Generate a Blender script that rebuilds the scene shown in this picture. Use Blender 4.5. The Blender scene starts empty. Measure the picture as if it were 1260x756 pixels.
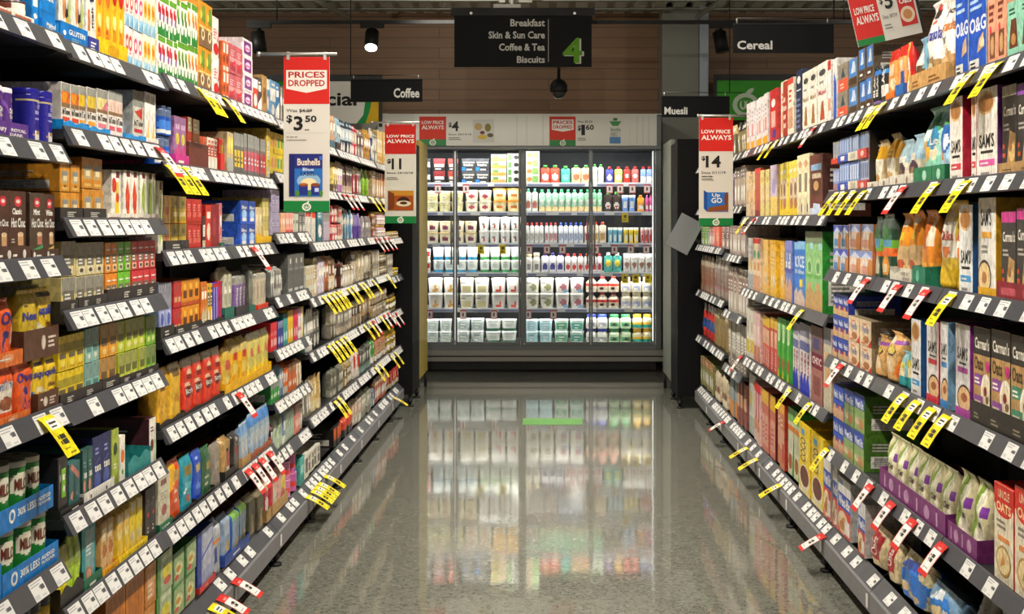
import bpy, math, random
import numpy as np
from mathutils import Vector, Matrix

# ---------------------------------------------------------------- camera, world, lamps
F = 1890.0            # focal length in pixels of the 1260 px wide frame
VX, VY, EYE = 675.0, 273.0, 1.40
scene = bpy.context.scene
COL = scene.collection
cam_data = bpy.data.cameras.new('camera')
cam_data.sensor_width = 36.0
cam_data.lens = F / 1260.0 * 36.0
cam_data.shift_x = -(VX - 630.0) / 1260.0
cam_data.shift_y = -(378.0 - VY) / 1260.0
cam_data.clip_end = 100
camera = bpy.data.objects.new('camera', cam_data)
camera.location = (0, 0, EYE)
camera.rotation_euler = (math.radians(90), 0, 0)
COL.objects.link(camera)
scene.camera = camera
vs = scene.view_settings
vs.view_transform = 'Standard'
vs.look = 'None'
vs.exposure = 0.0
vs.gamma = 1.0
vs.use_curve_mapping = False
world = bpy.data.worlds.new('world')
scene.world = world
world.use_nodes = True
bgn = world.node_tree.nodes['Background']
bgn.inputs[0].default_value = (1.0, 0.95, 0.88, 1)
bgn.inputs[1].default_value = 0.19
SPOT_W, SPOT_COL = 225.0, (1.0, 0.93, 0.80)
def spot(loc, aim, watts, size=1.5, blend=0.8, radius=0.05, col=SPOT_COL):
    l = bpy.data.lights.new('track_and_fill_spot', 'SPOT')
    l.energy, l.spot_size, l.spot_blend, l.shadow_soft_size, l.color = watts, size, blend, radius, col
    o = bpy.data.objects.new('track_and_fill_spot', l)
    o.location = loc
    o.rotation_euler = (Vector(aim) - Vector(loc)).to_track_quat('-Z', 'Y').to_euler()
    COL.objects.link(o)
for k in range(8):
    y = 2.6 + 1.25 * k
    for s in (-1, 1):
        spot((-0.35 * s, y, 3.45), (1.12 * s, y + 0.25, 0.6), SPOT_W)
def area(loc, aim, sx, sy, watts, col=(1, 1, 1)):
    l = bpy.data.lights.new('strip_light', 'AREA')
    l.shape, l.size, l.size_y, l.energy, l.color = 'RECTANGLE', sx, sy, watts, col
    o = bpy.data.objects.new('strip_light', l)
    o.location = loc
    o.rotation_euler = (Vector(aim) - Vector(loc)).to_track_quat('-Z', 'Y').to_euler()
    COL.objects.link(o)
    return o
spot((-0.9, 12.4, 3.4), (-0.4, 14.6, 2.3), 70, size=1.6)
for x in (-3.2, 3.2):    # unseen lamps added beyond the shelves to brighten back wall and ceiling
    spot((x, 12.2, 3.0), (x * .7, 15.4, 3.3), 42, size=1.7)
for x in (-.5, .5):      # unseen fill spots added over the near end, aimed along the aisle at the signs
    spot((x, 1.2, 3.5), (x * 1.6, 7.5, 1.9), 420, size=1.0)

# ---------------------------------------------------------------- colours and materials
def lin(h):
    r = [int(h[i:i + 2], 16) / 255 for i in (0, 2, 4)]
    return tuple(c / 12.92 if c <= .04045 else ((c + .055) / 1.055) ** 2.4 for c in r)
NAMED = dict(w='f0ede4', k='1c1a1a', r='c9211e', b='1f52b0', y='f2c516', g='3f9a3c', o='e8771d', br='5f3a26', cr='ece0bd',
             gy='8f8c86', sl='c4c0b8', nv='20264f', pu='57307f', pk='d9649a', tl='1c8f95', go='c79a2b', lb='7fb4d8', lg='a9cf5c',
             dg='1f5a3a', kr='b58a58', ma='6a1f2c', sa='e98a6a', lv='b3a6cc', dk='3a3734', te='c8502a', mi='8fd0b8', be='cbbd9b')
def C(c):
    return lin(NAMED.get(c, c))
NAMES = [('white', 'f0ede4'), ('black', '1c1a1a'), ('red', 'c9211e'), ('blue', '1f52b0'), ('yellow', 'f2c516'), ('green', '3f9a3c'), ('orange', 'e8771d'),
         ('brown', '5f3a26'), ('cream', 'ece0bd'), ('grey', '8f8c86'), ('silver', 'c4c0b8'), ('navy', '20264f'), ('purple', '57307f'), ('pink', 'd9649a'),
         ('teal', '1c8f95'), ('golden', 'c79a2b'), ('light blue', '7fb4d8'), ('lime', 'a9cf5c'), ('dark green', '1f5a3a'), ('tan', 'b58a58'), ('maroon', '6a1f2c'),
         ('salmon', 'e98a6a'), ('lavender', 'b3a6cc'), ('charcoal', '3a3734'), ('rust', 'c8502a'), ('mint', '8fd0b8'), ('beige', 'cbbd9b')]
def cname(c):
    h = NAMED.get(c, c)
    a = [int(h[i:i + 2], 16) for i in (0, 2, 4)]
    return min(NAMES, key=lambda n: sum((x - int(n[1][i:i + 2], 16)) ** 2 for x, i in zip(a, (0, 2, 4))))[0]

def mat(name, color=None, rough=0.5, metal=0.0, attr=False, spec=0.5, noise=0.0, nscale=20.0, bump=0.0, coat=0.0, emit=None, estr=0.0, stretch=None, detail=0.0):
    m = bpy.data.materials.new(name)
    m.use_nodes = True
    nt = m.node_tree
    b = nt.nodes['Principled BSDF']
    b.inputs['Roughness'].default_value = rough
    b.inputs['Metallic'].default_value = metal
    b.inputs['Specular IOR Level'].default_value = spec
    if coat:
        b.inputs['Coat Weight'].default_value = coat
        b.inputs['Coat Roughness'].default_value = 0.12
    src = None
    if attr:
        a = nt.nodes.new('ShaderNodeAttribute')
        a.attribute_name = 'print'
        src = a.outputs['Color']
        # small printed detail: cells a few millimetres across, lighter and darker inks
        tc0 = nt.nodes.new('ShaderNodeTexCoord')
        vo = nt.nodes.new('ShaderNodeTexVoronoi')
        vo.inputs['Scale'].default_value = 105
        mp0 = nt.nodes.new('ShaderNodeMapping')
        mp0.inputs['Scale'].default_value = (1, 1, .6)
        nt.links.new(tc0.outputs['Object'], mp0.inputs[0])
        nt.links.new(mp0.outputs[0], vo.inputs['Vector'])
        se = nt.nodes.new('ShaderNodeSeparateColor')
        nt.links.new(vo.outputs['Color'], se.inputs[0])
        mr = nt.nodes.new('ShaderNodeMapRange')
        mr.inputs['To Min'].default_value = 1 - detail
        mr.inputs['To Max'].default_value = 1 + detail * .6
        nt.links.new(se.outputs[0], mr.inputs['Value'])
        mu = nt.nodes.new('ShaderNodeMix')
        mu.data_type = 'RGBA'
        mu.blend_type = 'MULTIPLY'
        mu.inputs[0].default_value = 1.0
        nt.links.new(src, mu.inputs[6])
        nt.links.new(mr.outputs[0], mu.inputs[7])
        nt.links.new(mu.outputs[2], b.inputs['Base Color'])
    elif color:
        b.inputs['Base Color'].default_value = (*C(color), 1)
    if noise or bump:
        tc = nt.nodes.new('ShaderNodeTexCoord')
        n = nt.nodes.new('ShaderNodeTexNoise')
        n.inputs['Scale'].default_value = nscale
        n.inputs['Detail'].default_value = 4
        if stretch:
            mp = nt.nodes.new('ShaderNodeMapping')
            mp.inputs['Scale'].default_value = stretch
            nt.links.new(tc.outputs['Object'], mp.inputs[0])
            nt.links.new(mp.outputs[0], n.inputs['Vector'])
        else:
            nt.links.new(tc.outputs['Object'], n.inputs['Vector'])
        if noise:
            r = nt.nodes.new('ShaderNodeMapRange')
            r.inputs['To Min'].default_value = max(0, rough - noise)
            r.inputs['To Max'].default_value = min(1, rough + noise)
            nt.links.new(n.outputs['Fac'], r.inputs['Value'])
            nt.links.new(r.outputs[0], b.inputs['Roughness'])
        if bump:
            bp = nt.nodes.new('ShaderNodeBump')
            bp.inputs['Strength'].default_value = bump
            bp.inputs['Distance'].default_value = 0.01
            nt.links.new(n.outputs['Fac'], bp.inputs['Height'])
            nt.links.new(bp.outputs[0], b.inputs['Normal'])
    if emit:
        b.inputs['Emission Color'].default_value = (*C(emit), 1)
        b.inputs['Emission Strength'].default_value = estr
    return m
MAT = dict(
    card=mat('printed_card', attr=True, rough=.42, noise=.08, nscale=60, detail=.3),
    film=mat('printed_film', attr=True, rough=.30, noise=.08, nscale=30, bump=.3, detail=.3),
    gloss=mat('printed_tin', attr=True, rough=.28, noise=.04),
    matt=mat('printed_board', attr=True, rough=.6, noise=.08),
    panel=mat('black_end_panel', '08080a', rough=.65, spec=.2, noise=.08, nscale=6),
    sign=mat('printed_sign', attr=True, rough=.55, noise=.05, spec=.2),
    ticket=mat('ticket_paper', attr=True, rough=.5, noise=.05),
    lid=mat('moulded_plastic', attr=True, rough=.35, noise=.05),
    shelf=mat('charcoal_powder_coat', '222224', rough=.5, noise=.1, nscale=8),
    black=mat('black_powder_coat', '0c0c0d', rough=.55, noise=.1, nscale=8),
    rail=mat('grey_price_rail', '45464c', rough=.34, noise=.1, nscale=14),
    deck=mat('grey_deck_steel', '77767a', rough=.4, noise=.1, nscale=10),
    steel=mat('brushed_steel', '99968e', rough=.35, metal=.45, noise=.08, nscale=40, stretch=(1, 20, 20)),
    white=mat('white_enamel', 'e4e2da', rough=.4, noise=.06),
    chrome=mat('galvanised_rod', 'b9b7b2', rough=.35, metal=.6, noise=.05),
)

def tag(o, label=None, cat=None, group=None, kind=None):
    for k, v in (('label', label), ('category', cat), ('group', group), ('kind', kind)):
        if v:
            o[k] = v
    return o
def link(name, me, parent=None, loc=(0, 0, 0), rz=0.0):
    o = bpy.data.objects.new(name, me)
    o.location = loc
    o.rotation_euler = (0, 0, rz)
    COL.objects.link(o)
    if parent is not None:
        o.parent = parent
    return o
def empty(name, loc=(0, 0, 0), rz=0.0):
    return link(name, None, None, loc, rz)

# ---------------------------------------------------------------- lettering
_glyph = {}
def glyphs(s, bold=True):
    key = (s, bold)
    if key not in _glyph:
        cu = bpy.data.curves.new('lettering', 'FONT')
        cu.body = s
        cu.resolution_u = 2
        cu.offset = 0.026 if bold else 0.006
        ob = bpy.data.objects.new('lettering', cu)
        COL.objects.link(ob)
        dg = bpy.context.evaluated_depsgraph_get()
        me = bpy.data.meshes.new_from_object(ob.evaluated_get(dg), depsgraph=dg)
        v = np.array([p.co[:2] for p in me.vertices], float).reshape(-1, 2)
        f = [tuple(p.vertices) for p in me.polygons]
        bpy.data.objects.remove(ob)
        bpy.data.curves.remove(cu)
        bpy.data.meshes.remove(me)
        lo, hi = (v.min(0), v.max(0)) if len(v) else (np.zeros(2), np.ones(2))
        _glyph[key] = ((v - lo) / np.maximum(hi - lo, 1e-6), f, (hi - lo))
    return _glyph[key]

# ---------------------------------------------------------------- mesh collector
class M:
    def __init__(s):
        s.v, s.f, s.c, s.s = [], [], [], []
    def face(s, pts, col, smooth=False):
        b = len(s.v)
        s.v.extend(pts)
        s.f.append(tuple(range(b, b + len(pts))))
        s.c.append(col)
        s.s.append(smooth)
    def box(s, x0, y0, z0, x1, y1, z1, col=(.5, .5, .5)):
        p = [(x0, y0, z0), (x1, y0, z0), (x1, y1, z0), (x0, y1, z0), (x0, y0, z1), (x1, y0, z1), (x1, y1, z1), (x0, y1, z1)]
        for q in ((0, 3, 2, 1), (4, 5, 6, 7), (0, 1, 5, 4), (1, 2, 6, 5), (2, 3, 7, 6), (3, 0, 4, 7)):
            s.face([p[i] for i in q], col)
        return s
    def prism(s, prof, y0, y1, col=(.5, .5, .5)):
        """profile of (x, z) points, counter-clockwise seen from -y, extruded along y"""
        n = len(prof)
        s.face([(x, y0, z) for x, z in prof], col)
        s.face([(x, y1, z) for x, z in reversed(prof)], col)
        for i in range(n):
            a, b = prof[i], prof[(i + 1) % n]
            s.face([(a[0], y0, a[1]), (a[0], y1, a[1]), (b[0], y1, b[1]), (b[0], y0, b[1])], col)
        return s
    def tube(s, a, b, r, col=(.5, .5, .5), n=10):
        a, b = Vector(a), Vector(b)
        d = (b - a).normalized()
        u = d.orthogonal().normalized()
        w = d.cross(u)
        ra = [a + (u * math.cos(2 * math.pi * i / n) + w * math.sin(2 * math.pi * i / n)) * r for i in range(n)]
        rb = [p + (b - a) for p in ra]
        for i in range(n):
            j = (i + 1) % n
            s.face([ra[i][:], ra[j][:], rb[j][:], rb[i][:]], col, True)
        s.face([p[:] for p in reversed(ra)], col)
        s.face([p[:] for p in rb], col)
        return s
    def lathe(s, prof, cx=0, cy=0, n=20, col=(.5, .5, .5)):
        for (r0, z0), (r1, z1) in zip(prof, prof[1:]):
            for i in range(n):
                a, b = 2 * math.pi * i / n, 2 * math.pi * (i + 1) / n
                q = [(cx + r0 * math.cos(a), cy + r0 * math.sin(a), z0), (cx + r0 * math.cos(b), cy + r0 * math.sin(b), z0),
                     (cx + r1 * math.cos(b), cy + r1 * math.sin(b), z1), (cx + r1 * math.cos(a), cy + r1 * math.sin(a), z1)]
                if r0 < 1e-6: q = [q[0], q[2], q[3]]
                elif r1 < 1e-6: q = q[:3]
                s.face(q, col, True)
        return s
    def build(s, name, m):
        me = bpy.data.meshes.new(name)
        me.from_pydata(s.v, [], s.f)
        at = me.color_attributes.new('print', 'FLOAT_COLOR', 'CORNER')
        n = [len(f) for f in s.f]
        cc = np.ones((sum(n), 4), np.float32)
        cc[:, :3] = np.repeat(np.array(s.c, np.float32), n, axis=0)
        at.data.foreach_set('color', cc.ravel())
        me.polygons.foreach_set('use_smooth', s.s)
        me.materials.append(m if not isinstance(m, str) else MAT[m])
        if any(s.s):   # weld coincident points so that round surfaces shade smoothly
            import bmesh
            bm = bmesh.new()
            bm.from_mesh(me)
            bmesh.ops.remove_doubles(bm, verts=bm.verts, dist=1e-5)
            bm.to_mesh(me)
            bm.free()
        me.update()
        return me

# ---------------------------------------------------------------- printing on packs
# operations on the unit front: B band, R rectangle, O oval, P polygon, L lines of small print, T text, U upright text, A shop emblem
def parse(ops):
    out = []
    for s in ops.split(';'):
        t = s.split(None)
        if not t: continue
        k = t[0]
        if k == 'B': out.append(('R', 0, float(t[1]), 1, float(t[2]), t[3]))
        elif k in 'RO': out.append((k, *map(float, t[1:5]), t[5]))
        elif k == 'L': out.append((k, *map(float, t[1:5]), int(t[5]), t[6]))
        elif k == 'P': out.append((k, t[1], [float(x) for x in t[2:]]))
        elif k in 'TUt': out.append((k, *map(float, t[1:5]), t[5], s.split(None, 6)[6].strip() if len(t) > 6 else ''))
        elif k == 'A': out.append((k, *map(float, t[1:4]), t[4], t[5]))
    return out
def shapes(ops, aspect=1.0, ragged=7):
    """flatten the operations to (kind, polygon or glyph data, colour); aspect = width / height"""
    res = []
    rnd = random.Random(ragged)
    for o in ops:
        k = o[0]
        if k == 'R': res.append(('poly', [(o[1], o[2]), (o[3], o[2]), (o[3], o[4]), (o[1], o[4])], C(o[5])))
        elif k == 'O': res.append(('poly', [(o[1] + o[3] * math.cos(2 * math.pi * i / 18), o[2] + o[4] * math.sin(2 * math.pi * i / 18)) for i in range(18)], C(o[5])))
        elif k == 'P': res.append(('poly', list(zip(o[2][::2], o[2][1::2])), C(o[1])))
        elif k == 'L':
            n = o[5]
            dv = (o[4] - o[2]) / n
            for i in range(n):
                u1 = o[1] + (o[3] - o[1]) * rnd.uniform(.55, 1)
                v = o[2] + dv * i
                res.append(('poly', [(o[1], v), (u1, v), (u1, v + dv * .5), (o[1], v + dv * .5)], C(o[6])))
        elif k in 'TUt':
            v, f, sz = glyphs(o[6], k != 't')
            u0, v0, u1, v1 = o[1:5]
            if k == 'U': v = np.stack([1 - v[:, 1], v[:, 0]], 1)
            res.append(('text', (np.stack([u0 + v[:, 0] * (u1 - u0), v0 + v[:, 1] * (v1 - v0)], 1), f), C(o[5])))
        elif k == 'A':    # round peel with two leaves
            u, v, r = o[1:4]
            ra = r * 1.0
            el = lambda cx, cy, a, b, c, t=0: res.append(('poly', [(u + (cx + a * math.cos(q) * math.cos(t) - b * math.sin(q) * math.sin(t)) * r, v + (cy + a * math.cos(q) * math.sin(t) + b * math.sin(q) * math.cos(t)) * r * aspect)
                                                          for q in [2 * math.pi * i / 18 for i in range(18)]], C(c)))
            el(0, -.1, .95, .85, o[4]); el(0, -.1, .62, .55, o[5]); el(-.2, -.1, .24, .36, o[4]); el(.2, -.1, .24, .36, o[4]); el(-.2, .0, .1, .3, o[5]); el(.2, .0, .1, .3, o[5])
            el(.28, .85, .36, .16, o[4], .7)
    return res
def clampp(p):
    return [(min(1, max(0, u)), min(1, max(0, v))) for u, v in p]
def inside(px, py, poly):
    r = np.zeros(px.shape, bool)
    n = len(poly)
    for i in range(n):
        (x0, y0), (x1, y1) = poly[i], poly[i - 1]
        c = ((y0 > py) != (y1 > py)) & (px < (x1 - x0) * (py - y0) / ((y1 - y0) or 1e-9) + x0)
        r ^= c
    return r

def carton(w, h, d, base, ops='', side=None, top=None, sops=None, ch=0.0012):
    """chamfered box, front at y = 0 facing -y, standing on z = 0, centred on x"""
    m = M()
    cb, cs, ct = C(base), C(side or base), C(top or side or base)
    x, c = w / 2, min(ch, w * .1, d * .1)
    A = [(-x + c, 0), (x - c, 0), (x, c), (x, d - c), (x - c, d), (-x + c, d), (-x, d - c), (-x, c)]
    z0, z1 = 0.0, h
    m.face([(a, b, z0) for a, b in reversed(A)], ct)
    m.face([(a * (1 - c / x), c + (b - c) * (1 - 2 * c / d) if d > 4 * c else b, z1) for a, b in A], ct)
    B = [(a * (1 - c / x), c + (b - c) * (1 - 2 * c / d) if d > 4 * c else b) for a, b in A]
    for i in range(8):
        j = (i + 1) % 8
        col = cb if i in (0, 4) else cs
        (a, b), (e, f) = A[i], A[j]
        m.face([(a, b, z0), (e, f, z0), (e, f, z1 - c), (a, b, z1 - c)], col)
        m.face([(a, b, z1 - c), (e, f, z1 - c), (B[j][0], B[j][1], z1), (B[i][0], B[i][1], z1)], col)
    def put(lst, mp, step):
        k = 0
        for kind, g, col in lst:
            k += 1
            e = step * k
            if kind == 'poly':
                g = clampp(g)
                m.face([mp(u, v, e) for u, v in g], col)
            else:
                P, fs = g
                b = len(m.v)
                m.v.extend(mp(u, v, e) for u, v in P)
                for q in fs:
                    m.f.append(tuple(b + i for i in q)); m.c.append(col); m.s.append(False)
    iw, ih = w - 2 * c, h - c
    put(shapes(parse(ops), w / h), lambda u, v, e: (-iw / 2 + u * iw, -e, v * ih), .00012)
    if sops is None:
        sops = 'R .12 .1 .88 .42 w;L .18 .14 .82 .4 5 gy;L .15 .55 .85 .8 3 sl' if d > .05 else ''
    if sops:
        sh = shapes(parse(sops), d / h)
        put(sh, lambda u, v, e: (x + e, c + u * (d - 2 * c), v * ih), .00012)
        put(sh, lambda u, v, e: (-x - e, d - c - u * (d - 2 * c), v * ih), .00012)
    return m

def shell(prof, base, ops='', exp=2.0, nx=14, nb=10, wrinkle=0.0, seed=1, cap=True, back=None, printed=(0, 1)):
    """closed shell of rings (z, half width, half depth, y centre); print on the -y half"""
    m = M()
    prof = [tuple(p) + (0,) * (4 - len(p)) for p in prof]
    rnd = random.Random(seed)
    ph = [rnd.uniform(0, 6.28) for _ in range(8)]
    H = prof[-1][0] - prof[0][0]
    zlo = prof[0][0] + H * printed[0]
    zhi = prof[0][0] + H * printed[1]
    mix = 1.0 if exp < 2.5 else .45
    ts = [(i / nx) for i in range(nx + 1)]
    fx = [(1 - mix) * (2 * t - 1) + mix * math.sin((t - .5) * math.pi) for t in ts]
    bx = [math.cos(math.pi * i / nb) for i in range(1, nb)]
    yy = lambda q, e: (max(0, 1 - abs(q) ** e)) ** (1 / e)
    def ring(k):
        z, a, b, yc = prof[k]
        r = []
        for q in fx: r.append([a * q, yc - b * yy(q, exp), z])
        for q in bx: r.append([a * q, yc + b * yy(q, exp), z])
        if wrinkle:
            for p in r:
                w_ = wrinkle * (math.sin(p[0] / .011 + ph[0] + 3 * math.sin(z / .05 + ph[1])) * .5 + math.sin(z / .016 + ph[2] + p[0] / .03) * .5 + math.sin((p[0] + z) / .023 + ph[3]))
                p[1] += w_ * (1 if p[1] > yc else -1) * min(1, b / .012)
        return [tuple(p) for p in r]
    R = [ring(k) for k in range(len(prof))]
    n = len(R[0])
    sh = shapes(parse(ops), 2 * max(p[1] for p in prof) / H)
    cb, ck = C(base), C(back or base)
    ctr_u = np.array([(fx[i] + fx[i + 1]) / 4 + .5 for i in range(nx)])
    for k in range(len(prof) - 1):
        v = ((prof[k][0] + prof[k + 1][0]) / 2 - zlo) / max(zhi - zlo, 1e-6)
        row = [cb] * nx
        vv = np.full(nx, v)
        if 0 <= v <= 1:
            for kind, g, col in sh:
                if kind == 'poly':
                    for i in np.nonzero(inside(ctr_u, vv, g))[0]: row[i] = col
        for i in range(n):
            j = (i + 1) % n
            m.face([R[k][i], R[k][j], R[k + 1][j], R[k + 1][i]], row[i] if i < nx else ck, True)
    if cap:
        m.face(list(reversed(R[0])), ck)
        m.face(R[-1], cb)
    zs = np.array([p[0] for p in prof]); As = np.array([p[1] for p in prof]); Bs = np.array([p[2] for p in prof]); Ys = np.array([p[3] for p in prof])
    for kind, g, col in sh:
        if kind != 'text': continue
        P, fs = g
        b = len(m.v)
        for u, v in P:
            z = zlo + v * (zhi - zlo)
            a, bb, yc = np.interp(z, zs, As), np.interp(z, zs, Bs), np.interp(z, zs, Ys)
            q = 2 * u - 1
            y = float(yc - bb * yy(q, exp))
            if wrinkle:
                x_ = a * q
                y -= wrinkle * (math.sin(x_ / .011 + ph[0] + 3 * math.sin(z / .05 + ph[1])) * .5 + math.sin(z / .016 + ph[2] + x_ / .03) * .5 + math.sin((x_ + z) / .023 + ph[3])) * min(1, bb / .012)
            m.v.append((float(a * q), y - .0012, float(z)))
        for q in fs:
            m.f.append(tuple(b + i for i in q)); m.c.append(col); m.s.append(False)
    return m
def ladder(pts, n):
    """resample a profile to about n rings"""
    zs = [p[0] for p in pts]
    out = list(pts)
    for i in range(1, n):
        z = zs[0] + (zs[-1] - zs[0]) * i / n
        if all(abs(z - q[0]) > (zs[-1] - zs[0]) * .3 / n for q in pts):
            out.append((z, *[float(np.interp(z, zs, [p[j] for p in pts])) for j in (1, 2, 3)]))
    return sorted(out)

# ---------------------------------------------------------------- packs: one builder per shape
_pack = {}
TEMPL = ['B 0 .28 a;R .15 .4 .85 .75 c;L .2 .44 .8 .7 4 a;L .2 .05 .8 .2 2 w',
         'B .72 1 a;O .5 .35 .35 .2 c;L .15 .78 .85 .95 2 w;L .2 .05 .8 .12 1 a',
         'R .3 0 .7 1 a;O .5 .6 .4 .14 c;L .35 .1 .65 .3 3 c',
         'B .45 .8 a;L .15 .5 .85 .75 3 c;O .5 .22 .3 .15 c;R .2 .86 .8 .93 a',
         'P a 0 0 1 0 1 .5 0 .25;R .2 .62 .8 .8 c;L .2 .85 .8 .95 1 a;L .2 .08 .8 .2 2 c']
SHAPEWORD = dict(b='box', p='pouch', g='bag', t='tin', j='jar', k='brick_pack', c='canister', u='tub', s='stick_pack', o='bottle', y='pouch')
def pack(shape, w, h, d, base, ops, side=None, seed=1, res=1, lidc=None, sops=None):
    """list of (part name, mesh, parent index) for a pack; item 0 is the root"""
    key = (shape, round(w, 4), round(h, 4), round(d, 4), base, ops, side, res, lidc, seed % 3, sops)
    if key in _pack: return _pack[key]
    nx, nz = int(12 * res), int(14 * res)
    r = w / 2
    if shape == 'b':
        out = [('', carton(w, h, d, base, ops, side, sops=sops).build('carton', 'card'))]
    elif shape in 'pg':
        d2 = d / 2
        if shape == 'p':   # block-bottomed bag, sealed flat at the top
            P = [(0, r * .97, d2 * .97, d2), (h * .02, r, d2, d2), (h * .5, r, d2, d2), (h * .78, r, d2 * .9, d2 * .92), (h * .9, r * .985, d2 * .4, d2 * .6), (h * .94, r * .98, .003, d2 * .45), (h, r * .98, .002, d2 * .4)]
        else:              # filled pillow bag, crumpled at the top
            P = [(0, r * .86, d2 * .75, d2), (h * .05, r * .96, d2 * .95, d2), (h * .3, r, d2, d2), (h * .6, r, d2 * .95, d2), (h * .8, r * .96, d2 * .62, d2 * .95), (h * .9, r * .9, d2 * .25, d2 * .8), (h * .95, r * .92, .004, d2 * .65), (h, r * .97, .0025, d2 * .5)]
        out = [('', shell(ladder(P, nz), base, ops, exp=6.0 if shape == 'p' else 3.6, nx=nx, nb=8, wrinkle=.0016 if shape == 'p' else .0028, seed=seed, back=side).build('pouch', 'film'))]
    elif shape == 'y':     # spouted squeeze pouch
        d2 = d / 2
        P = [(0, r * .94, d2 * .9, d2), (h * .05, r, d2, d2), (h * .55, r, d2 * .85, d2), (h * .8, r * .98, .007, d2), (h * .86, r * .5, .006, d2), (h * .88, r * .3, .006, d2)]
        cap = M().lathe([(r * .36, h * .865), (r * .42, h * .88), (r * .42, h * .985), (r * .36, h), (0, h)], 0, d2, 10, C(lidc or 'r'))
        out = [('', shell(ladder(P, nz), base, ops, exp=4.5, nx=nx, nb=6, back=side).build('pouch', 'film')), ('cap', cap.build('cap', 'lid'))]
    elif shape == 'k':     # vacuum brick with a folded top
        P = [(0, r, d / 2, d / 2), (h * .86, r, d / 2, d / 2), (h * .9, r * .98, d * .42, d / 2), (h * .95, r * .97, d * .12, d / 2), (h, r * .97, .003, d / 2)]
        out = [('', shell(ladder(P, nz), base, ops, exp=7.0, nx=nx, nb=8, wrinkle=.0008, seed=seed, back=side).build('brick', 'film'))]
    elif shape in 'tc':
        b = d / 2
        ex = 2.0 if shape == 't' else 3.4
        P = [(0, r * .97, b * .97, b), (h * .012, r, b, b), (h * .03, r * .985, b * .985, b), (h * .9, r * .985, b * .985, b)]
        L = [(h * .9, r, b, b), (h * .905, r * 1.0, b, b), (h * .985, r, b, b), (h, r * .97, b * .97, b)]
        out = [('', shell(ladder(P, nz), base, ops, exp=ex, nx=nx, nb=10, back=side).build('tin', 'gloss')),
               ('lid', shell(L, lidc or 'sl', '', exp=ex, nx=nx, nb=10).build('lid', 'gloss'))]
    elif shape == 'j':
        P = [(0, r * .9, r * .9, r), (h * .04, r, r, r), (h * .66, r, r, r), (h * .76, r * .78, r * .78, r), (h * .8, r * .72, r * .72, r)]
        L = [(h * .8, r * .8, r * .8, r), (h * .805, r * .82, r * .82, r), (h * .985, r * .82, r * .82, r), (h, r * .78, r * .78, r)]
        out = [('', shell(ladder(P, nz), base, ops, nx=nx, nb=8, back=side, printed=(0, .84)).build('jar', 'gloss')), ('lid', shell(L, lidc or 'r', nx=nx, nb=8).build('lid', 'lid'))]
    elif shape == 'u':     # tapered tub
        P = [(0, r * .82, r * .82, r), (h * .03, r * .85, r * .85, r), (h * .86, r * .97, r * .97, r)]
        L = [(h * .86, r, r, r), (h * .87, r, r, r), (h * .97, r, r, r), (h, r * .95, r * .95, r)]
        ex = 2.0 if seed != 7 else 4.0
        out = [('', shell(ladder(P, nz), base, ops, exp=ex, nx=nx, nb=8, back=side).build('tub', 'lid')), ('lid', shell(L, lidc or 'w', exp=ex, nx=nx, nb=8).build('lid', 'lid'))]
    elif shape == 'o':
        P = [(0, r * .92, r * .92, r), (h * .03, r, r, r), (h * .6, r, r, r), (h * .74, r * .62, r * .62, r), (h * .85, r * .34, r * .34, r)]
        L = [(h * .85, r * .42, r * .42, r), (h * .985, r * .42, r * .42, r), (h, r * .38, r * .38, r)]
        out = [('', shell(ladder(P, nz), base, ops, nx=nx, nb=8, back=side).build('bottle', 'gloss')), ('cap', shell(L, lidc or 'r', nx=nx, nb=8).build('cap', 'lid'))]
    _pack[key] = out
    return out
def tray_mesh(w, h, d, col, ops='', hb=None, wavy=False, t=.0012):
    """open display carton: low printed front, sloping cheeks, back; front at y = 0"""
    m = M()
    c = C(col)
    hb = hb or h * 1.12
    x = w / 2
    m.box(-x, 0, 0, x, d, t, c)
    m.box(-x, d - t, t, x, d, hb, c)
    for s in (-1, 1):
        a, b = (s * x, s * (x - t))
        lo, hi = min(a, b), max(a, b)
        q = [(t, 0), (t, d - t), (hb, d - t), (hb, d * .5), (h, .01), (h, 0)]
        L = [(lo, y, z) for z, y in q]; R_ = [(hi, y, z) for z, y in q]
        m.face(L, c); m.face(list(reversed(R_)), c)
        for i in range(6):
            j = (i + 1) % 6
            m.face([L[j], L[i], R_[i], R_[j]], c)
    n = 13
    tops = [h * (1 - (.28 * (0.5 + 0.5 * math.cos(4 * math.pi * i / (n - 1))) if wavy else 0)) for i in range(n)]
    xs = [-x + t + (2 * x - 2 * t) * i / (n - 1) for i in range(n)]
    for i in range(n - 1):
        p = [(xs[i], 0, t), (xs[i + 1], 0, t), (xs[i + 1], 0, tops[i + 1]), (xs[i], 0, tops[i])]
        m.face(p, c)
        m.face([(a, t, b) for a, _, b in reversed(p)], c)
        m.face([p[3], p[2], (p[2][0], t, p[2][2]), (p[3][0], t, p[3][2])], c)
    k = 0
    for kind, g, col2 in shapes(parse(ops), w / h):
        k += 1
        if kind == 'poly':
            m.face([(-x + u * w, -.00012 * k, .001 + v * (h - .001)) for u, v in clampp(g)], col2)
        else:
            P, fs = g
            b = len(m.v)
            m.v.extend((-x + u * w, -.00012 * k, v * h) for u, v in P)
            for q in fs:
                m.f.append(tuple(b + i for i in q)); m.c.append(col2); m.s.append(False)
    return m.build('tray', 'card')

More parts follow.
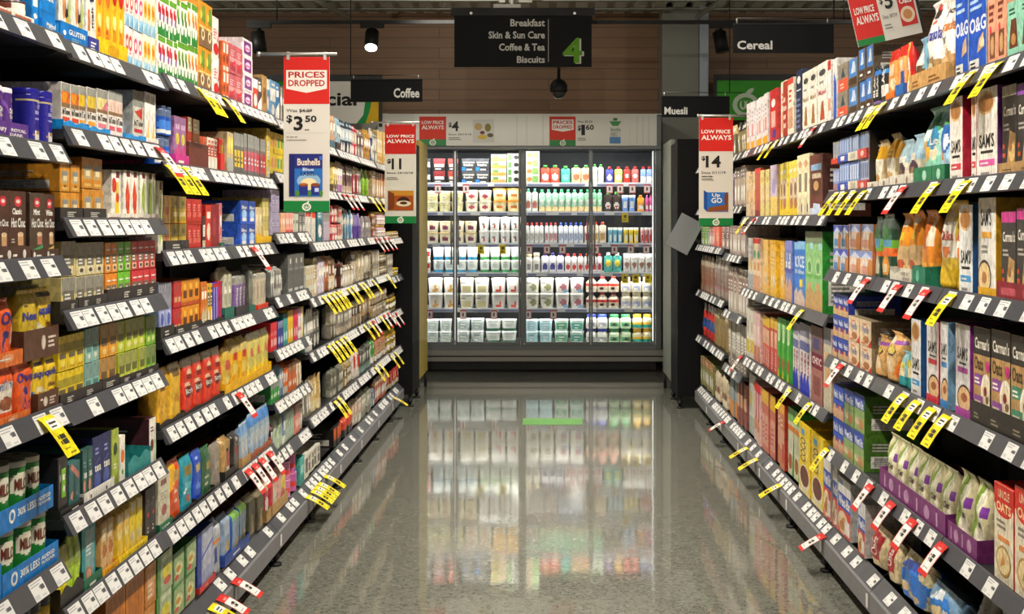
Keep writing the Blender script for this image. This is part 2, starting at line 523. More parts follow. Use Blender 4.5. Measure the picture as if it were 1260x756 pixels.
# ---------------------------------------------------------------- stocking the shelves from rows of text
XP, XR = 1.125, 1.09         # pack fronts and price rails, metres from the aisle's centre line
TOPOFF = .036
ITEMS = []                    # (object, description, place, depth, layer) for the labels
ORD = ['nearest', 'second', 'third', 'fourth', 'fifth', 'sixth', 'seventh', 'eighth', 'ninth', 'tenth', 'eleventh', 'twelfth', 'thirteenth', 'fourteenth', 'fifteenth', 'sixteenth', 'seventeenth', 'eighteenth',
       'nineteenth', 'twentieth']
SHELFNAME = ['top shelf', 'second shelf', 'third shelf', 'fourth shelf', 'fifth shelf', 'sixth shelf', 'seventh shelf', 'eighth shelf']
BAYNAME = ['first', 'second', 'third', 'fourth', 'fifth', 'sixth', 'seventh', 'eighth', 'ninth', 'last']
def bay_of(side, D):
    e = EDGES[side]
    for i in range(len(e) - 1):
        if D < e[i + 1]: return i
    return len(e) - 2
def place_name(side, D, z):
    i = bay_of(side, D)
    lv = sorted(SHELVES[side][i], reverse=True)
    k = min(range(len(lv)), key=lambda q: abs(lv[q] + TOPOFF - z))
    s = 'bottom deck' if k == len(lv) - 1 else SHELFNAME[k]
    return f"{s} of {BAYNAME[i]} {'left' if side == 'L' else 'right'} bay"
def assemble(kind, parts, loc, rz=0.0):
    """one pack: a single mesh, or an Empty with a body and its lid or cap"""
    if len(parts) == 1: return link(kind, parts[0][1], None, loc, rz)
    o = empty(kind, loc, rz)
    for nm, me in parts: link(nm or 'body', me, o)
    return o
def put_pack(kind, parts, side, D, z, yoff=0.0, tilt=0):
    sg = -1 if side == 'L' else 1
    loc = (sg * (XP + yoff), D, z)
    rz = math.pi / 2 if side == 'L' else -math.pi / 2
    if tilt:      # turned about its own axis towards the aisle's near end
        r = tilt[1]
        tilt = tilt[0] * sg
        loc = (sg * (XP + yoff + r - r * math.cos(tilt)), D - r * math.sin(abs(tilt)), z)
    return assemble(kind, parts, loc, rz + (tilt or 0))
def stock(text):
    side = 'L'; zt = 0; sec = 'tea'; prev = None; lo = hi = 0; trays = []
    for line in text.strip().split('\n'):
        line = line.strip()
        if not line or line[0] == '#': continue
        if line[0] in 'LR' and line[1] == ' ':
            t = line.split()
            side, zt, sec = t[0], (float(t[1][1:]) if t[1][0] == '@' else (.2 if float(t[1]) == .15 else float(t[1]) + TOPOFF)), t[2]
            lo, hi = float(t[3]), float(t[4])
            trays = []
            prev = None
            continue
        up = line[0] == '^'
        if up: line = line[1:]
        isT = line[0] == 'T'
        if isT: line = line[1:]
        f = line.split('|')
        n = f[0].split()
        x0, x1 = float(n[0]), float(n[1])
        fixed = n[-1][0] == '='
        yt = float(n[-1].lstrip('='))
        xm = (x0 + x1) / 2
        d0, d1 = sorted((XP * F / abs(x0 - VX), XP * F / abs(x1 - VX)))
        d0, d1 = max(d0, lo + .004), min(d1, hi - .004)
        if not isT:
            for a, b, tz in trays:
                m_ = (d0 + d1) / 2
                if a < m_ < b:
                    if d0 < a + .003 and a - d0 < .35 * (d1 - d0): d0 = a + .003
                    if d1 > b - .003 and d1 - b < .35 * (d1 - d0): d1 = b - .003
                elif d0 < a and a < d1 < b: d1 = a - .001
                elif d1 > b and a < d0 < b: d0 = b + .001
        if d1 - d0 < .012: continue
        z0 = prev + .0012 if up and prev else zt
        ztop = yt if fixed else EYE - (yt - VY) * XP / abs(xm - VX)
        lv = [q for q in SHELVES[side][bay_of(side, (d0 + d1) / 2)] if q > zt + .05]
        if lv: ztop = min(ztop, min(lv) - .012)
        H = max(.02, ztop - z0)
        Dm = (d0 + d1) / 2
        if isT:
            cols = f[1].split(',')
            ops = f[2] if len(f) > 2 else ''
            wavy = 'wavy' in f
            me = tray_mesh(d1 - d0 - .002, H, .26, cols[0], ops, wavy=wavy)
            o = put_pack('display_tray', [('', me)], side, Dm, z0 + .0006, -.004)
            ITEMS.append((o, f"{cname(cols[0])} open display tray", side, Dm, z0, zt, up, 'tray', 'open display trays'))
            if up: prev = z0 + .0015
            trays.append((d0, d1, z0))
            continue
        cnt, lay = int(n[2]), int(n[3])
        shape = f[1][0]
        res = 1 if len(f[1]) < 2 else float(f[1][1:])
        cols = f[2].split(',')
        base, acc, ac2 = cols[0], (cols[1] if len(cols) > 1 else 'w'), (cols[2] if len(cols) > 2 else 'w')
        if acc == 'c': acc = 'be'
        seed = int(abs(xm * 7 + yt * 3)) % 97
        ops = f[3] if len(f) > 3 and f[3] else TEMPL[seed % 5]
        ops = ' '.join(acc if q == 'a' else ac2 if q == 'c' else q for q in ops.replace(';', ' ; ').split(' '))
        kind = f[4] if len(f) > 4 and f[4] else f"{sec}_{SHAPEWORD[shape]}"
        kw = kind.replace('_', ' ')
        desc = f[5] if len(f) > 5 and f[5] else (f"{cname(base)} and {cname(acc)} {kw}" if cname(base) != cname(acc) else f"{cname(base)} {kw}")
        sidec = f[6] if len(f) > 6 and f[6] else None
        lidc = f[7] if len(f) > 7 and f[7] else None
        if sec in ('coffee', 'snack') and (d0 + d1) / 2 > 7.1: cnt = max(cnt, int((d1 - d0) / (.082 if shape != 'b' else .095)))
        hl = H / lay
        wi = (d1 - d0) / cnt
        w = wi - max(.0016, .022 * wi)
        d = dict(b=.2, p=min(.065, max(.03, w * .6)), g=min(.11, w * .62), t=w, c=w * .85, j=w, k=.05, u=w, s=.1, o=w, y=min(.06, w * .6))[shape]
        intray = 0
        for a, b, tz in trays:
            if a - .01 <= Dm <= b + .01 and abs(tz - z0) < .03: intray = .0026
        if shape in 'tjuco':
            w = min(w, hl * 1.6)
            d = w if shape != 'c' else w * .85
        parts = pack(shape, round(w, 4), round(hl - .0012 - (intray if lay == 1 else intray / lay), 4), d, base, ops, sidec, seed, res, lidc)
        rnd = random.Random(seed)
        for l in range(lay):
            for i in range(cnt):
                D = d0 + wi * (i + .5)
                jit = rnd.uniform(0, .004) if shape in 'b' else rnd.uniform(0, .006)
                ry = jit + .001 + (.01 if shape == 'g' else 0) + (rnd.uniform(0, .02) if d0 > 7 and lay == 1 else 0)
                o = put_pack(kind, parts, side, D, z0 + .0006 + intray + l * hl, ry, (math.radians(24), d / 2) if shape in 'tj' else 0)
                ITEMS.append((o, desc, side, D, z0 + l * hl, zt, up or l > 0, l if not up else 9, f"{desc}"[:60]))
        prev = z0 + H
def plural(s):
    cut = min([s.find(q) for q in (' with ', ' in ', ' of ', ',', ' beside ', ' on ', ' turned ', ' showing ', ' reading ') if q in s] or [len(s)])
    head, tail = s[:cut], s[cut:]
    if head.endswith('s'): return s
    return head + ('es' if head[-1] in 'xh' else 's') + tail
def label_items():
    from collections import defaultdict
    g = defaultdict(list)
    for it in ITEMS:
        o, desc, side, D, z, zt, up, lay, grp = it
        g[(desc, place_name(side, D, zt), lay)].append(it)
    layers = defaultdict(set)
    for (d, p, l) in g: layers[(d, p)].add(l)
    used = set()
    count = {}
    for (desc, p, l), its in g.items():
        its.sort(key=lambda q: q[3])
        ls = sorted(layers[(desc, p)], key=str)
        lay = ''
        if len(ls) > 1: lay = ', ' + (['lower layer', 'upper layer'] if len(ls) == 2 else ['lowest layer', 'middle layer', 'upper layer', 'topmost layer', 'crowning layer'])[min(ls.index(l), 4)]
        for k, it in enumerate(its):
            o_ = (f", {ORD[min(k, 19)]} from camera" if k else ", nearest camera") if len(its) > 1 else ''
            o2 = f", {ORD[min(k, 19)]}" if len(its) > 1 else ''
            short = p.split(' of ')
            core = desc.split(' in ')[0].split(' with ')[0]
            for lab in (desc + o_ + lay + ', ' + p, desc + o_ + lay + ', ' + short[1], desc + o2 + lay + ', ' + p, core + o_ + lay + ', ' + p, desc + o2 + lay + ', ' + short[1], desc + o_ + lay, core + o2 + lay + ', ' + p):
                if len(lab.split()) <= 16 and lab not in used: break
            used.add(lab)
            n_same = sum(1 for q in ITEMS if q[8] == it[8]) if it[8] not in count else count[it[8]]
            count[it[8]] = n_same
            tag(it[0], lab, it[0].name.split('.')[0].split('_')[-1], plural(it[8]) if n_same > 1 else None)

# ---------------------------------------------------------------- structure
YB = 15.45      # back wall
def floor_material():
    m = bpy.data.materials.new('polished_concrete')
    m.use_nodes = True
    nt = m.node_tree; N = nt.nodes; Lk = nt.links
    b = N['Principled BSDF']
    tc = N.new('ShaderNodeTexCoord')
    def noise(scale, detail=3, rough=.6):
        n = N.new('ShaderNodeTexNoise'); n.inputs['Scale'].default_value = scale; n.inputs['Detail'].default_value = detail; n.inputs['Roughness'].default_value = rough
        Lk.new(tc.outputs['Object'], n.inputs['Vector']); return n
    def ramp(src, stops):
        r = N.new('ShaderNodeValToRGB'); e = r.color_ramp.elements
        e[0].position, e[0].color = stops[0][0], (*stops[0][1], 1)
        e[1].position, e[1].color = stops[-1][0], (*stops[-1][1], 1)
        for p, c in stops[1:-1]:
            q = e.new(p); q.color = (*c, 1)
        Lk.new(src, r.inputs[0]); return r
    big = ramp(noise(.9, 4).outputs['Fac'], [(.3, lin('5b5b54')), (.7, lin('6c6c63'))])
    vor = N.new('ShaderNodeTexVoronoi'); vor.inputs['Scale'].default_value = 95; Lk.new(tc.outputs['Object'], vor.inputs['Vector'])
    sep = N.new('ShaderNodeSeparateColor'); Lk.new(vor.outputs['Color'], sep.inputs[0])
    chips = ramp(sep.outputs[0], [(.0, lin('30302c')), (.15, lin('393a35')), (.22, lin('73736a')), (.8, lin('78786e')), (1, lin('9a9a8f'))])
    fine = ramp(noise(260, 2).outputs['Fac'], [(.35, lin('55544e')), (.65, lin('88887e'))])
    mx = N.new('ShaderNodeMix'); mx.data_type = 'RGBA'; mx.inputs[0].default_value = .55
    Lk.new(big.outputs[0], mx.inputs[6]); Lk.new(chips.outputs[0], mx.inputs[7])
    mx2 = N.new('ShaderNodeMix'); mx2.data_type = 'RGBA'; mx2.inputs[0].default_value = .3
    Lk.new(mx.outputs[2], mx2.inputs[6]); Lk.new(fine.outputs[0], mx2.inputs[7])
    Lk.new(mx2.outputs[2], b.inputs['Base Color'])
    r = ramp(noise(1.4, 4).outputs['Fac'], [(.3, (.035,) * 3), (.7, (.075,) * 3)])
    Lk.new(r.outputs[0], b.inputs['Roughness'])
    b.inputs['Specular IOR Level'].default_value = .62
    bp = N.new('ShaderNodeBump'); bp.inputs['Strength'].default_value = .022; bp.inputs['Distance'].default_value = .02
    Lk.new(noise(5.5, 2).outputs['Fac'], bp.inputs['Height']); Lk.new(bp.outputs[0], b.inputs['Normal'])
    return m
def slab(name, x0, y0, z0, x1, y1, z1, m, kind='structure', parent=None):
    o = link(name, M().box(x0, y0, z0, x1, y1, z1).build(name, m), parent)
    if kind: o['kind'] = kind
    return o
slab('floor', -6, -2, -.1, 6, YB, 0, floor_material())
def plank_material():
    m = bpy.data.materials.new('dark_timber_boards')
    m.use_nodes = True
    nt = m.node_tree; N = nt.nodes; Lk = nt.links
    b = N['Principled BSDF']; b.inputs['Roughness'].default_value = .55
    tc = N.new('ShaderNodeTexCoord'); mp = N.new('ShaderNodeMapping'); mp.inputs['Rotation'].default_value = (math.radians(90), 0, 0)
    Lk.new(tc.outputs['Object'], mp.inputs[0])
    br = N.new('ShaderNodeTexBrick'); br.inputs['Scale'].default_value = 1; br.inputs['Brick Width'].default_value = 2.2; br.inputs['Row Height'].default_value = .105
    br.inputs['Mortar Size'].default_value = .004; br.inputs['Color1'].default_value = (*lin('7d5c3f'), 1); br.inputs['Color2'].default_value = (*lin('735437'), 1); br.inputs['Mortar'].default_value = (*lin('4e3a27'), 1)
    Lk.new(mp.outputs[0], br.inputs['Vector'])
    n = N.new('ShaderNodeTexNoise'); n.inputs['Scale'].default_value = 3; n.inputs['Detail'].default_value = 6
    m2 = N.new('ShaderNodeMapping'); m2.inputs['Scale'].default_value = (1, 1, 22); Lk.new(tc.outputs['Object'], m2.inputs[0]); Lk.new(m2.outputs[0], n.inputs['Vector'])
    mx = N.new('ShaderNodeMix'); mx.data_type = 'RGBA'; mx.blend_type = 'OVERLAY'; mx.inputs[0].default_value = .22
    Lk.new(br.outputs['Color'], mx.inputs[6]); Lk.new(n.outputs['Fac'], mx.inputs[7]); Lk.new(mx.outputs[2], b.inputs['Base Color'])
    return m
slab('wall_back', -6, YB, 0, 6, YB + .15, 4.2, plank_material())
# corrugated ceiling deck with purlins
m = M()
zc = 3.5
x = -6.0
while x < 6:      # trapezoid ribs running along the aisle
    p = [(x, zc), (x + .11, zc), (x + .125, zc + .05), (x + .175, zc + .05), (x + .19, zc)]
    for (a, za), (b_, zb_) in zip(p, p[1:]):
        m.face([(a, -2, za), (b_, -2, zb_), (b_, YB, zb_), (a, YB, za)], (.3, .3, .3))
    x += .19
m.box(-6, -2, zc + .06, 6.1, YB, zc + .12)
ceil_mat = mat('galvanised_deck', 'd2d0c0', rough=.55, noise=.1)
link('ceiling', m.build('ceiling', ceil_mat))['kind'] = 'structure'
beam_mat = mat('galvanised_channel', 'b5b4a6', rough=.5, metal=.2, noise=.1)
for k, (yy, za, zb_) in enumerate(((14.2, 3.437, 3.47), (14.75, 3.435, 3.455), (15.1, 3.47, 3.495))):
    m = M().box(-6, yy, za, 6, yy + .04, za + .006).box(-6, yy, za, 6, yy + .006, zb_).box(-6, yy, zb_ - .004, 6, yy + .03, zb_)
    for x in range(-5, 6, 2): m.tube((x, yy + .003, zb_ - .002), (x, yy + .003, zc + .01), .005, n=5)
    tag(link('ceiling_beam', m.build('ceiling_beam', beam_mat)), kind='structure')
for x, dx in ((-2.25, .32), (1.72, -.3)):
    tag(link('ceiling_beam', M().tube((x, 13.6, 3.485), (x + dx, 14.7, 3.36), .026, n=8).box(x - .08, 14.0, 3.44, x + .1, 14.12, 3.495).build('ceiling_beam', beam_mat)), kind='structure')
tag(link('ceiling_beam', M().box(-.45, 14.0, 3.40, -.15, 14.1, 3.49).tube((-.33, 13.9, 3.5), (-.33, 13.9, 3.3), .02, n=8).build('ceiling_beam', beam_mat)), kind='structure')
# concrete pillar by the right end of the fridge, with its steel corner
conc = mat('board_marked_concrete', '7d7d74', rough=.8, noise=.1, nscale=5, bump=.3)
slab('pillar', 1.11, 15.0, 0, 1.47, YB - .001, 3.499, conc)
slab('trim_1', 1.472, 14.98, 0, 1.56, YB - .001, 3.499, mat('bluish_steel_corner', '8f98a0', rough=.45, metal=.4, noise=.08))

# ---------------------------------------------------------------- track and track lights
link_track = M().box(-2.55, 12.98, 3.075, 2.75, 13.02, 3.105)
for q in (-2.3, 2.5): link_track.tube((q, 13, 3.1), (q, 13, 3.505), .006, n=6)
o = tag(link('light_track', link_track.build('light_track', 'black')), 'long black lighting track under the ceiling in front of the timber wall', 'lighting track')
def track_light(px, lit, label):
    x = (px - VX) * 13 / F
    r = empty('track_light', (x, 13, 3.075))
    tag(r, label, 'lamp', 'track lights above the fridge')
    link('adapter', M().box(-.10, -.02, -.035, .10, .02, -.001).tube((0, 0, -.03), (0, 0, -.075), .012).build('adapter', 'black'), r)
    hd = M()
    if lit:
        a, b = Vector((0, 0, -.07)), Vector((0, -.09, -.21))
    else:
        a, b = Vector((-.015, 0, -.07)), Vector((.012, -.02, -.24))
    hd.tube(a, b, .058, n=18)
    hd.tube(a + (a - b) * .12, a, .035, n=14)
    link('lamp_head', hd.build('lamp_head', 'black'), r)
    d = (b - a).normalized()
    lens = M().tube(b, b + d * .004, .05, n=18)
    lm = mat('lit_lens' if lit else 'dark_lens', 'fff4dd' if lit else '2a2a2a', rough=.2, emit='fff4dd' if lit else None, estr=14 if lit else 0)
    link('lens', lens.build('lens', lm), r)
    if lit:
        l = bpy.data.lights.new('track_lamp', 'SPOT'); l.energy = 40; l.spot_size = 1.9; l.spot_blend = .6; l.color = SPOT_COL; l.shadow_soft_size = .05
        lo = bpy.data.objects.new('track_lamp', l); lo.parent = r; lo.location = b + d * .02; lo.rotation_euler = d.to_track_quat('-Z', 'Y').to_euler(); COL.objects.link(lo)
track_light(319, False, 'unlit black track spotlight left of the glowing one')
track_light(458, True, 'glowing round track spotlight above the coffee sign')
track_light(887, False, 'unlit black track spotlight beside the cereal sign')

# ---------------------------------------------------------------- shelving bays
EDGES = dict(L=[2.70, 3.52, 4.42, 5.32, 6.22, 7.12, 8.02, 8.92, 9.82, 10.72, 11.58], R=[3.44, 4.33, 5.22, 6.11, 7.0, 7.9, 8.8, 9.7, 10.55, 11.45])
_E = [1.74, 1.515, 1.26, 1.0, .745, .44, .15]
_NR = [1.757, 1.475, 1.168, .83, .467, .15]
_MR = [1.758, 1.385, .983, .60, .15]
SHELVES = dict(L=[[1.785, 1.533, 1.278, .94, .585, .15], [1.777, 1.577, 1.365, 1.15, .931, .678, .465, .15], [1.788, 1.531, 1.272, 1.017, .758, .46, .15], [1.788, 1.531, 1.272, 1.017, .758, .46, .15],
                  [1.78, 1.56, 1.31, 1.05, .833, .62, .41, .15], _E, _E, _E, _E, [1.72, 1.5, 1.24, .965, .71, .43, .15]],
               R=[_NR, _NR, _NR, _MR, _MR, _MR, [1.758, 1.45, 1.16, .81, .47, .15], [1.758, 1.45, 1.19, .855, .52, .15], [1.758, 1.45, 1.19, .855, .52, .15]])
def ticket_meshes():
    """printed shelf tickets on the tilted rail face: local x along the rail, y up the face, facing -y"""
    out = []
    for v in range(4):
        rnd = random.Random(v)
        m = M()
        w, h = .084, .043
        m.box(-w / 2, -.0008, 0, w / 2, 0, h, C('dfdedb'))
        def r(u0, v0, u1, v1, c, e): m.face([(-w / 2 + u * w, -.0008 - e, v_ * h) for u, v_ in ((u0, v0), (u1, v0), (u1, v1), (u0, v1))], C(c))
        r(.06, .86, rnd.uniform(.6, .9), .92, 'a2a2a5', .0001)
        r(.06, .72, rnd.uniform(.4, .7), .78, 'a2a2a5', .0001)
        r(.64, .42 + .06 * (v % 2), .92, .66, '55555a', .0001)
        r(.58, .5, .62, .64, '55555a', .0001)
        for k in range(7): r(.06 + k * .045, .08, .085 + k * .045, .3, 'b4b4b8', .0001)
        r(.55, .1, .85, .16, 'b4b4b8', .0001)
        out.append(m.build('price_ticket', 'ticket'))
    return out
TICKETS = ticket_meshes()
TILT = math.radians(28)
def ticket(parent, y, z, sg, rnd, dx=0.0, tilt=TILT):
    o = link('price_ticket', TICKETS[rnd.randrange(4)], parent)
    o.matrix_local = Matrix.Translation((dx, y, z)) @ Matrix.Rotation(math.pi / 2 if sg < 0 else -math.pi / 2, 4, 'Z') @ Matrix.Rotation(-tilt, 4, 'X')
    return o
RAILH = .047
def shelf(bay, sg, y0, y1, z, rnd, gap):
    L = y1 - y0
    top = z + .036
    m = M().box(min(sg * 1.112, sg * 1.53), y0 + .002, top - .022, max(sg * 1.112, sg * 1.53), y1 - .002, top)
    for yy in (y0 + .012, y1 - .016):   # folded end brackets
        m.prism([(sg * 1.13, top - .022), (sg * 1.53, top - .022), (sg * 1.53, top - .045), (sg * 1.16, top - .034)][::sg], yy, yy + .004)
    s = link('shelf', m.build('shelf', 'shelf'), bay)
    dx = RAILH * math.sin(TILT)
    xb, xt = sg * XR, sg * (XR + dx)
    zt = z + RAILH * math.cos(TILT)
    pr = [(xb, z), (xt, zt), (sg * 1.115, zt + .004), (sg * 1.118, zt - .004), (sg * (XR + .012), z - .002)]
    r = link('price_rail', M().prism(pr[::-sg] if sg > 0 else pr, y0 + .004, y1 - .004).build('price_rail', 'rail'), s)
    y = y0 + .055 + rnd.uniform(0, .05)
    nx, nz = math.cos(TILT), math.sin(TILT)
    while y < y1 - .05:
        if rnd.random() > .12:
            ticket(s, y, z + .001 + nz * .0007, sg, rnd, sg * (XR + .0015) - sg * nx * .0007)
        y += rnd.uniform(*gap)
def bay(side, i):
    sg = -1 if side == 'L' else 1
    y0, y1 = EDGES[side][i], EDGES[side][i + 1]
    rnd = random.Random(hash((side == 'L', i)) % 1000)
    o = empty('shelving_bay', (0, 0, 0))
    tag(o, f"{BAYNAME[i]} dark shelving bay from the camera along the {'left' if sg < 0 else 'right'} side of aisle", 'shelving', f"{'left' if sg < 0 else 'right'} shelving run")
    lv = SHELVES[side][i]
    X = lambda a, b: (min(sg * a, sg * b), max(sg * a, sg * b))
    a, b = X(1.56, 1.58)
    link('back_panel', M().box(a, y0 + .031, .05, b, y1 - .002, 1.98).build('back_panel', 'black'), o)
    a, b = X(1.535, 1.585)
    up = M()
    up.box(a, y0 + .002, 0, b, y0 + .03, 2.0)
    link('upright', up.build('upright', 'black'), o)
    # deck: sloping ticket strip, folded steel face, foot
    a, b = X(1.14, 1.53)
    link('deck', M().box(a, y0 + .002, .17, b, y1 - .002, .2).build('deck', 'shelf'), o)
    pf = [(1.09, .07), (1.09, .138), (1.0965, .1445), (1.105, .14), (1.1, .13), (1.1, .07)]
    ps = [(1.0966, .1447), (1.14, .19), (1.14, .2), (1.155, .2), (1.155, .165), (1.106, .14)]
    ps = [(sg * x, z) for x, z in ps]
    link('ticket_strip', M().prism(ps if sg > 0 else ps[::-1], y0 + .003, y1 - .003).build('ticket_strip', 'rail'), o)
    pf = [(sg * x, z) for x, z in pf]
    dk = link('deck_rail', M().prism(pf if sg > 0 else pf[::-1], y0 + .003, y1 - .003).build('deck_rail', 'deck'), o)
    pl = M()
    a, b = X(1.088, 1.0895)
    for q in (y0 + .02,):
        pl.box(a, q, .08, b, q + .03, .125)
    link('label_plate', pl.build('label_plate', 'white'), dk)
    tl = math.atan2(.042, .044)
    t45 = math.radians(46)
    y = y0 + .06
    while y < y1 - .05:
        if rnd.random() > .3:
            ticket(dk, y, .1505, sg, rnd, sg * 1.1005, t45)
        y += rnd.uniform(.09, .14) if (y0 > 6) else rnd.uniform(.12, .24)
    fm = M()
    fx = sg * 1.112
    fm.tube((fx, y0 + .03, .012), (fx, y0 + .03, .13), .008, n=8)
    fm.tube((fx, y0 + .03, 0), (fx, y0 + .03, .012), .026, n=12)
    fm.tube((fx, y0 + .03, .03), (fx, y0 + .03, .05), .016, n=6)
    fm.tube((sg * 1.5, y0 + .03, 0), (sg * 1.5, y0 + .03, .17), .02, n=8)
    link('foot', fm.build('foot', 'black'), o)
    a, b = X(1.145, 1.16)
    link('plinth', M().box(a, y0 + .003, .005, b, y1 - .003, .168).build('plinth', 'black'), o)
    for z in lv[:-1]:
        shelf(o, sg, y0, y1, z, rnd, (.088, .12) if (side == 'L' and i > 0) else (.11, .22))
for sd in 'LR':
    for i in range(len(EDGES[sd]) - 1):
        bay(sd, i)

# ---------------------------------------------------------------- end-of-aisle display fridge
YF = 14.38                       # plane of its doors
ORDL = ['first', 'second', 'third', 'fourth', 'fifth', 'sixth', 'seventh', 'eighth', 'ninth', 'tenth', 'eleventh', 'twelfth', 'thirteenth']
def WX(px, D=YF): return (px - VX) * D / F
def WZ(py, D=YF): return EYE - (py - VY) * D / F
glass = bpy.data.materials.new('door_glass')
glass.use_nodes = True
_n = glass.node_tree.nodes; _l = glass.node_tree.links
_n.remove(_n['Principled BSDF'])
_t = _n.new('ShaderNodeBsdfTransparent'); _t.inputs[0].default_value = (.95, .97, .97, 1)
_g = _n.new('ShaderNodeBsdfGlossy'); _g.inputs['Roughness'].default_value = .03
_f = _n.new('ShaderNodeFresnel'); _f.inputs[0].default_value = 1.45
_m = _n.new('ShaderNodeMixShader')
_l.new(_f.outputs[0], _m.inputs[0]); _l.new(_t.outputs[0], _m.inputs[1]); _l.new(_g.outputs[0], _m.inputs[2]); _l.new(_m.outputs[0], _n['Material Output'].inputs[0])
fridge = empty('display_fridge', (0, YF, 0))
tag(fridge, 'tall lit display fridge with four glass doors closing the aisle end', 'fridge')
def fpart(name, m, mt, par=None):
    o = link(name, m.build(name, mt), par or fridge)
    if par is None: o.location = (0, -YF, 0)
    return o
fx0, fx1 = WX(478), WX(807)
fgrey = mat('fridge_grey', '75797a', rough=.4, metal=.2, noise=.08)
dark_in = mat('dark_fridge_lining', '1d232b', rough=.5, noise=.05)
zb, zt_ = WZ(425), WZ(181)
cb = M()
cb.box(fx0 - .03, YF + .04, .12, fx0, 15.38, 2.12).box(fx1, YF - .0, .12, fx1 + .05, 15.38, 2.40)
cb.box(fx0, 15.3, .15, fx1, 15.38, 2.12)
fpart('cabinet', cb, fgrey)
fpart('lining', M().box(fx0 + .001, 15.26, zb, fx1 - .001, 15.295, 2.09).box(fx0 + .001, YF + .06, 2.085, fx1 - .001, 15.26, 2.10), dark_in)
fpart('base_shelf', M().box(fx0 + .001, YF + .06, zb - .06, fx1 - .001, 15.25, zb + .005), 'white')
hx0 = WX(466)
hd = M().box(hx0, YF - .10, WZ(180), fx1 + .001, YF + .02, WZ(142)).box(hx0, YF - .1, WZ(142), fx1 + .05, 15.38, WZ(141))
fpart('header', hd, 'white')
gr = M()
for px in (636, 648, 668, 783, 790, 797): gr.box(WX(px), YF - .1012, WZ(179), WX(px) + .004, YF - .1, WZ(143))
fpart('header_joint', gr, mat('shadow_gap', 'b9b8b0', rough=.6))  # light grey strips mark the header joints
fpart('header_lip', M().box(fx0, YF - .085, WZ(184), fx1 + .04, YF + .02, WZ(180) - .001), fgrey)
# bumper rails and dark vented kick
for a, b in ((430, 437), (438.5, 444)):
    fpart('bumper_rail', M().box(fx0, YF - .09, WZ(b), WX(819), YF + .02, WZ(a)), 'steel')
kk = M().box(fx0, YF - .02, .015, fx1, YF + .03, WZ(444) - .002)
fpart('kick_panel', kk, 'black')
vn = M()
for k in range(90):
    x = fx0 + .02 + k * (fx1 - fx0 - .05) / 90
    vn.box(x, YF - .026, WZ(453), x + .012, YF - .0205, WZ(447))
fpart('kick_vent', vn, 'shelf')
fpart('door_sill', M().box(fx0, YF - .05, WZ(430) + .001, fx1, YF + .05, zb - .0005), fgrey)
DOORS = [(478.5, 560), (560, 640.5), (645, 727), (727, 806.5)]
for k, (a, b) in enumerate(DOORS):
    x0, x1 = WX(a) + .002, WX(b) - .002
    w = .017
    fr = M()
    fr.box(x0, YF - .02, zb, x0 + w, YF + .02, zt_).box(x1 - w, YF - .02, zb, x1, YF + .02, zt_)
    fr.box(x0 + w, YF - .02, zb, x1 - w, YF + .02, zb + .03).box(x0 + w, YF - .02, zt_ - .03, x1 - w, YF + .02, zt_)
    d = fpart('door', fr, fgrey)
    link('glass_pane', M().box(x0 + w, YF - .004, zb + .03, x1 - w, YF + .004, zt_ - .03).build('glass_pane', glass), d)
    hx = x1 - .03 if k % 2 == 0 else x0 + .03
    hm = M().tube((hx, YF - .05, 1.0), (hx, YF - .05, 1.45), .008).tube((hx, YF - .05, 1.02), (hx, YF - .02, 1.02), .006).tube((hx, YF - .05, 1.43), (hx, YF - .02, 1.43), .006)
    link('handle', hm.build('handle', 'steel'), d)
fpart('mullion', M().box(WX(640.5) + .002, YF - .015, zb, WX(645) - .002, YF + .06, zt_), fgrey)
# white wire-fronted shelves with blue-grey price channels
YS = YF + .14
FSH = [225.5, 261, 300, 336, 380]
vio = mat('blue_price_channel', '8f94b8', rough=.4, noise=.05)
wlit = mat('white_shelf_enamel', 'efeff2', rough=.35, noise=.05)
for py in FSH:
    z = WZ(py, YS)
    for (a, b) in ((478.5, 641), (645, 806)):
        x0, x1 = WX(a) + .02, WX(b) - .02
        s = fpart('shelf', M().box(x0, YS + .012, z - .012, x1, 15.2, z), wlit)
        link('price_rail', M().box(x0, YS - .02, z - .032, x1, YS + .011, z + .006).build('price_rail', wlit), s)
        ch = M()
        x = x0 + .01
        rnd = random.Random(int(py))
        while x < x1 - .1:
            wd = rnd.uniform(.08, .3)
            ch.box(x, YS - .0215, z - .028, min(x + wd, x1 - .01), YS - .0201, z - .008)
            x += wd + rnd.uniform(.05, .12)
        link('price_strip', ch.build('price_strip', vio), s)
ledm = mat('led_tube', 'ffffff', emit='fffaf0', estr=3)
for px in (480, 559.5, 641.5, 644.2, 726.6, 803.6):
    x = WX(px)
    fpart('led_strip', M().box(x - .0025, YF + .03, zb + .04, x + .0025, YF + .036, zt_ - .04), ledm)
for (a, b) in DOORS:
    xm = (WX(a) + WX(b)) / 2
    o = area((xm, YF + .05, zt_ - .04), (xm, YF + .32, 1.2), .56, .02, 5.0, (1, .98, .93)); 
for px in (519, 600, 686, 767):
    for py in FSH:
        z = WZ(py, YS) - .036
        area((WX(px), YS + .0, z), (WX(px), YS + .14, z - .4), .55, .012, 1.7, (1, .98, .94))
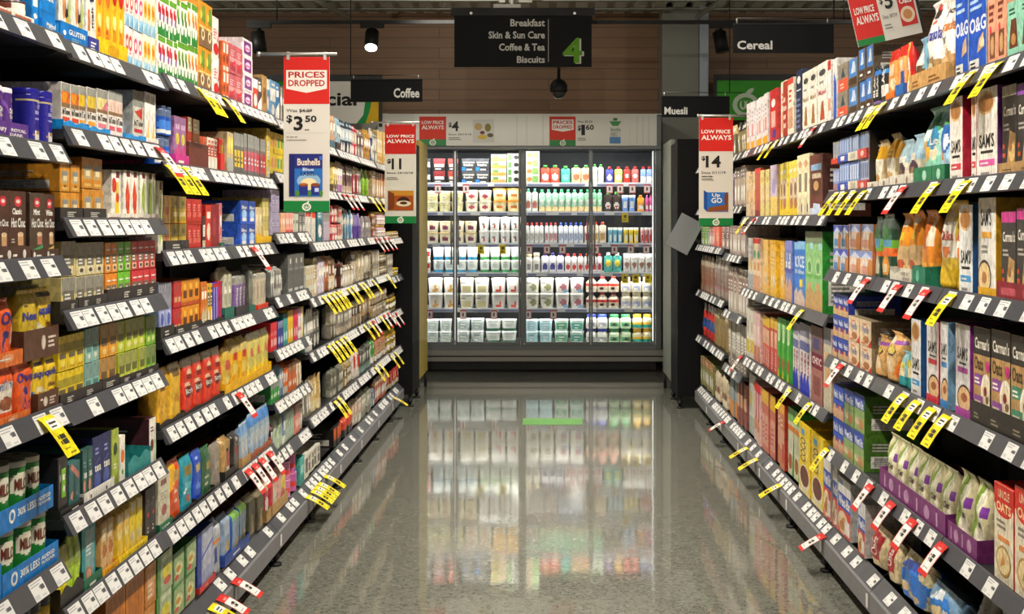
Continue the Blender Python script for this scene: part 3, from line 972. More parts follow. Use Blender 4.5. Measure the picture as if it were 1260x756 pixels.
# posters on the header
def sheet(name, x0, z0, x1, z1, y, ops, base, label, cat, t=.003, group=None, mt='matt', yaw=0.0, cx=None):
    w, h = x1 - x0, z1 - z0
    o = link(name, carton(w, h, t, base, ops, sops='', ch=.0003).build(name, mt), None, ((x0 + x1) / 2, y, z0), yaw)
    return tag(o, label, cat, group)
P = lambda a, b, c, d: (WX(a, YF - .1), WZ(d, YF - .1), WX(b, YF - .1), WZ(c, YF - .1))
x0, z0, x1, z1 = P(516, 613, 143.5, 179.5)
sheet('price_poster', x0, z0, x1, z1, YF - .1045, 'R 0 .22 .34 1 d8341f;R 0 0 .34 .22 3d8a4f;T .03 .74 .31 .86 w LOW PRICE;T .03 .56 .31 .7 w ALWAYS;A .17 .12 .045 w 3d8a4f;T .37 .62 .41 .8 k $;T .41 .5 .5 .84 k 4;t .37 .36 .66 .42 k Since 24/10/18;L .37 .2 .6 .32 2 gy;R .68 .12 .95 .9 d3d2cb;'
      'O .75 .65 .05 .12 c9a46a;O .87 .62 .04 .14 8a7a3a;O .8 .3 .06 .08 d9b84a;O .9 .36 .04 .07 6a5a3a;O .8 .45 .03 .06 7a3a3a', 'e6e3da', 'red and white four dollar poster on left half of fridge header', 'poster', group='price posters on the fridge header')
x0, z0, x1, z1 = P(676, 775.5, 143.5, 179.5)
sheet('price_poster', x0, z0, x1, z1, YF - .1045, 'R 0 .2 .325 1 d8341f;R 0 0 .325 .2 3d8a4f;P w .03 .55 .03 .9 .3 .9 .3 .55 .165 .48;T .045 .74 .285 .86 c9211e PRICES;T .045 .58 .285 .7 c9211e DROPPED;A .165 .1 .04 w 3d8a4f;t .35 .78 .53 .86 k Was $2.50;T .35 .5 .39 .7 k $;T .395 .36 .44 .72 k 1;T .45 .54 .55 .72 k 60;'
      'L .35 .18 .5 .3 2 gy;R .745 .08 .88 .3 5a8fc4;R .745 .3 .88 .5 d9d9d2;P 4a9a5a .74 .84 .89 .84 .85 .68 .78 .68;R .79 .86 .84 .95 3a7a4a;t .76 .5 .88 .62 1f7a5a kids;L .76 .33 .86 .47 3 gy', 'e6e3da', 'red and white dollar sixty poster on right half of fridge header', 'poster', group='price posters on the fridge header')
# price flags and tags clipped to the fridge shelves
def flag(px, py, red, rowlab):
    z = WZ(py, YS)
    x = WX(px, YS)
    w, h = .062, .085
    ops = 'R 0 .86 1 1 c9302a;R 0 0 .08 1 d8584f;R .92 0 1 1 d8584f;R 0 0 1 .1 d8584f;R .35 .3 .62 .7 8a3a36' if red else 'L .15 .15 .85 .4 3 8a7410;R .3 .5 .7 .8 6a5a10'
    o = sheet('price_flag', x - w / 2, z - h - .012, x + w / 2, z - .012, YS - .026, ops, 'f2ece6' if red else 'f2d21a', rowlab, 'price flag', t=.002, group='price flags in the fridge')
FL = dict(r=[(539, 225.5), (573.5, 225.5), (750, 225.5), (763, 225.5), (778, 225.5), (796, 225.5), (651, 300), (673, 300), (692, 300), (733, 300), (756, 300), (776, 300), (795, 300), (529, 380), (570, 380), (608, 380), (650, 380), (681, 380)],
          y=[(769, 261), (592, 300), (619, 300), (769, 336), (782, 336), (797, 336)])
for c, lst in FL.items():
    cnt = {}
    for px, py in lst:
        k = cnt[py] = cnt.get(py, 0) + 1
        n_ = sum(1 for q in lst if q[1] == py)
        rown = ['top', 'second', 'third', 'fourth', 'fifth'][FSH.index(py) if py in FSH else 0]
        pos = ORDL[k - 1] + ' from left ' if n_ > 1 else ''
        flag(px, py, c == 'r', f"{'red edged white' if c == 'r' else 'yellow'} price flag, {pos}under the fridge's {rown} shelf")

# ---------------------------------------------------------------- fridge contents: px0 px1 count layers ytop|shape|cols|ops|kind|desc|lid
FROWS = [225.5, 261, 300, 336, 380, 423.5]
def fstock(text):
    row = 0
    seen = {}
    for line in text.strip().split('\n'):
        if line.startswith('row'):
            row = int(line.split()[1]); continue
        f = line.split('|')
        n = f[0].split()
        x0, x1, cnt, lay, yt = float(n[0]), float(n[1]), int(n[2]), int(n[3]), float(n[4])
        D = YS + .02
        z0 = WZ(FROWS[row], YS) + .0005 if row < 5 else zb + .0055
        H = WZ(yt, D) - z0
        shape = f[1][0]
        sq = 'q' in f[1]
        cols = f[2].split(',')
        base, acc, ac2 = cols[0], (cols[1] if len(cols) > 1 else 'w'), (cols[2] if len(cols) > 2 else 'w')
        ops = f[3] or TEMPL[int(x0) % 5]
        ops = ' '.join(acc if q == 'a' else ac2 if q == 'c' else q for q in ops.replace(';', ' ; ').split(' '))
        W0, W1 = WX(x0, D), min(WX(x1, D), fx1 - .02)
        if acc == 'c': acc = 'be'
        wi = (W1 - W0) / cnt
        w = wi - .0025
        hl = H / lay
        dd = dict(b=.1, y=.04, p=.05).get(shape, w)
        parts = pack(shape, round(w, 4), round(hl - .001, 4), dd, base, ops, None, 7 if sq else 1, .8, f[6] if len(f) > 6 and f[6] else None, sops='')
        rown = ['top', 'second', 'third', 'fourth', 'fifth', 'bottom'][row]
        for l in range(lay):
            for i in range(cnt):
                o = assemble(f[4], parts, (W0 + wi * (i + .5), D, z0 + l * hl))
                seen.setdefault((f[5], rown), []).append((o, W0 + wi * (i + .5), l, f[5]))
    for (desc, rown), its in seen.items():
        nl = max(q[2] for q in its) + 1
        for l in range(nl):
            ls = sorted([q for q in its if q[2] == l], key=lambda q: q[1])
            for k, q in enumerate(ls):
                lab = desc + (f", {ORDL[k]} from left" if len(ls) > 1 else '') + ((', ' + (['lower', 'upper'] if nl == 2 else ['lowest', 'second', 'third', 'topmost'])[l] + ' layer') if nl > 1 else '') + f", fridge {rown} shelf"
                tag(q[0], lab, q[0].name.split('.')[0].split('_')[-1], desc)
CUP = 'O .5 .5 .3 .24 a;L .3 .42 .7 .6 2 c'
TUB = 'R .1 .2 .9 .8 a;O .5 .5 .25 .2 c'
fstock('''row 0
524 530 1 2 195|b|2a2a30,w|R .1 .3 .9 .7 w|yoghurt_pack|black yoghurt four pack
533 548 1 2 195|b|241d22,c|B .55 1 8a3034;R .1 .3 .9 .55 w;L .15 .1 .85 .25 1 w|yoghurt_pack|black yoghurt four pack with dark red lids
551 564 1 2 195|b|241d22,c|B .55 1 9a3a34;R .1 .3 .9 .55 e8b0a0;L .15 .1 .85 .25 1 w|yoghurt_pack|black yoghurt four pack with rust lids
568 602 2 2 195|b|2b2c30,w|B .62 1 44454a;R .08 .62 .92 .74 c9bfae;T .15 .4 .85 .56 w halo;R 0 0 .3 .3 1f6fc0;L .35 .06 .95 .24 1 w|yoghurt_pack|charcoal high protein yoghurt pack with blue corner
604 623 1 4 190|b|dfe2d0,6f9a4a|B 0 .5 c98f4a;R .1 .5 .9 .9 a;R .5 .55 .95 .85 w|yoghurt_pack|green and brown yoghurt twin pack
624 640 1 4 189|b|e6e4da,5f8a4a|R .05 .1 .35 .9 a;O .7 .5 .2 .3 k|yoghurt_pack|white yoghurt twin pack with green end
646 664 1 4 186|b|e9e6d6,7fa85a|R .5 .1 .95 .9 a;O .3 .5 .2 .3 c98a4a|yoghurt_pack|white and green yoghurt twin pack
665 689 2 1 203|y|d84a34,w|O .5 .4 .34 .2 w|yoghurt_pouch|red squeeze yoghurt pouch with green cap|g
690 702 1 1 204|y|3fae8a,w|O .5 .4 .34 .2 lb|yoghurt_pouch|mint squeeze yoghurt pouch with green cap|g
703 727 2 1 203|y|e8c89a,w|O .5 .4 .34 .2 e06a4a|yoghurt_pouch|cream and orange squeeze yoghurt pouch|g
728 743 2 1 202|y|d9e0c8,w|O .5 .4 .34 .2 w|yoghurt_pouch|pale green squeeze yoghurt pouch|g
745 755 1 1 205|y|4a4a9a,w|O .5 .4 .3 .2 w|yoghurt_pouch|violet squeeze yoghurt pouch with red cap|r
756 766 1 1 205|y|f0c060,w|O .5 .4 .3 .2 w|yoghurt_pouch|yellow squeeze yoghurt pouch with red cap|r
767 776 1 1 205|y|c03028,w|O .5 .5 .25 .12 w|yoghurt_pouch|dark red squeeze yoghurt pouch|r
777 786 1 1 205|y|e0605a,w|O .5 .5 .3 .15 w|yoghurt_pouch|coral squeeze yoghurt pouch with red cap|r
788 806 2 1 205|y|7f9ad0,w|B 0 .5 w|yoghurt_pouch|blue and white squeeze yoghurt pouch|r
row 1
524 570 3 2 235|u|e3d9ac,d0c890|TUBS|yoghurt_tub|pale yellow yoghurt tub with clear lid|cfc8b0
572 605 2 2 234|u|efe6cc,b5485a|O .5 .5 .3 .2 a|yoghurt_tub|cream yoghurt tub with pink fruit picture|d9d3c0
606 641 2 2 232|u|f0d9a0,c9782a|R 0 .35 1 .75 efe3c0;O .5 .5 .3 .18 a|yoghurt_tub|cream yoghurt tub with orange lid|e8981f
646 662 2 1 232|y|dfe6dc,w|O .5 .35 .35 .2 c96a5a|yoghurt_pouch|clear white squeeze pouch with green cap|3fae6a
663 727 8 1 233|y|a8d8b8,3fae6a|B 0 .3 e8c890;R .25 .35 .75 .6 w|yoghurt_pouch|pale green squeeze pouch with green cap|3fae6a
728 741 2 1 233|y|8fd0a0,w|B 0 .3 e8c890;R .25 .35 .75 .6 c|yoghurt_pouch|mint squeeze pouch with green cap|2f9a5a
743 764 2 1 236|y|3a2a26,w|O .5 .35 .3 .2 w;O .5 .3 .15 .1 a04030|yoghurt_pouch|dark brown squeeze pouch with green cap|g
765 782 2 1 240|u|6f9ad8,w|R .2 .3 .8 .7 w|yoghurt_tub|tall light blue yoghurt cup|e8e6e0
784 793 1 1 240|y|f0a03a,w|R .2 .2 .8 .5 w|yoghurt_pouch|orange squeeze pouch with pink neighbours|o
794 806 2 1 240|y|e05a9a,w|R .2 .2 .8 .5 w|yoghurt_pouch|pink squeeze yoghurt pouch|pk
row 2
524 587 4 2 272|u|ebe2c6,7a3a5a|O .5 .45 .3 .2 a;L .2 .6 .8 .8 1 c9782a|yoghurt_tub|cream yoghurt tub with plum coloured spot|d0b884
589 641 4 2 267|u|f2f0ea,c9483a|O .5 .32 .16 .1 a;L .3 .5 .7 .66 2 gy|yoghurt_tub|tall white yoghurt cup with small fruit picture|f2f0ea
646 669 4 1 274|y|e9e6e2,b0a8a0|R .2 .15 .8 .55 sl|yoghurt_pouch|white squeeze pouch with red cap|c9302a
670 686 3 1 274|y|e4dedc,8a8080|R .2 .15 .8 .55 c98a8a|yoghurt_pouch|pale pink squeeze pouch with red cap|c9302a
687 718 5 1 274|y|dfe2ea,2f4fb0|R .2 .15 .8 .55 a9b4d4|yoghurt_pouch|silver squeeze pouch with blue cap|2f4fb0
719 727 1 1 274|y|e9d0c8,c9302a|R .2 .15 .8 .55 a|yoghurt_pouch|blush squeeze pouch with red cap|c9302a
728 746 2 1 273|y|e6d8c0,c9a05a|R .2 .15 .8 .55 a|yoghurt_pouch|beige squeeze pouch with red cap|d0392a
748 766 3 1 280|u|7fc0d8,w|R .2 .2 .8 .6 w|yoghurt_tub|pale blue yoghurt cup in green tray|e8e6e0
767 786 3 1 280|u|f0d040,w|R .2 .2 .8 .6 w|yoghurt_tub|yellow yoghurt cup in green tray|e8e6e0
788 806 3 1 280|u|e8a8a8,w|R .2 .2 .8 .6 c9302a|yoghurt_tub|pink yoghurt cup in green tray|e8e6e0
row 3
524 530 1 2 306|u|d9d2ca,c9302a|R .1 .5 .9 .9 a|yoghurt_tub|white yoghurt tub with red band|e8e6e0
532 588 4 2 304|u|e8ece6,2f8fb8|B 0 .28 a;B .28 .36 w;R .3 .45 .7 .85 c9d0cc|yoghurt_tub|white yoghurt tub with blue tray band|f2f0ea
590 641 4 2 304|u|e8ece6,3f9a5a|B 0 .28 a;B .28 .36 w;R .3 .45 .7 .85 c9d0cc|yoghurt_tub|white yoghurt tub with green tray band|f2f0ea
646 665 2 1 311|j|e0dcd2,8a8a8a|R .2 .2 .8 .6 a|yoghurt_jar|white lidded yoghurt jar|d9c8a0
666 694 3 1 311|y|e0dce0,3a3a8a|O .5 .35 .35 .2 a|yoghurt_pouch|white squeeze pouch with navy berry print|2f2f7a
695 726 4 1 312|y|e8dcd8,c9302a|O .5 .35 .3 .16 a|yoghurt_pouch|white squeeze pouch with strawberry print|c9302a
728 741 2 1 312|y|e0d0d0,a82a3a|O .5 .35 .35 .2 a|yoghurt_pouch|blush squeeze pouch with berry print|c9302a
743 765 2 1 311|y|4aa89a,f0d040|O .5 .55 .3 .2 a|yoghurt_pouch|teal squeeze pouch with lemon print|e8e6e0
767 806 4 1 312|p|ece8e2,a0705a|O .5 .4 .3 .18 a|yoghurt_pouch|white stand-up yoghurt pouch with nut print
row 4
526 564 2 2 342|uq|ece6da,e0a040|P a .3 .1 .5 .6 .75 .15;L .1 .8 .6 .92 1 gy|yoghurt_tub|square white yoghurt tub with orange swirl
565 602 2 2 342|uq|ece8d8,c9bc8a|R .15 .1 .85 .5 a;L .1 .7 .6 .9 1 gy|yoghurt_tub|square cream yoghurt tub with vanilla print
604 641 2 2 342|uq|ece6de,d8483a|P a .3 .1 .45 .6 .5 .3 .7 .65 .7 .1;L .1 .8 .6 .92 1 gy|yoghurt_tub|square white yoghurt tub with red swirl
646 682 2 2 342|uq|eae4d6,9a9a70|O .6 .45 .25 .3 a;L .1 .75 .6 .9 1 gy|yoghurt_tub|square white yoghurt tub with olive picture
683 719 2 2 342|uq|ece6de,b5707a|O .6 .45 .25 .3 a;R .6 .05 .95 .3 lb|yoghurt_tub|square white yoghurt tub with berry picture
721 762 3 2 340|o3|efe6d2,c9302a|B .5 .62 a;R .15 .15 .85 .45 c9b8a0;L .2 .2 .8 .4 2 k|yoghurt_jar|round cream yoghurt jar with red band|c9302a
764 806 3 2 341|j|efe8d4,a8b0d8|R .1 .2 .9 .6 a;L .2 .25 .8 .5 2 w|yoghurt_jar|round cream yoghurt jar with lilac label|e8dfc0
row 5
524 556 2 2 393|uq|dfe3e0,b8c4bc|TUBS|yoghurt_tub|square white yoghurt tub with pale grey label|e8ebe8
561 596 2 2 392|uq|dde2e0,a8b4b0|TUBS|yoghurt_tub|square white tub with silver label|e8ebe8
597 636 2 2 393|uq|e0e4de,2f6a4a|B 0 .3 a;O .5 .6 .3 .15 c9d0c8|yoghurt_tub|square white tub in dark green tray|e8ebe8
646 680 2 2 393|uq|cfe6ea,9fc8d4|TUBS|yoghurt_tub|square pale blue yoghurt tub|d9eef2
682 700 1 2 393|uq|d4e6d8,5a9a7a|TUBS|yoghurt_tub|square pale green yoghurt tub|dfeee8
701 719 1 2 393|uq|cfe2da,4a9a8a|TUBS|yoghurt_tub|square mint yoghurt tub|dfeee8
721 748 2 2 387|j|e8e6da,9a9aa0|R .1 .2 .9 .6 a;L .2 .25 .8 .5 2 w|yoghurt_jar|round yoghurt jar with blue lid|2f44b0
749 777 2 2 387|j|cfe0c0,5a9a6a|R .1 .2 .9 .6 a;O .5 .4 .2 .1 k|yoghurt_jar|round pale green yoghurt jar with green lid|2f8a4a
778 805 2 2 387|j|f0e6c0,2f9a8a|B .15 .4 a;B .4 .6 e8b82a|yoghurt_jar|round yoghurt jar with yellow lid|f2b81f
'''.replace('TUBS', 'R .12 .2 .88 .8 a;L .25 .3 .75 .7 3 w'))

# ---------------------------------------------------------------- hanging and blade signs
def sign(name, px0, px1, py0, py1, D, base, ops, label, cat='sign', t=.006, mt='sign', yaw=0.0, group=None):
    x0, x1, z0, z1 = WX(px0, D), WX(px1, D), WZ(py1, D), WZ(py0, D)
    w, h = x1 - x0, z1 - z0
    o = link(name, carton(w, h, t, base, ops, sops='', ch=.0006).build(name, mt), None, ((x0 + x1) / 2, D, z0), yaw)
    return tag(o, label, cat, group)
D4 = 12.5
s = sign('aisle_sign', 559, 728, 20, 82.5, D4, '08090a', 'T .408 .80 .66 .945 e4e4e0 Breakfast;T .249 .56 .66 .705 e4e4e0 Skin & Sun Care;T .325 .32 .66 .465 e4e4e0 Coffee & Tea;T .456 .08 .66 .215 e4e4e0 Biscuits;R .683 .1 .687 .94 d0d0cc;T .80 .065 .945 .56 e0e0d8 4;T .79 .08 .932 .575 6fb02f 4', 'large hanging black aisle sign with a big green four', t=.03)
m = M().box(-(728 - 559 + 8) / 2 * D4 / F, -.03, 0, (728 - 559 + 8) / 2 * D4 / F, .06, .065)
h = s.dimensions.z
zz = (82.5 - 20) * D4 / F
o = link('header_bar', m.build('header_bar', 'black'), s, (0, 0, zz + .0005))
for q in (-.42, .42): link('fixing', M().tube((q, -.032, zz + .02), (q, -.030, zz + .02), .012, n=10).build('fixing', 'chrome'), s)
link('hanging_rod', M().tube((-.13, .02, zz + .066), (-.13, .02, 3.505 - WZ(82.5, D4)), .016).box(-.24, 0, zz + .066, -.02, .05, zz + .1).build('hanging_rod', 'steel'), s)
def blade(px0, px1, py0, py1, D, text, tb, label, yaw, rod):
    s = sign('category_sign', px0, px1, py0, py1, D, '07080a', f'T {tb} d6d6d2 {text}', label, 'sign', group='black category signs above the shelves', yaw=yaw)
    w, h = (px1 - px0) * D / F, (py1 - py0) * D / F
    link('top_channel', M().box(-w / 2, -.004, h + .0005, w / 2, .006, h + .005).build('top_channel', 'black'), s)
    for q in (-w / 2 + .02, w / 2 - .03):
        link('hanging_clip', M().tube((q, .003, h + .005), (q, .003, h + .03), .004, n=8).build('hanging_clip', 'chrome'), s)
    link('support_rod', M().tube((-w / 2 if rod < 0 else -w / 2 + .02, .003, h + .03), (w / 2 if rod < 0 else w / 2 + .1, .003, h + .03), .003, n=8).tube((rod * w / 2, .003, h + .03), (rod * w / 2, .003, 3.505 - WZ(py1, D)), .004, n=6).build('support_rod', 'black'), s)
blade(902, 1026, 30, 65.5, 7.5, 'Cereal', '.04 .13 .39 .44', 'black hanging blade sign reading Cereal above the right shelves', 0.0, 1)
blade(814, 898, 119, 144.5, 11.0, 'Muesli', '.04 .14 .38 .5', 'black hanging blade sign reading Muesli at right aisle end', math.radians(2), 1)
blade(431, 520, 98, 125.5, 10.6, 'Coffee', '.6 .18 .96 .62', 'black hanging blade sign reading Coffee above the left shelves', math.radians(-3), -1)

RED = 'd3261f'
def talker(px0, px1, py0, py1, D, ops, label, rodpx):
    s = sign('price_sign', px0, px1, py0, py1, D, 'ddd9d0', ops, label, 'price sign', t=.003, group='price signs hung over the aisle')
    w, h = (px1 - px0) * D / F, (py1 - py0) * D / F
    cx = ((px0 + px1) / 2 - VX) * D / F
    a, b = (rodpx[0] - VX) * D / F - cx, (rodpx[1] - VX) * D / F - cx
    link('hanging_rod', M().tube((a, .0015, h + .012), (b, .0015, h + .012), .0065).tube((a, .0015, h + .012), (a + (b - a) * .04, .0015, h + .012), .010).build('hanging_rod', 'chrome'), s)
    for q in (.1, .9):
        link('clip', M().box(-w / 2 + w * q - .006, -.004, h - .012, -w / 2 + w * q + .006, -.0008, h + .02).build('clip', 'chrome'), s)
AP = 'A .5 .036 .105 w 17803f'
talker(349, 405.5, 70, 261, 6.2, f'B 0 .072 17803f;{AP};B .697 1 {RED};P ece8e0 .055 .795 .055 .915 .945 .915 .945 .795 .5 .768;T .1 .865 .9 .905 b8231d PRICES;T .1 .81 .9 .852 b8231d DROPPED;t .06 .64 .62 .665 k Was $4.29;R .36 .65 .62 .654 k;T .06 .57 .19 .625 k $;T .22 .525 .42 .618 k 3;T .47 .58 .72 .622 k 50;t .46 .525 .56 .534 k ea;R .05 .508 .95 .51 sl;T .06 .478 .3 .488 k 47 per ea;L .06 .462 .7 .472 1 gy;'
       'R .12 .1 .85 .375 232a7a;P 1b2468 .12 .12 .24 .1 .24 .365 .12 .375;R .24 .1 .85 .36 2a6fc0;R .24 .28 .85 .36 28307f;O .55 .2 .26 .05 8fb8d8;O .55 .18 .18 .04 f2dfb0;T .3 .3 .8 .345 f0e0c8 Bushells;t .42 .265 .66 .285 e8f0f8 Blue;T .37 .235 .7 .258 20306a LABEL;R .34 .11 .53 .175 24348a;R .6 .11 .79 .175 24348a;O .435 .175 .1 .012 8a4a2a;O .695 .175 .1 .012 8a4a2a;O .435 .18 .09 .006 b06a3a;R .68 .13 .77 .155 c8d4f0;O .3 .12 .05 .02 4f8a3a;O .57 .12 .04 .02 4f8a3a;O .82 .12 .04 .02 4f8a3a;R .78 .335 .84 .36 3f6fd0', 'red and white prices dropped sign picturing a blue tea box', (316, 414.5))
talker(473.5, 512, 153, 275, 9.9, f'B 0 .072 17803f;A .5 .036 .11 w 17803f;B .7 1 c4241c;T .06 .865 .94 .895 f0ece4 LOW PRICE;T .06 .81 .94 .85 f0ece4 ALWAYS;T .07 .6 .2 .65 k $;T .22 .545 .53 .655 k 11;t .06 .5 .9 .52 k Since 24/10/18;L .06 .44 .6 .475 2 gy;R .1 .13 .92 .33 a8501c;B 0 0 w;R .1 .28 .92 .33 c98a2a;P 7a3a18 .1 .13 .3 .15 .3 .3 .1 .33;O .6 .22 .2 .05 3a2014;O .6 .2 .24 .03 e8d8b8;O .6 .205 .12 .015 4a2814', 'red and white eleven dollar sign picturing a coffee pack', (456, 516))
talker(860, 902, 145, 278, 8.82, f'B 0 .07 17803f;A .5 .035 .11 w 17803f;B .69 1 {RED};T .07 .855 .92 .89 f2efe8 LOW PRICE;T .07 .795 .95 .84 f2efe8 ALWAYS;T .07 .6 .19 .645 k $;T .2 .54 .64 .65 k 14;t .07 .48 .78 .505 k Since 5/11/19;T .07 .452 .42 .462 k ea;L .07 .42 .6 .445 2 gy;P 1f4fa0 .14 .16 .24 .13 .24 .31 .14 .33;R .24 .13 .86 .31 2a6fc4;P 8a4a24 .24 .13 .86 .14 .86 .2 .3 .17;O .8 .25 .06 .06 7a3f20;T .38 .26 .62 .3 w Up;T .36 .21 .68 .26 w GO', 'red and white fourteen dollar sign picturing a blue drink pack', (858, 920))
# landscape sign hanging askew above the top right shelf
D5 = 5.25
o = link('price_sign', carton(.225, .175, .004, 'ddd9d0', f'R 0 .13 .42 1 {RED};R 0 0 .42 .13 17803f;T .05 .62 .36 .76 f2efe8 LOW PRICE;T .05 .42 .4 .58 f2efe8 ALWAYS;T .46 .7 .51 .86 k $;T .53 .6 .66 .95 k 5;t .46 .42 .68 .5 k Since 18/7/19;L .46 .22 .62 .34 2 gy;R .72 .2 .97 .95 c8282a;R .72 .8 .97 .95 2a3a8a;O .84 .42 .11 .16 e8d0b0;O .84 .42 .07 .1 c98a5a;T .75 .64 .94 .74 w Oats', sops='').build('price_sign', 'matt'), None, (WX(1096, D5), D5, WZ(49, D5)), 0)
o.rotation_euler = (0, math.radians(-13), 0)
tag(o, 'red and white five dollar sign hanging askew above upper right shelf', 'price sign', 'price signs hung over the aisle')
link('back_frame', M().box(.1126, -.001, 0, .122, .012, .175).box(-.1125, .0045, .02, .1125, .012, .17).build('back_frame', 'black'), o)
link('hanging_rod', M().tube((-.06, .0135, .12), (.30, .0135, .30), .006).tube((.0, .0135, .15), (.0, .0135, 1.2), .004).build('hanging_rod', 'chrome'), o)

# green emblem panel and the half hidden special board behind the shelves
def board(px0, px1, py0, py1, D, base, ops, label):
    s = sign('promotional_board', px0, px1, py0, py1, D, base, ops, label, 'sign', t=.02)
    w, h = (px1 - px0) * D / F, (py1 - py0) * D / F
    fr = M().box(-w / 2 - .03, -.01, -.03, -w / 2 - .0005, .03, h + .06).box(w / 2 + .0005, -.01, -.03, w / 2 + .03, .03, h + .06).box(-w / 2, -.012, h + .0005, w / 2, .03, h + .06)
    link('frame', fr.build('frame', 'black'), s)
    link('support_post', M().box(-w / 2 + .1, .031, -WZ(py1, D), -w / 2 + .14, .06, h).build('support_post', 'black'), s)
board(882, 990, 99, 148, 14.9, '3f9a2e', 'A .33 .42 .16 c9d6c0 3f9a2e', 'green framed board with white leafy emblem behind the right shelves')
board(330, 466, 100, 152, 14.0, 'd9d6cc', 'P 1f8a45 .8 0 .86 .2 .88 .55 .86 .8 .84 1 .94 1 .95 .7 .92 .3 .88 0;P c9a01e .88 0 .92 .3 .95 .7 .94 1 1 1 1 0;T .2 .32 .8 .75 k Special;R 0 0 .5 1 2f7a2a;O .1 .6 .08 .2 4f9a3a;O .25 .4 .09 .2 3a6a2a;O .38 .6 .08 .25 4f9a3a', 'white special board with green arc and yellow edge behind left shelves')
slab('wall_left', -2.6, 14.75, 0, -1.545, 14.8, 2.44, mat('white_partition', 'd9d5cb', rough=.5))  # added slab standing in for the white fridge header running on to the left

# dome camera under a ceiling drop
dc = (687.5 - VX) * 13 / F
cm = empty('security_camera', (dc, 13, WZ(122, 13)))
tag(cm, 'black dome security camera hanging beneath the aisle sign', 'camera')
z_ = WZ(122, 13)
link('drop_pole', M().tube((0, 0, .16), (0, 0, 3.0745 - z_), .014).build('drop_pole', 'black'), cm)
link('housing', M().lathe([(.02, .17), (.05, .155), (.072, .12), (.075, .075), (.07, .06), (.06, .055)], n=24).build('housing', 'black'), cm)
link('dome', M().lathe([(.058, .055), (.055, .035), (.042, .015), (.02, .003), (0, 0)], n=20).build('dome', mat('smoked_dome', '3a3a3a', rough=.08)), cm)

# flat green rectangle on the floor and the end displays
st = tag(link('floor_patch', M().box(-.2, -.17, 0, .215, .17, .0012).build('floor_patch', mat('green_floor_vinyl', '4f8a35', rough=.35, noise=.08))), 'green rectangular patch on polished floor before the fridge', 'floor sticker')
st.location = (.02, 10.75, .0002)
def end_unit(sg, y0, xi, label):
    e = empty('end_display', (0, 0, 0))
    tag(e, label, 'end display', 'dark display ends of the shelving runs')
    X = lambda a, b: (min(sg * a, sg * b), max(sg * a, sg * b))
    a, b = X(xi, 1.62)
    link('end_panel', M().box(a, y0, .09, b, y0 + .03, 2.0 if sg < 0 else 2.02).build('end_panel', 'panel'), e)
    a, b = X(xi, xi + .03)
    link('side_panel', M().box(a, y0 + .031, .09, b, y0 + .62, 2.0).build('side_panel', 'panel'), e)
    bm = mat('ochre_board' if sg < 0 else 'grey_board', 'b59f48' if sg < 0 else '8c928a', rough=.5, noise=.1)
    a, b = X(xi + .0, xi + .03)
    link('edge_board', M().box(a, y0 + .621, .14, b, y0 + 1.45, 2.05).build('edge_board', bm), e)
    for yy in (y0 + .02, y0 + .6):
        f = M()
        x = sg * (xi + .02)
        f.tube((x, yy, 0), (x, yy, .012), .028, n=12); f.tube((x, yy, .012), (x, yy, .09), .012, n=8); f.tube((x, yy, .03), (x, yy, .055), .019, n=6)
        link('foot', f.build('foot', 'black'), e)
    x = sg * (xi + .015)
    for q in ((sg * 1.55, y0 + .02, .09), (x, y0 + 1.42, .14)):
        link('foot', M().tube((q[0], q[1], 0), q, .012, n=8).build('foot', 'black'), e)
    a, b = X(xi + .1, 1.6)
    link('shelf', M().box(a, y0 + .04, .3, b, y0 + .62, .33).box(a, y0 + .04, 1.2, b, y0 + .62, 1.23).build('shelf', 'shelf'), e)
end_unit(-1, 11.62, 1.03, 'black display end with ochre edge board left of the fridge')
end_unit(1, 11.5, .965, 'black display end with grey edge board right of the fridge')
# loose bracket card leaning out at the right end
o = link('bracket_card', M().box(-.09, 0, -.13, .09, .006, .13).build('bracket_card', mat('grey_card', '8a8c90', rough=.5)), None, (1.0, 11.30, 1.31))
o.rotation_euler = (0, math.radians(28), 0)
tag(o, 'tilted grey blank card sticking out under the fourteen dollar sign', 'card')
link('arm', M().box(.03, .0065, -.01, .14, .016, .01).build('arm', 'black'), o)

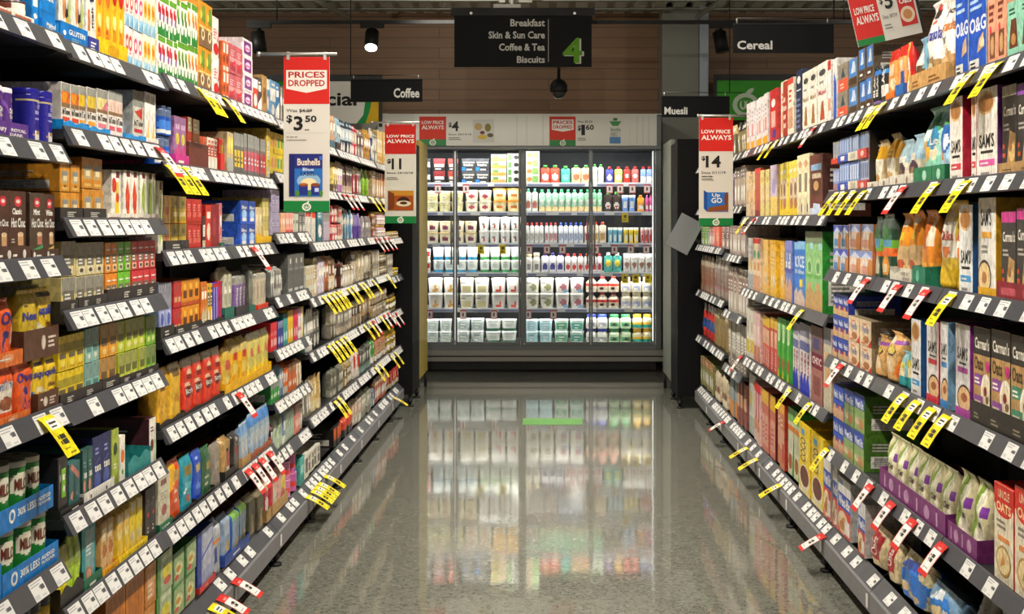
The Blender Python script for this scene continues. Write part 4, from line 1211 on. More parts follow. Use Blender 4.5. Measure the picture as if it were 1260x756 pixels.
# ---------------------------------------------------------------- stock of the left shelves
CAPS = 'B .5 1 8d8a7e;R .12 .3 .88 .62 6f6a5c;L .2 .36 .8 .58 2 w;R .2 .06 .8 .26 e8e2c8;O .5 .16 .2 .07 5a4630'
CAP2 = 'R .12 .3 .88 .62 6f6a5c;L .2 .36 .8 .58 2 w;R .2 .06 .8 .26 e8e2c8;O .5 .16 .2 .07 5a4630;R .15 .75 .85 .8 w'
TALL = 'R .12 .45 .88 .62 d8d2c0;L .2 .48 .8 .6 2 k;O .5 .25 .3 .12 a;R .12 .75 .88 .8 c'
BAR = '2 T .2 .2 .8 .7 w'
stock('''
L 1.785 drink 2.7 3.52
T-40 40 33|e9e3d4,b9674a|R .05 .35 .3 .8 b9674a;R .36 .35 .62 .8 b9674a;R .68 .35 .95 .8 b9674a;L .1 .1 .9 .25 1 7f8f7a|x
-40 22 4 1 2|t|6a3a2a,e9e3d4|||brown drinking chocolate tin in white tray||4a2a20
23 40 1 1 2|t|7a4030,e9e3d4|||rust drinking chocolate tin in white tray||4a2a20
42 50 1 1 -22|b|0b7fd0,w|R .1 .5 .9 .9 w;O .5 .3 .3 .06 w|drink_box|bright blue drink box with white swoosh
T50 72 26|0a7ccb|T .25 .45 .8 .8 w Malted;T .25 .2 .7 .4 w Milk
50 71 1 1 -40|b1|0a7ccb,w|R .05 .3 .95 .34 0a6ab8;T .25 .62 .95 .72 w White;T .25 .5 .9 .58 w Drink|drink_box|blue malted white drink box
L 1.777 tea 3.52 4.42
T72 106 32|0a74c4|T .3 .5 .9 .75 w GLUTEN;O .15 .5 .05 .12 w;L .4 .12 .8 .4 3 7fb4d8
72 106 2 1 -40|b1|d9d6cc,7fa8c8|R .1 .2 .9 .95 e6e0d2;O .6 .6 .22 .3 2a2430;O .62 .62 .1 .18 d9d2d8;O .4 .5 .12 .2 c98a5a;O .7 .25 .2 .1 d8b050;O .8 .45 .1 .2 b8c878|drink_box|tall pale drink box with a dark oval in blue tray|8fa0b0
T107 120 47|3a3f9a|L .2 .2 .8 .8 3 w
107 119 1 1 -40|b|e9e4d6,nv|O .5 .72 .35 .14 20264f;L .45 .52 .7 .62 3 w;U .45 .3 .7 .55 k malt;R .1 .25 .3 .5 d8703a|drink_box|cream malt box with navy oval label
T120 155 52|f2c312|O .5 .5 .2 .3 d8a010
120 137 2 1 -36|b|f0b020,c|P e8871d .1 .1 .5 .5 .9 .1;O .5 .75 .4 .16 e8781d;O .5 .42 .3 .08 f6e08a;L .2 .2 .8 .36 2 c8501d|tea_box|golden orange iced tea box in yellow tray
138 154 2 1 -34|b|f2c020,c|P e8871d .1 .1 .5 .6 .9 .1;O .5 .75 .4 .14 c9211e;O .5 .42 .3 .08 f6e08a|tea_box|yellow iced tea box with red oval in yellow tray
155 165 2 2 -18|b|efe6e0,c|B 0 .3 a9d4ea;O .5 .62 .4 .2 d83a3a;O .5 .62 .25 .1 f4e8d0;P 7fb8dc 0 0 1 0 1 .35;L .2 .36 .8 .42 1 d83a3a|tea_box|white tea box with red oval and blue foot
166 177 2 2 -10|b|efe2dc,c|B 0 .3 a9d4ea;O .5 .62 .4 .2 e0508a;O .5 .62 .25 .1 f4e8d0;P 7fb8dc 0 0 1 0 1 .35|tea_box|white tea box with pink oval and blue foot
177 192 3 2 -4|b|f0e6c8,c|B 0 .3 b8d8e4;O .5 .62 .42 .22 f0b820;O .5 .62 .25 .1 e87a20;P 8fc0dc 0 0 1 0 1 .35|tea_box|white tea box with yellow oval and blue foot
L 1.788 tea 4.42 5.32
195 219 5 2 -2|b|f4efe6,c|B 0 .34 2a8a3a;O .5 .3 .36 .12 eef0e4;O .35 .68 .26 .14 d8283a;O .7 .6 .22 .12 c82040;B .86 1 5f9a2a;O .6 .45 .2 .1 8a50a0|tea_box|red berry fruit tea box with green foot
219 232 3 2 2|b|efeede,c|B 0 .34 2a8a3a;O .5 .3 .36 .12 eef0e4;O .4 .66 .3 .14 6fa82a;O .6 .5 .25 .1 3a7a2a;B .86 1 5f9a2a|tea_box|apple green fruit tea box with green foot
232 245 3 2 5|b|f4efe0,c|B 0 .34 2a8a3a;O .5 .3 .36 .12 eef0e4;O .4 .66 .3 .14 f0a020;O .6 .52 .25 .1 e87820;B .86 1 5f9a2a|tea_box|orange fruit tea box with green foot
245 262 2 2 4|b1|e0982a,c|B 0 .4 8a6a4a;O .6 .28 .25 .14 e8d8a8;O .6 .28 .12 .07 6a4020;P 6f9a3a .3 .6 .9 .5 .9 .95 .5 .9;O .3 .7 .15 .1 f0c84a;R .05 .42 .95 .46 f0d890|tea_box|amber chai tea box with green leaves
262 270 1 2 21|b|f0ebe4,c|O .6 .2 .4 .15 d8282a;L .2 .45 .8 .75 4 e07a7a;P d8484a .7 .3 1 .5 1 .7|tea_box|white tea box with red splash
L 1.788 tea 5.32 6.22
271 282 2 2 50|b|e0642a,c|R .1 .62 .9 .95 f0e6d8;O .5 .4 .35 .15 8a3a1a;B 0 .16 e8e0d0|tea_box|orange tea box with pale foot
283 299 2 2 57|b|c9616a,c|B .4 .56 e0a0a0;R .1 .1 .9 .3 a83a4a;L .15 .62 .85 .85 3 e8c0c0;P d83040 .1 .3 .9 .5 .9 .4 .1 .2|tea_box|dusty pink wrapped tea box
300 312 1 4 49|b|e9e2e4,c|R .12 .12 .88 .88 7a2f82;O .5 .5 .25 .2 e8d0e8;R .3 .42 .7 .5 d83a6a|tea_box|white edged violet tea box
312 318 1 1 97|b|d8402a,w|||red upright tea box
318 323 1 1 96|b|3a4444,w|||dark slate tea box
323 329 1 1 93|b|b08850,w|R .2 .3 .8 .7 7a5a30|||
329 333 1 1 97|b|6f9cc4,w
L 1.788 tea 6.22 7.12
333 340 1 1 99|b|6f9cc4,w
340 345 1 1 102|b|3f7ab0,w
345 352 2 1 108|b|5f5458,be
353 376 6 1 112|b|6a6258,c9b8a0
L 1.533 drink 2.7 3.52
T-40 33 148|5a2f8a|T .33 .38 .6 .75 w Cadbury;T .68 .5 .95 .68 w ROYAL;T .66 .26 .9 .42 w DARK
-40 22 4 1 102|c2|4a2478,c|P 7a4aa8 0 .8 .5 .55 .9 0 1 0 1 .2 .6 .6 0 .9;T .5 .56 1.0 .68 w Drink;T .5 .46 .95 .54 w Choc;O .75 .2 .2 .12 e8b890;O .75 .2 .1 .06 8a4a2a;O .8 .86 .12 .06 a07040;O .15 .3 .12 .05 c79a2b|chocolate_canister|purple drinking chocolate canister in purple tray||e4dfe6
41 71 2 1 111|c2|1e1a86,c|B .855 .88 b8a878;O .55 .2 .3 .02 b08868;P d9d4cc .38 .24 .44 0 .78 0 .86 .24;O .62 .25 .24 .04 efe6dc;O .62 .25 .19 .028 a87850;L .42 .62 .85 .7 2 8f8fc8;U .5 .7 .8 .86 8f8fd0 wave;L .4 .5 .8 .56 1 8f8fc8|chocolate_tin|royal blue drinking chocolate tin with gold rim and white cup||1e1a86
L 1.577 tea 3.52 4.42
T76 107 150|1690dc|L .1 .2 .5 .4 2 w;L .55 .2 .95 .4 2 w|x|wavy
77 98 2 1 103|b1|e6dcd0,c|B .82 1 8f9088;B .56 .82 e07820;O .35 .7 .24 .1 f0a020;P c9501a .5 .6 1 .72 1 .82;B .48 .57 8a6a48;T .12 .32 .98 .46 k InTune;R .1 .18 .95 .27 d8482a;B 0 .1 d8a080|tea_box|orange topped box of fruit infusion
99 107 1 1 106|b1|e6dcd0,c|B .82 1 8f9088;B .56 .82 e8c020;B .48 .57 8a6a48;T .05 .32 .98 .46 k InTu;R .1 .18 .95 .27 e8a020|tea_box|narrow yellow topped box of fruit infusion
T107.5 134 157|1690dc|L .1 .2 .5 .4 2 w;L .55 .2 .95 .4 2 w|x|wavy
108 119 1 1 108|b1|e8dfd4,c|B .82 1 8f9088;B .56 .82 e0c040;B .48 .57 8a6a48;T .05 .32 .98 .46 k InTune;R .1 .18 .9 .27 e89a20|tea_box|golden topped box of fruit infusion
120 133 1 1 110|b1|ece4da,c|B .82 1 8f9088;B .56 .82 e8d890;P d87a8a .4 .56 1 .56 1 .8;B .5 .57 8a6a48;T .1 .32 .98 .46 k InTune;R .1 .18 .9 .27 e07a8a|tea_box|pink and cream box of fruit infusion
134 152 2 1 113|b1|ece2dc,c|B .82 1 9a9b94;B .56 .82 e8c8b8;B .5 .57 8a6a48;T .1 .32 .98 .46 k InTune;R .1 .18 .9 .27 d85a6a|tea_box|blush topped box of fruit infusion
T153 178 166|1690dc|L .1 .2 .5 .4 2 w;L .55 .2 .95 .4 2 w|x|wavy
165 178 1 1 112|b1|c8c4b8,c|B .7 1 8a8c84;P c83a30 .1 .6 .9 .45 .9 .7 .4 .62;T .1 .33 .95 .44 k InTune;R .1 .2 .9 .27 c82a3a;B 0 .12 1690dc|tea_box|grey topped box of fruit infusion with red stripe|b9b6ac
T178.5 194 171|e9e4da|L .1 .4 .9 .6 1 c98a8a
179 193 2 1 110|b|e9e6de,c|P e8a030 .2 .1 .8 .1 .6 .5 .5 .3;P f0c84a .3 .1 .7 .1 .55 .4;R .1 .8 .9 .95 c4c2ba|tea_box|white tea box with orange flame
L 1.531 tea 4.42 5.32
201 214 2 2 131|t|1a4fb0,c|B .7 1 5a6a8a;O .5 .4 .35 .2 3f7fd8;R .15 .1 .85 .25 e8e6e0|tea_tin|blue tea canister||3a4a6a
T214.5 231 191|c82f8a|L .2 .3 .8 .7 1 w
215 230 2 1 144|b1|9a6a98,c|P c84a8a 0 0 1 0 1 .5 0 .3;O .5 .55 .3 .12 d8c84a;R .15 .75 .85 .85 c8a8c8|tea_box|mauve and pink tea box
T231 255 177|6a3020|
232 237 1 1 144|b1|c8402a,c|||red brick tea box in brown tray
238 246 1 1 147|b1|b86a40,c|||copper coloured tea box in brown tray
246 256 2 1 168|b|d85a2a,w|O .5 .4 .3 .2 f0e0d0||orange tea box beside copper boxes
257 269 3 1 170|b|e0d4c4,c8482a
T270 279 190|d8281e|
270 279 2 1 171|b|d8281e,f2d21a|B 0 .2 2a7a30;P f2d21a .4 .1 .9 .4 .9 .8 .5 .9;R .1 .8 .6 .95 a81a18
L 1.531 tea 5.32 6.22
280 289 2 1 163|b|c8b088,a8a8a0|B 0 .4 a;R .2 .5 .8 .9 f0d84a
289 301 3 1 164|b|5a5c58,f0c82a|B .7 1 8a8c88;R .15 .2 .85 .6 f0c82a;L .2 .3 .8 .5 2 k
301 317 4 1 166|b|6a6462,e0506a|B .7 1 8a8c88;R .15 .15 .85 .6 e0506a;L .2 .3 .8 .5 2 w
317 328 3 1 171|b|7a5a58,c82a3a|B .7 1 8a8c88;R .15 .15 .85 .6 c82a3a;L .2 .3 .8 .5 2 w
329 333 1 1 158|b|d8b84a,c
L 1.56 tea 6.22 7.12
334 342 2 2 158|b|e0c23a,e8a050|R .2 .3 .8 .8 d8906a
342 349 2 2 164|b|e8c81a,2f9a5a|R .2 .3 .8 .8 2f9a5a
350 376 8 2 170|b|d8c8a0,8a7a4a
L 1.278 drink 2.7 3.52
T-40 36 305|4a2f24|O .36 .5 .03 .3 e8e0d4;L .42 .35 .55 .65 1 w;O .62 .5 .03 .3 e8e0d4;L .68 .35 .8 .65 1 w;O .88 .5 .03 .3 e8e0d4;R .5 0 .502 1 2a1a14
T36.5 76 307|4a2f24|O .1 .5 .04 .3 e8e0d4;L .18 .35 .42 .65 1 w;O .6 .5 .04 .3 e8e0d4;L .68 .35 .92 .65 1 w;R .5 0 .503 1 2a1a14
-40 -7 2 1 232|b1|4a2a20,c|O .5 .85 .2 .08 c82a30;U .3 .3 .6 .75 w Classic|hot_chocolate_box|dark brown classic hot chocolate box at the shelf's near end
-7 13 1 1 234|b1|4a2a20,c|O .6 .86 .22 .075 d8283a;O .6 .86 .12 .03 f0e0d8;T .2 .5 .95 .6 w Hot Choc;R .5 .22 .85 .38 c89a6a;O .67 .38 .18 .035 e8c8a0;P 7a3a8a .1 .14 .9 .22 .9 .17 .1 .09|hot_chocolate_box|brown hot chocolate box with mauve ribbon, nearer one
13.5 34.5 1 1 235|b1|4a2a20,c|O .52 .86 .22 .075 d8283a;O .52 .86 .12 .03 f0e0d8;T .18 .67 .75 .76 w Classic;T .12 .48 .95 .62 w Hot Choc;R .5 .22 .85 .38 c89a6a;O .67 .38 .18 .035 e8c8a0;P 7a3a8a .1 .14 .9 .22 .9 .17 .1 .09;L .1 .26 .4 .34 2 c8b8a8|hot_chocolate_box|brown classic hot chocolate box with mauve ribbon
35.5 55 1 1 237|b1|4a3a2c,c|O .5 .86 .22 .075 d8283a;O .5 .86 .12 .03 f0e0d8;T .25 .67 .7 .76 w Mint;T .12 .48 .95 .62 w Hot Choc;R .5 .22 .85 .38 b0705a;O .67 .38 .18 .035 e8c8a0;P 3f9a5a .1 .14 .9 .22 .9 .17 .1 .09|hot_chocolate_box|brown hot chocolate box with green ribbon
55.5 74 1 1 239|b1|4a2c20,c|O .52 .86 .22 .075 d8283a;O .52 .86 .12 .03 f0e0d8;T .2 .67 .8 .76 w White;T .12 .48 .95 .62 w Hot Choc;R .5 .22 .85 .38 c8a070;O .67 .38 .18 .035 e8d8b0;P d8b860 .1 .12 .9 .2 .9 .15 .1 .07|hot_chocolate_box|brown hot chocolate box with golden ribbon
L 1.365 coffee 3.52 4.42
T72 100 256|2c2a2a|L .3 .3 .75 .75 3 c8c4bc
T101 129 257|2c2a2a|L .3 .3 .75 .75 3 c8c4bc
76 100 2 2 203|b1|d8902a,c|R .15 .3 .85 .78 b8a070;O .5 .66 .3 .1 8a8a88;R .3 .4 .7 .58 e8d8b0;R .15 .06 .85 .16 e8b860;O .5 .2 .12 .05 6a4a20|capsule_box|amber coffee capsule box in black tray
102 128 2 2 195|b1|d08a28,c|R .15 .3 .85 .78 b8a070;O .5 .66 .3 .1 8a8a88;R .3 .4 .7 .58 e8d8b0;R .15 .06 .85 .16 e8b860|capsule_box|deep amber coffee capsule box in black tray
T130 152 263|e4ddd0|L .1 .3 .9 .7 1 8a3a4a
T152.5 202 265|e4ddd0|L .1 .3 .3 .7 1 8a3a4a;L .4 .3 .6 .7 1 8a3a4a;L .7 .3 .95 .7 1 8a3a4a
140 151 1 1 209|b1|ece6da,c|O .2 .7 .3 .15 c8281e;P e8c81a .3 .1 .8 .15 .7 .8 .5 .75;R .45 .85 .85 .98 6a2030;O .6 .45 .18 .1 d8381e|tea_box|white tea box with yellow and red feathers|efe9dc
152 172 2 1 210|b1|ece6da,c|P d8481e .4 .12 .7 .1 .8 .5 .45 .85 .2 .5;P e8781e .4 .2 .6 .15 .65 .4;R .35 .88 .8 1 6a2030;O .5 .3 .25 .1 c8381e|tea_box|white tea box with red chilli print
173 181 1 1 212|b1|ece8da,c|P a8c83a .3 .3 .7 .1 .7 .75 .45 .82 .2 .5;R .3 .88 .8 1 6a2030|tea_box|white tea box with lime leaf print
181.5 190 1 1 213|b1|c8c8b4,c|P 8aa848 .2 .1 .8 .1 .8 .8 .3 .8;R .3 .88 .8 1 5a2a30|tea_box|sage green tea box with leaf print
190.5 193.5 1 1 214|b1|e8e6d4,c|P b8d04a .3 .1 .7 .2 .7 .8 .4 .7;R .3 .88 .8 1 6a2030|tea_box|white tea box with pale leaf print
L 1.272 coffee 4.42 5.32
195 201 1 1 215|b1|e8e6d4,c|P b8d04a .3 .1 .7 .2 .7 .8 .4 .7;R .3 .88 .8 1 6a2030|tea_box|white tea box at the bay's start
T202 231 296|2c2a2a|L .3 .3 .75 .75 2 c8c4bc
203 211 1 2 241|b1|d0a060,c|R .2 .3 .8 .6 b87040|capsule_box|tan coffee capsule box in black tray
212 230 2 2 242|b1|c8a838,c|B .55 1 9a8848;R .15 .25 .85 .42 e8d8a0;O .5 .75 .2 .1 6a5a28;B 0 .1 e8b81e|capsule_box|olive gold coffee capsule box in black tray
231 249 3 2 245|b1|c8302a,c|R .15 .3 .85 .5 d86858;L .2 .55 .8 .85 3 e8a090;R .1 .05 .9 .15 a82018|capsule_box|red coffee capsule box
250 254 1 1 266|b|4a2a20,c
254 261 1 1 252|b1|c83028,c|O .5 .4 .3 .2 f0d8c0;R .2 .7 .8 .85 f0e0d0||scarlet tea box with pale oval
262 271 1 1 252|b1|8a1a24,c|R .2 .3 .6 .7 a83038||dark red tea box
T271 297 298|1f6a50|
272 277 1 1 250|b|d8889a,c8502a
277 286 1 2 244|b1|c8ccc0,c|P 2a6a4a 0 .5 1 .3 1 1 0 1;O .5 .35 .3 .15 f0efe8;O .5 .3 .15 .1 3a8a5a|tea_box|white and dark green herbal tea box
286.5 295.5 1 2 246|b1|c4c8c0,c|P 2f7a72 0 .6 1 .3 1 1 0 1;O .5 .3 .3 .15 f0efe8|tea_box|white and teal herbal tea box
L 1.272 tea 5.32 6.22
297 306 1 2 247|b1|2a5ac8,c|B .5 1 1f3f9a;O .5 .42 .35 .2 a8d0f0;R .2 .1 .8 .25 f0f0f0;T .15 .65 .85 .8 w Blue|tea_box|blue and sky tea box, larger pair's nearer
306.5 315 1 2 248|b1|2a5ac8,c|B .5 1 1f3f9a;O .5 .42 .35 .2 a8d0f0;R .2 .1 .8 .25 f0f0f0;T .15 .65 .85 .8 w Blue|tea_box|blue and sky tea box, larger pair's farther
T315 334 291|e8b81e|
315 323 2 1 255|b1|d8c090,e8b830|B 0 .3 a;R .2 .5 .8 .8 e8d8b8
324 332 2 2 244|b1|c8b868,e0c040|R .1 .2 .9 .6 e8d890
L 1.31 tea 6.22 7.12
334 345 2 2 234|b1|b8aed0,9a8cc0|R .2 .3 .8 .7 a89cc8;L .25 .4 .75 .6 2 w
346 352 3 1 262|b|e8b088,e8683a|O .5 .6 .3 .15 f0e0d0
353 361 4 1 262|b|e8a090,d84a4a|O .5 .6 .3 .15 f4e8e0;B 0 .2 a
362 368 3 1 263|b|c8ccb8,5a8a4a|O .5 .6 .3 .1 k
369 376 4 1 258|b|8a8a84,3a3a3a
L 1.26 coffee 7.12 8.02
377 380 1 1 260|b|c8c4bc,5a5a58
380.5 388 2 1 258|b|d8d4cc,8a8a88|B .8 1 d8402a
388.5 393 1 1 258|b|d8d4cc,c83a2a|B .75 1 e04a2a
394 400 1 1 258|b1|2f6a7a,5f9aa8
400.5 409 2 1 262|b|b8a8b8,7a5a8a|B .7 1 8a8a88
L 1.26 coffee 8.02 8.92
410 416 3 2 252|k|c84048,e8c0b8
416.5 422 3 2 252|k|d86a60,e8d8c8
423 430 2 1 256|p|3a6a7a,b8d0d8
430.5 437 2 1 258|p|5a8ab0,d0e0e8
L 1.26 coffee 8.92 9.82
438 447 3 1 262|p|8a78b0,4a2a8a|B 0 .5 a
447.5 458 3 1 266|p|9a9098,5a5058
L 1.26 coffee 9.82 10.72
459 463 1 2 262|k|a8482a,d8a868
463.5 476 4 2 261|j|b89aa8,d8c8b8||coffee_jar|mauve banded coffee jar||c8a050
L 1.24 coffee 10.72 11.58
477.5 492 6 2 285|j|c8b888,8a6a3a||coffee_jar|honey brown small coffee jar||b89840
L .94 drink 2.7 3.52
T-40 -11 520|e0702a|
T-10 34.5 515|e0702a|O .55 .55 .12 .3 e89a6a;L .38 .45 .62 .65 1 w
-40 -11 2 1 =1.097|p|d8481e,w|R .1 .5 .9 .7 w
-10 21 1 1 =1.097|p2.4|e0561e,c|B .2 .72 f0e6d4;T .02 .6 1.0 .78 f4efe6 Ovaltine;T .03 .61 .99 .775 2a2a8a Ovaltine;O .6 .36 .3 .12 8a4a2a;O .5 .4 .12 .05 a8603a|malt_drink_pouch|orange malt drink pouch showing chocolate pieces
22 44 1 1 =1.097|p2.4|e0561e,c|T .1 .64 .95 .82 2a2a8a Ova;O .58 .48 .12 .06 2a2a7a;P 2a2a7a .4 .3 .6 .5 .75 .42 .6 .38 .5 .25;O .42 .22 .13 .065 2a2a7a;O .42 .22 .09 .045 e0561e;O .78 .2 .13 .065 2a2a7a;O .78 .2 .09 .045 e0561e;R .84 .3 1 .6 d8b8a0|malt_drink_pouch|orange malt drink pouch with blue cyclist, lower one
T44.5 73 481|5a3a2a|O .35 .5 .1 .25 d8c8b8;L .55 .3 .9 .75 3 d8c8b8;L .1 .6 .3 .8 1 d8c8b8
45 57 1 1 =1.097|p2|e8c020,c|T .05 .6 1 .78 2a3a9a squi;R .1 .85 .9 .92 4a3a2a;R .3 .35 .9 .45 e8d8b0;O .6 .25 .25 .1 b8703a;P 4a7ad0 0 .1 .3 .3 0 .4|milk_powder_pouch|yellow milk powder pouch in lower brown tray, nearer one
57.5 71.5 1 1 =1.097|p2|e8c020,c|T .02 .6 .98 .78 2a3a9a quik;R .1 .86 .9 .93 3a2a20;T .3 .42 .9 .52 6a3a20 choc;O .6 .25 .3 .12 8a4a28;P f0e0a0 0 .1 .3 .3 0 .4|milk_powder_pouch|yellow milk powder pouch in lower brown tray, farther one
L @1.0982 drink 2.7 3.52
T-40 26 437|e0702a|O .7 .55 .12 .3 e89a6a;L .5 .45 .85 .65 1 w
-40 -6 2 1 360|p|d8481e,w|R .1 .5 .9 .7 w
-5 19 1 1 367|p2.4|e0561e,c|T .4 .6 .98 .8 2a2a8a Ov;O .62 .45 .13 .06 2a2a7a;P 2a2a7a .4 .3 .65 .5 .8 .42 .65 .38 .5 .25;O .5 .22 .13 .065 2a2a7a;O .5 .22 .09 .045 e0561e;R .85 .3 1 .6 d8b8a0|malt_drink_pouch|orange malt drink pouch with blue cyclist, upper one
T27 73 404|5a3a2a|O .55 .5 .06 .25 d8c8b8;L .68 .3 .95 .75 3 d8c8b8;L .52 .6 .62 .8 1 d8c8b8
27 49 1 1 356|p2|c8a820,c|T .1 .52 1 .68 2a3a9a Nesq;L .15 .76 .5 .8 1 4a3a2a;R .8 .84 .95 .92 2a2018;P f0e8c0 .2 .1 .6 .45 .9 .3 .9 .1;P 4a7ad0 .55 .25 .8 .35 .8 .15|milk_powder_pouch|olive yellow milk powder pouch in upper brown tray
50 69 1 1 353|p2|d8b420,c|T .0 .55 1 .74 2a3a9a squik;R .1 .84 .95 .92 2a2018;T .45 .4 .98 .52 6a3a20 choc;O .6 .2 .35 .14 8a4a28;P f0e8c0 0 .1 .4 .4 0 .5|milk_powder_pouch|yellow milk powder pouch in upper brown tray with dark label
L .585 drink 2.7 3.52
T-40 -.5 706|0a78c8|L .2 .4 .8 .6 1 w
T0 70 687|0a78c8|O .2 .55 .055 .3 w;O .2 .55 .03 .18 0a78c8;T .3 .42 .64 .75 w 30% LESS;T .67 .58 .92 .75 w ADDED;T .67 .38 .92 .52 w SUGAR
-36 -16 1 1 =.754|MILO|malt_tin|green malt drink tin, lower row, at left frame edge||c8c4b8
-15 6 1 1 =.754|MILO|malt_tin|green malt drink tin, lower row, half out of frame||c8c4b8
7 28 1 1 =.754|MILO|malt_tin|green malt drink tin, lower row, first whole one||c8c4b8
28.5 47 1 1 =.754|MILO|malt_tin|green malt drink tin, lower row, middle one||c8c4b8
47.5 66 1 1 =.754|MILO|malt_tin|green malt drink tin, lower row, farthest one||c8c4b8
L @.7552 drink 2.7 3.52
T-40 -4 628|0a78c8|L .2 .4 .8 .6 1 w
T-3.5 63.5 614|0a78c8|O .22 .55 .055 .3 w;O .22 .55 .03 .18 0a78c8;T .32 .42 .66 .75 w 30% LESS;T .69 .58 .94 .75 w ADDED;T .69 .38 .94 .52 w SUGAR
-40 -20 1 1 580|MILO|malt_tin|green malt drink tin, upper row, at left frame edge||c8c4b8
-19 0 1 1 577|MILO|malt_tin|green malt drink tin, upper row, half out of frame||c8c4b8
1 21 1 1 572|MILO|malt_tin|green malt drink tin, upper row, first whole one||c8c4b8
21.5 40.5 1 1 566|MILO|malt_tin|green malt drink tin, upper row, middle one||c8c4b8
41 60 1 1 560|MILO|malt_tin|green malt drink tin, upper row, farthest one||c8c4b8
L .15 drink 2.7 3.52
-40 30 5 2 765|t|c8a020,c|B .3 .6 2a5a2a;T .1 .62 .9 .85 6a3a1a Gold|malt_tin|gold and green malt drink tin||c8c4b8
32 70 3 1 733|t|d8b020,c|B .1 .4 2a5a2a;T .1 .5 .9 .75 6a3a1a Gold|malt_tin|yellow and green malt drink tin||3a3a38

L 1.15 coffee 3.52 4.42
T72 94.3 370|2c2a2a|L .6 .3 .85 .75 3 c8c4bc
T94.6 130.2 364|2c2a2a|L .2 .3 .35 .75 3 c8c4bc;L .6 .3 .8 .75 3 c8c4bc
T130.4 193.8 352|2c2a2a|L .3 .3 .42 .75 3 c8c4bc;L .55 .3 .67 .75 3 c8c4bc;L .8 .3 .92 .75 3 c8c4bc
76 94 1 2 297|b1|dcc880,c|CAPS|capsule_box|pale yellow coffee capsule box
94.5 130 3 2 299|b1|e0d098,c|CAPS|capsule_box|cream coffee capsule box
130.5 146 2 2 299|b1|e88a1e,c|CAP2|capsule_box|orange coffee capsule box
146.5 162 2 2 298|b1|6fbf2a,c|CAP2|capsule_box|lime green coffee capsule box
162.5 193 4 2 297|b1|d0303a,c|CAP2|capsule_box|crimson coffee capsule box
L 1.017 coffee 4.42 5.32
T196 213 401|2c2a2a|L .3 .3 .75 .75 2 c8c4bc
T214 247 398|2c2a2a|L .1 .3 .4 .75 2 c8c4bc;L .6 .3 .9 .75 2 c8c4bc
T247.5 275 392|2c2a2a||x|wavy
197 212 2 1 348|b1|9aa4d8,c|B .55 1 8a8a94;R .2 .15 .8 .5 c8ccf0;O .5 .35 .25 .12 4a5ab0|capsule_box|lavender coffee capsule box in black tray
213 224 2 2 346|b1|c82830,c|R .15 .2 .85 .4 d8a878;R .2 .6 .8 .85 a84038|capsule_box|cherry red coffee capsule box in black tray
225 247 3 2 344|b1|e89018,c|B .0 .15 c8501e;R .2 .3 .8 .6 6a3a18;O .5 .75 .25 .12 f0c040|capsule_box|orange gold coffee capsule box in black tray
248 256 2 1 347|b|d8701e,c8b890|||orange slim coffee box
256.5 262 2 1 349|b|e8b81e,5a4a38
262.5 269 2 1 348|b|2a3ac8,e8c8a8|R .4 0 .6 1 e8c8a8;B .9 1 c82a2a
269.5 274 2 1 346|b|c8282e,2a2a8a|R .5 0 1 1 2a2a8a
L 1.017 coffee 5.32 6.22
T275.5 287 378|1f6a5a|
T289 305 376|2a2830|
276 287 2 1 329|k|c8c2a8,5a6a58|R .2 .3 .8 .7 a8a890;L .25 .35 .75 .65 4 w|coffee_brick_pack|silver beige coffee pouch in teal tray
288.5 305 3 1 334|k|7a5a9a,b8b8b0|B .7 1 9a9a92;U .25 .2 .7 .65 w Deco|coffee_brick_pack|violet coffee pouch with grey top
T305.5 313 376|1f6a5a|
306 313 1 1 326|k|5a5c56,b8b8b0|R .2 .3 .8 .7 8a8c84|coffee_brick_pack|gunmetal coffee pouch in teal tray
T316 329 374|d8401e|
315 329.5 3 1 332|k|c8bca0,8a7a68|R .2 .3 .8 .7 a89a88;B .8 .9 a8a498|coffee_brick_pack|champagne coffee pouch with red orange tray
L 1.05 coffee 6.22 7.12
334 339 2 1 330|k|6a6a66,b8b8b0
341 348 2 1 328|k|8a8680,c8c4bc||coffee_pouch|pewter coffee pack leaning by gap
355 374.5 3 1 312|b|5f605c,a8a8a4|R .15 .05 .85 .12 c8ccc8;U .4 .75 .6 .9 w i;R .15 .6 .85 .64 8a8c88|coffee_box|tall dark grey coffee box
L 1.0 coffee 7.12 8.02
377 388 4 3 327|b|d8d8c4,5a8a6a|R .2 .2 .8 .8 c8a878|coffee_box|tiny pale striped sachet box
388.5 393 1 1 318|b|d8c8a0,a88a5a
393.5 401 1 1 316|k|d8ccd8,b8a8c8
401.5 409 1 1 315|k|b8642a,8a4a20
L 1.0 coffee 8.02 8.92
410 416 2 1 315|k|e0c8a0,8a5a30
417 424 2 1 320|k|5a2a1e,3a1a14
424.5 437 4 1 326|p|d0c4ac,8a7a64
L 1.0 coffee 8.92 9.82
438 443 2 1 310|p|b0a088,5a5048
443.5 451 4 1 308|k|c8b898,8a7a60
451.5 458 4 1 310|k|ccc0a8,6a6254
L 1.0 coffee 9.82 10.72
459 467 4 2 308|b|c8b898,8a8278
467.5 476 4 2 311|j|b8a888,6a5a4a||coffee_jar|mottled beige coffee jar||8a7a5a
L .965 coffee 10.72 11.58
477.5 484 3 2 313|b|a89a80,5a5048
484.5 492 3 1 330|u|c8a828,8a7a20||coffee_tub|mustard round coffee tub||d8b82a
L .931 coffee 3.52 4.42
T72 124.2 478|2c2a2a|L .15 .3 .32 .75 3 c8c4bc;L .6 .3 .8 .75 3 c8c4bc
T124.5 145.5 464|2c2a2a|L .2 .3 .8 .75 3 c8c4bc
T146 194 456|2c2a2a|L .1 .3 .25 .75 3 c8c4bc;L .4 .3 .55 .75 3 c8c4bc;L .72 .3 .88 .75 3 c8c4bc
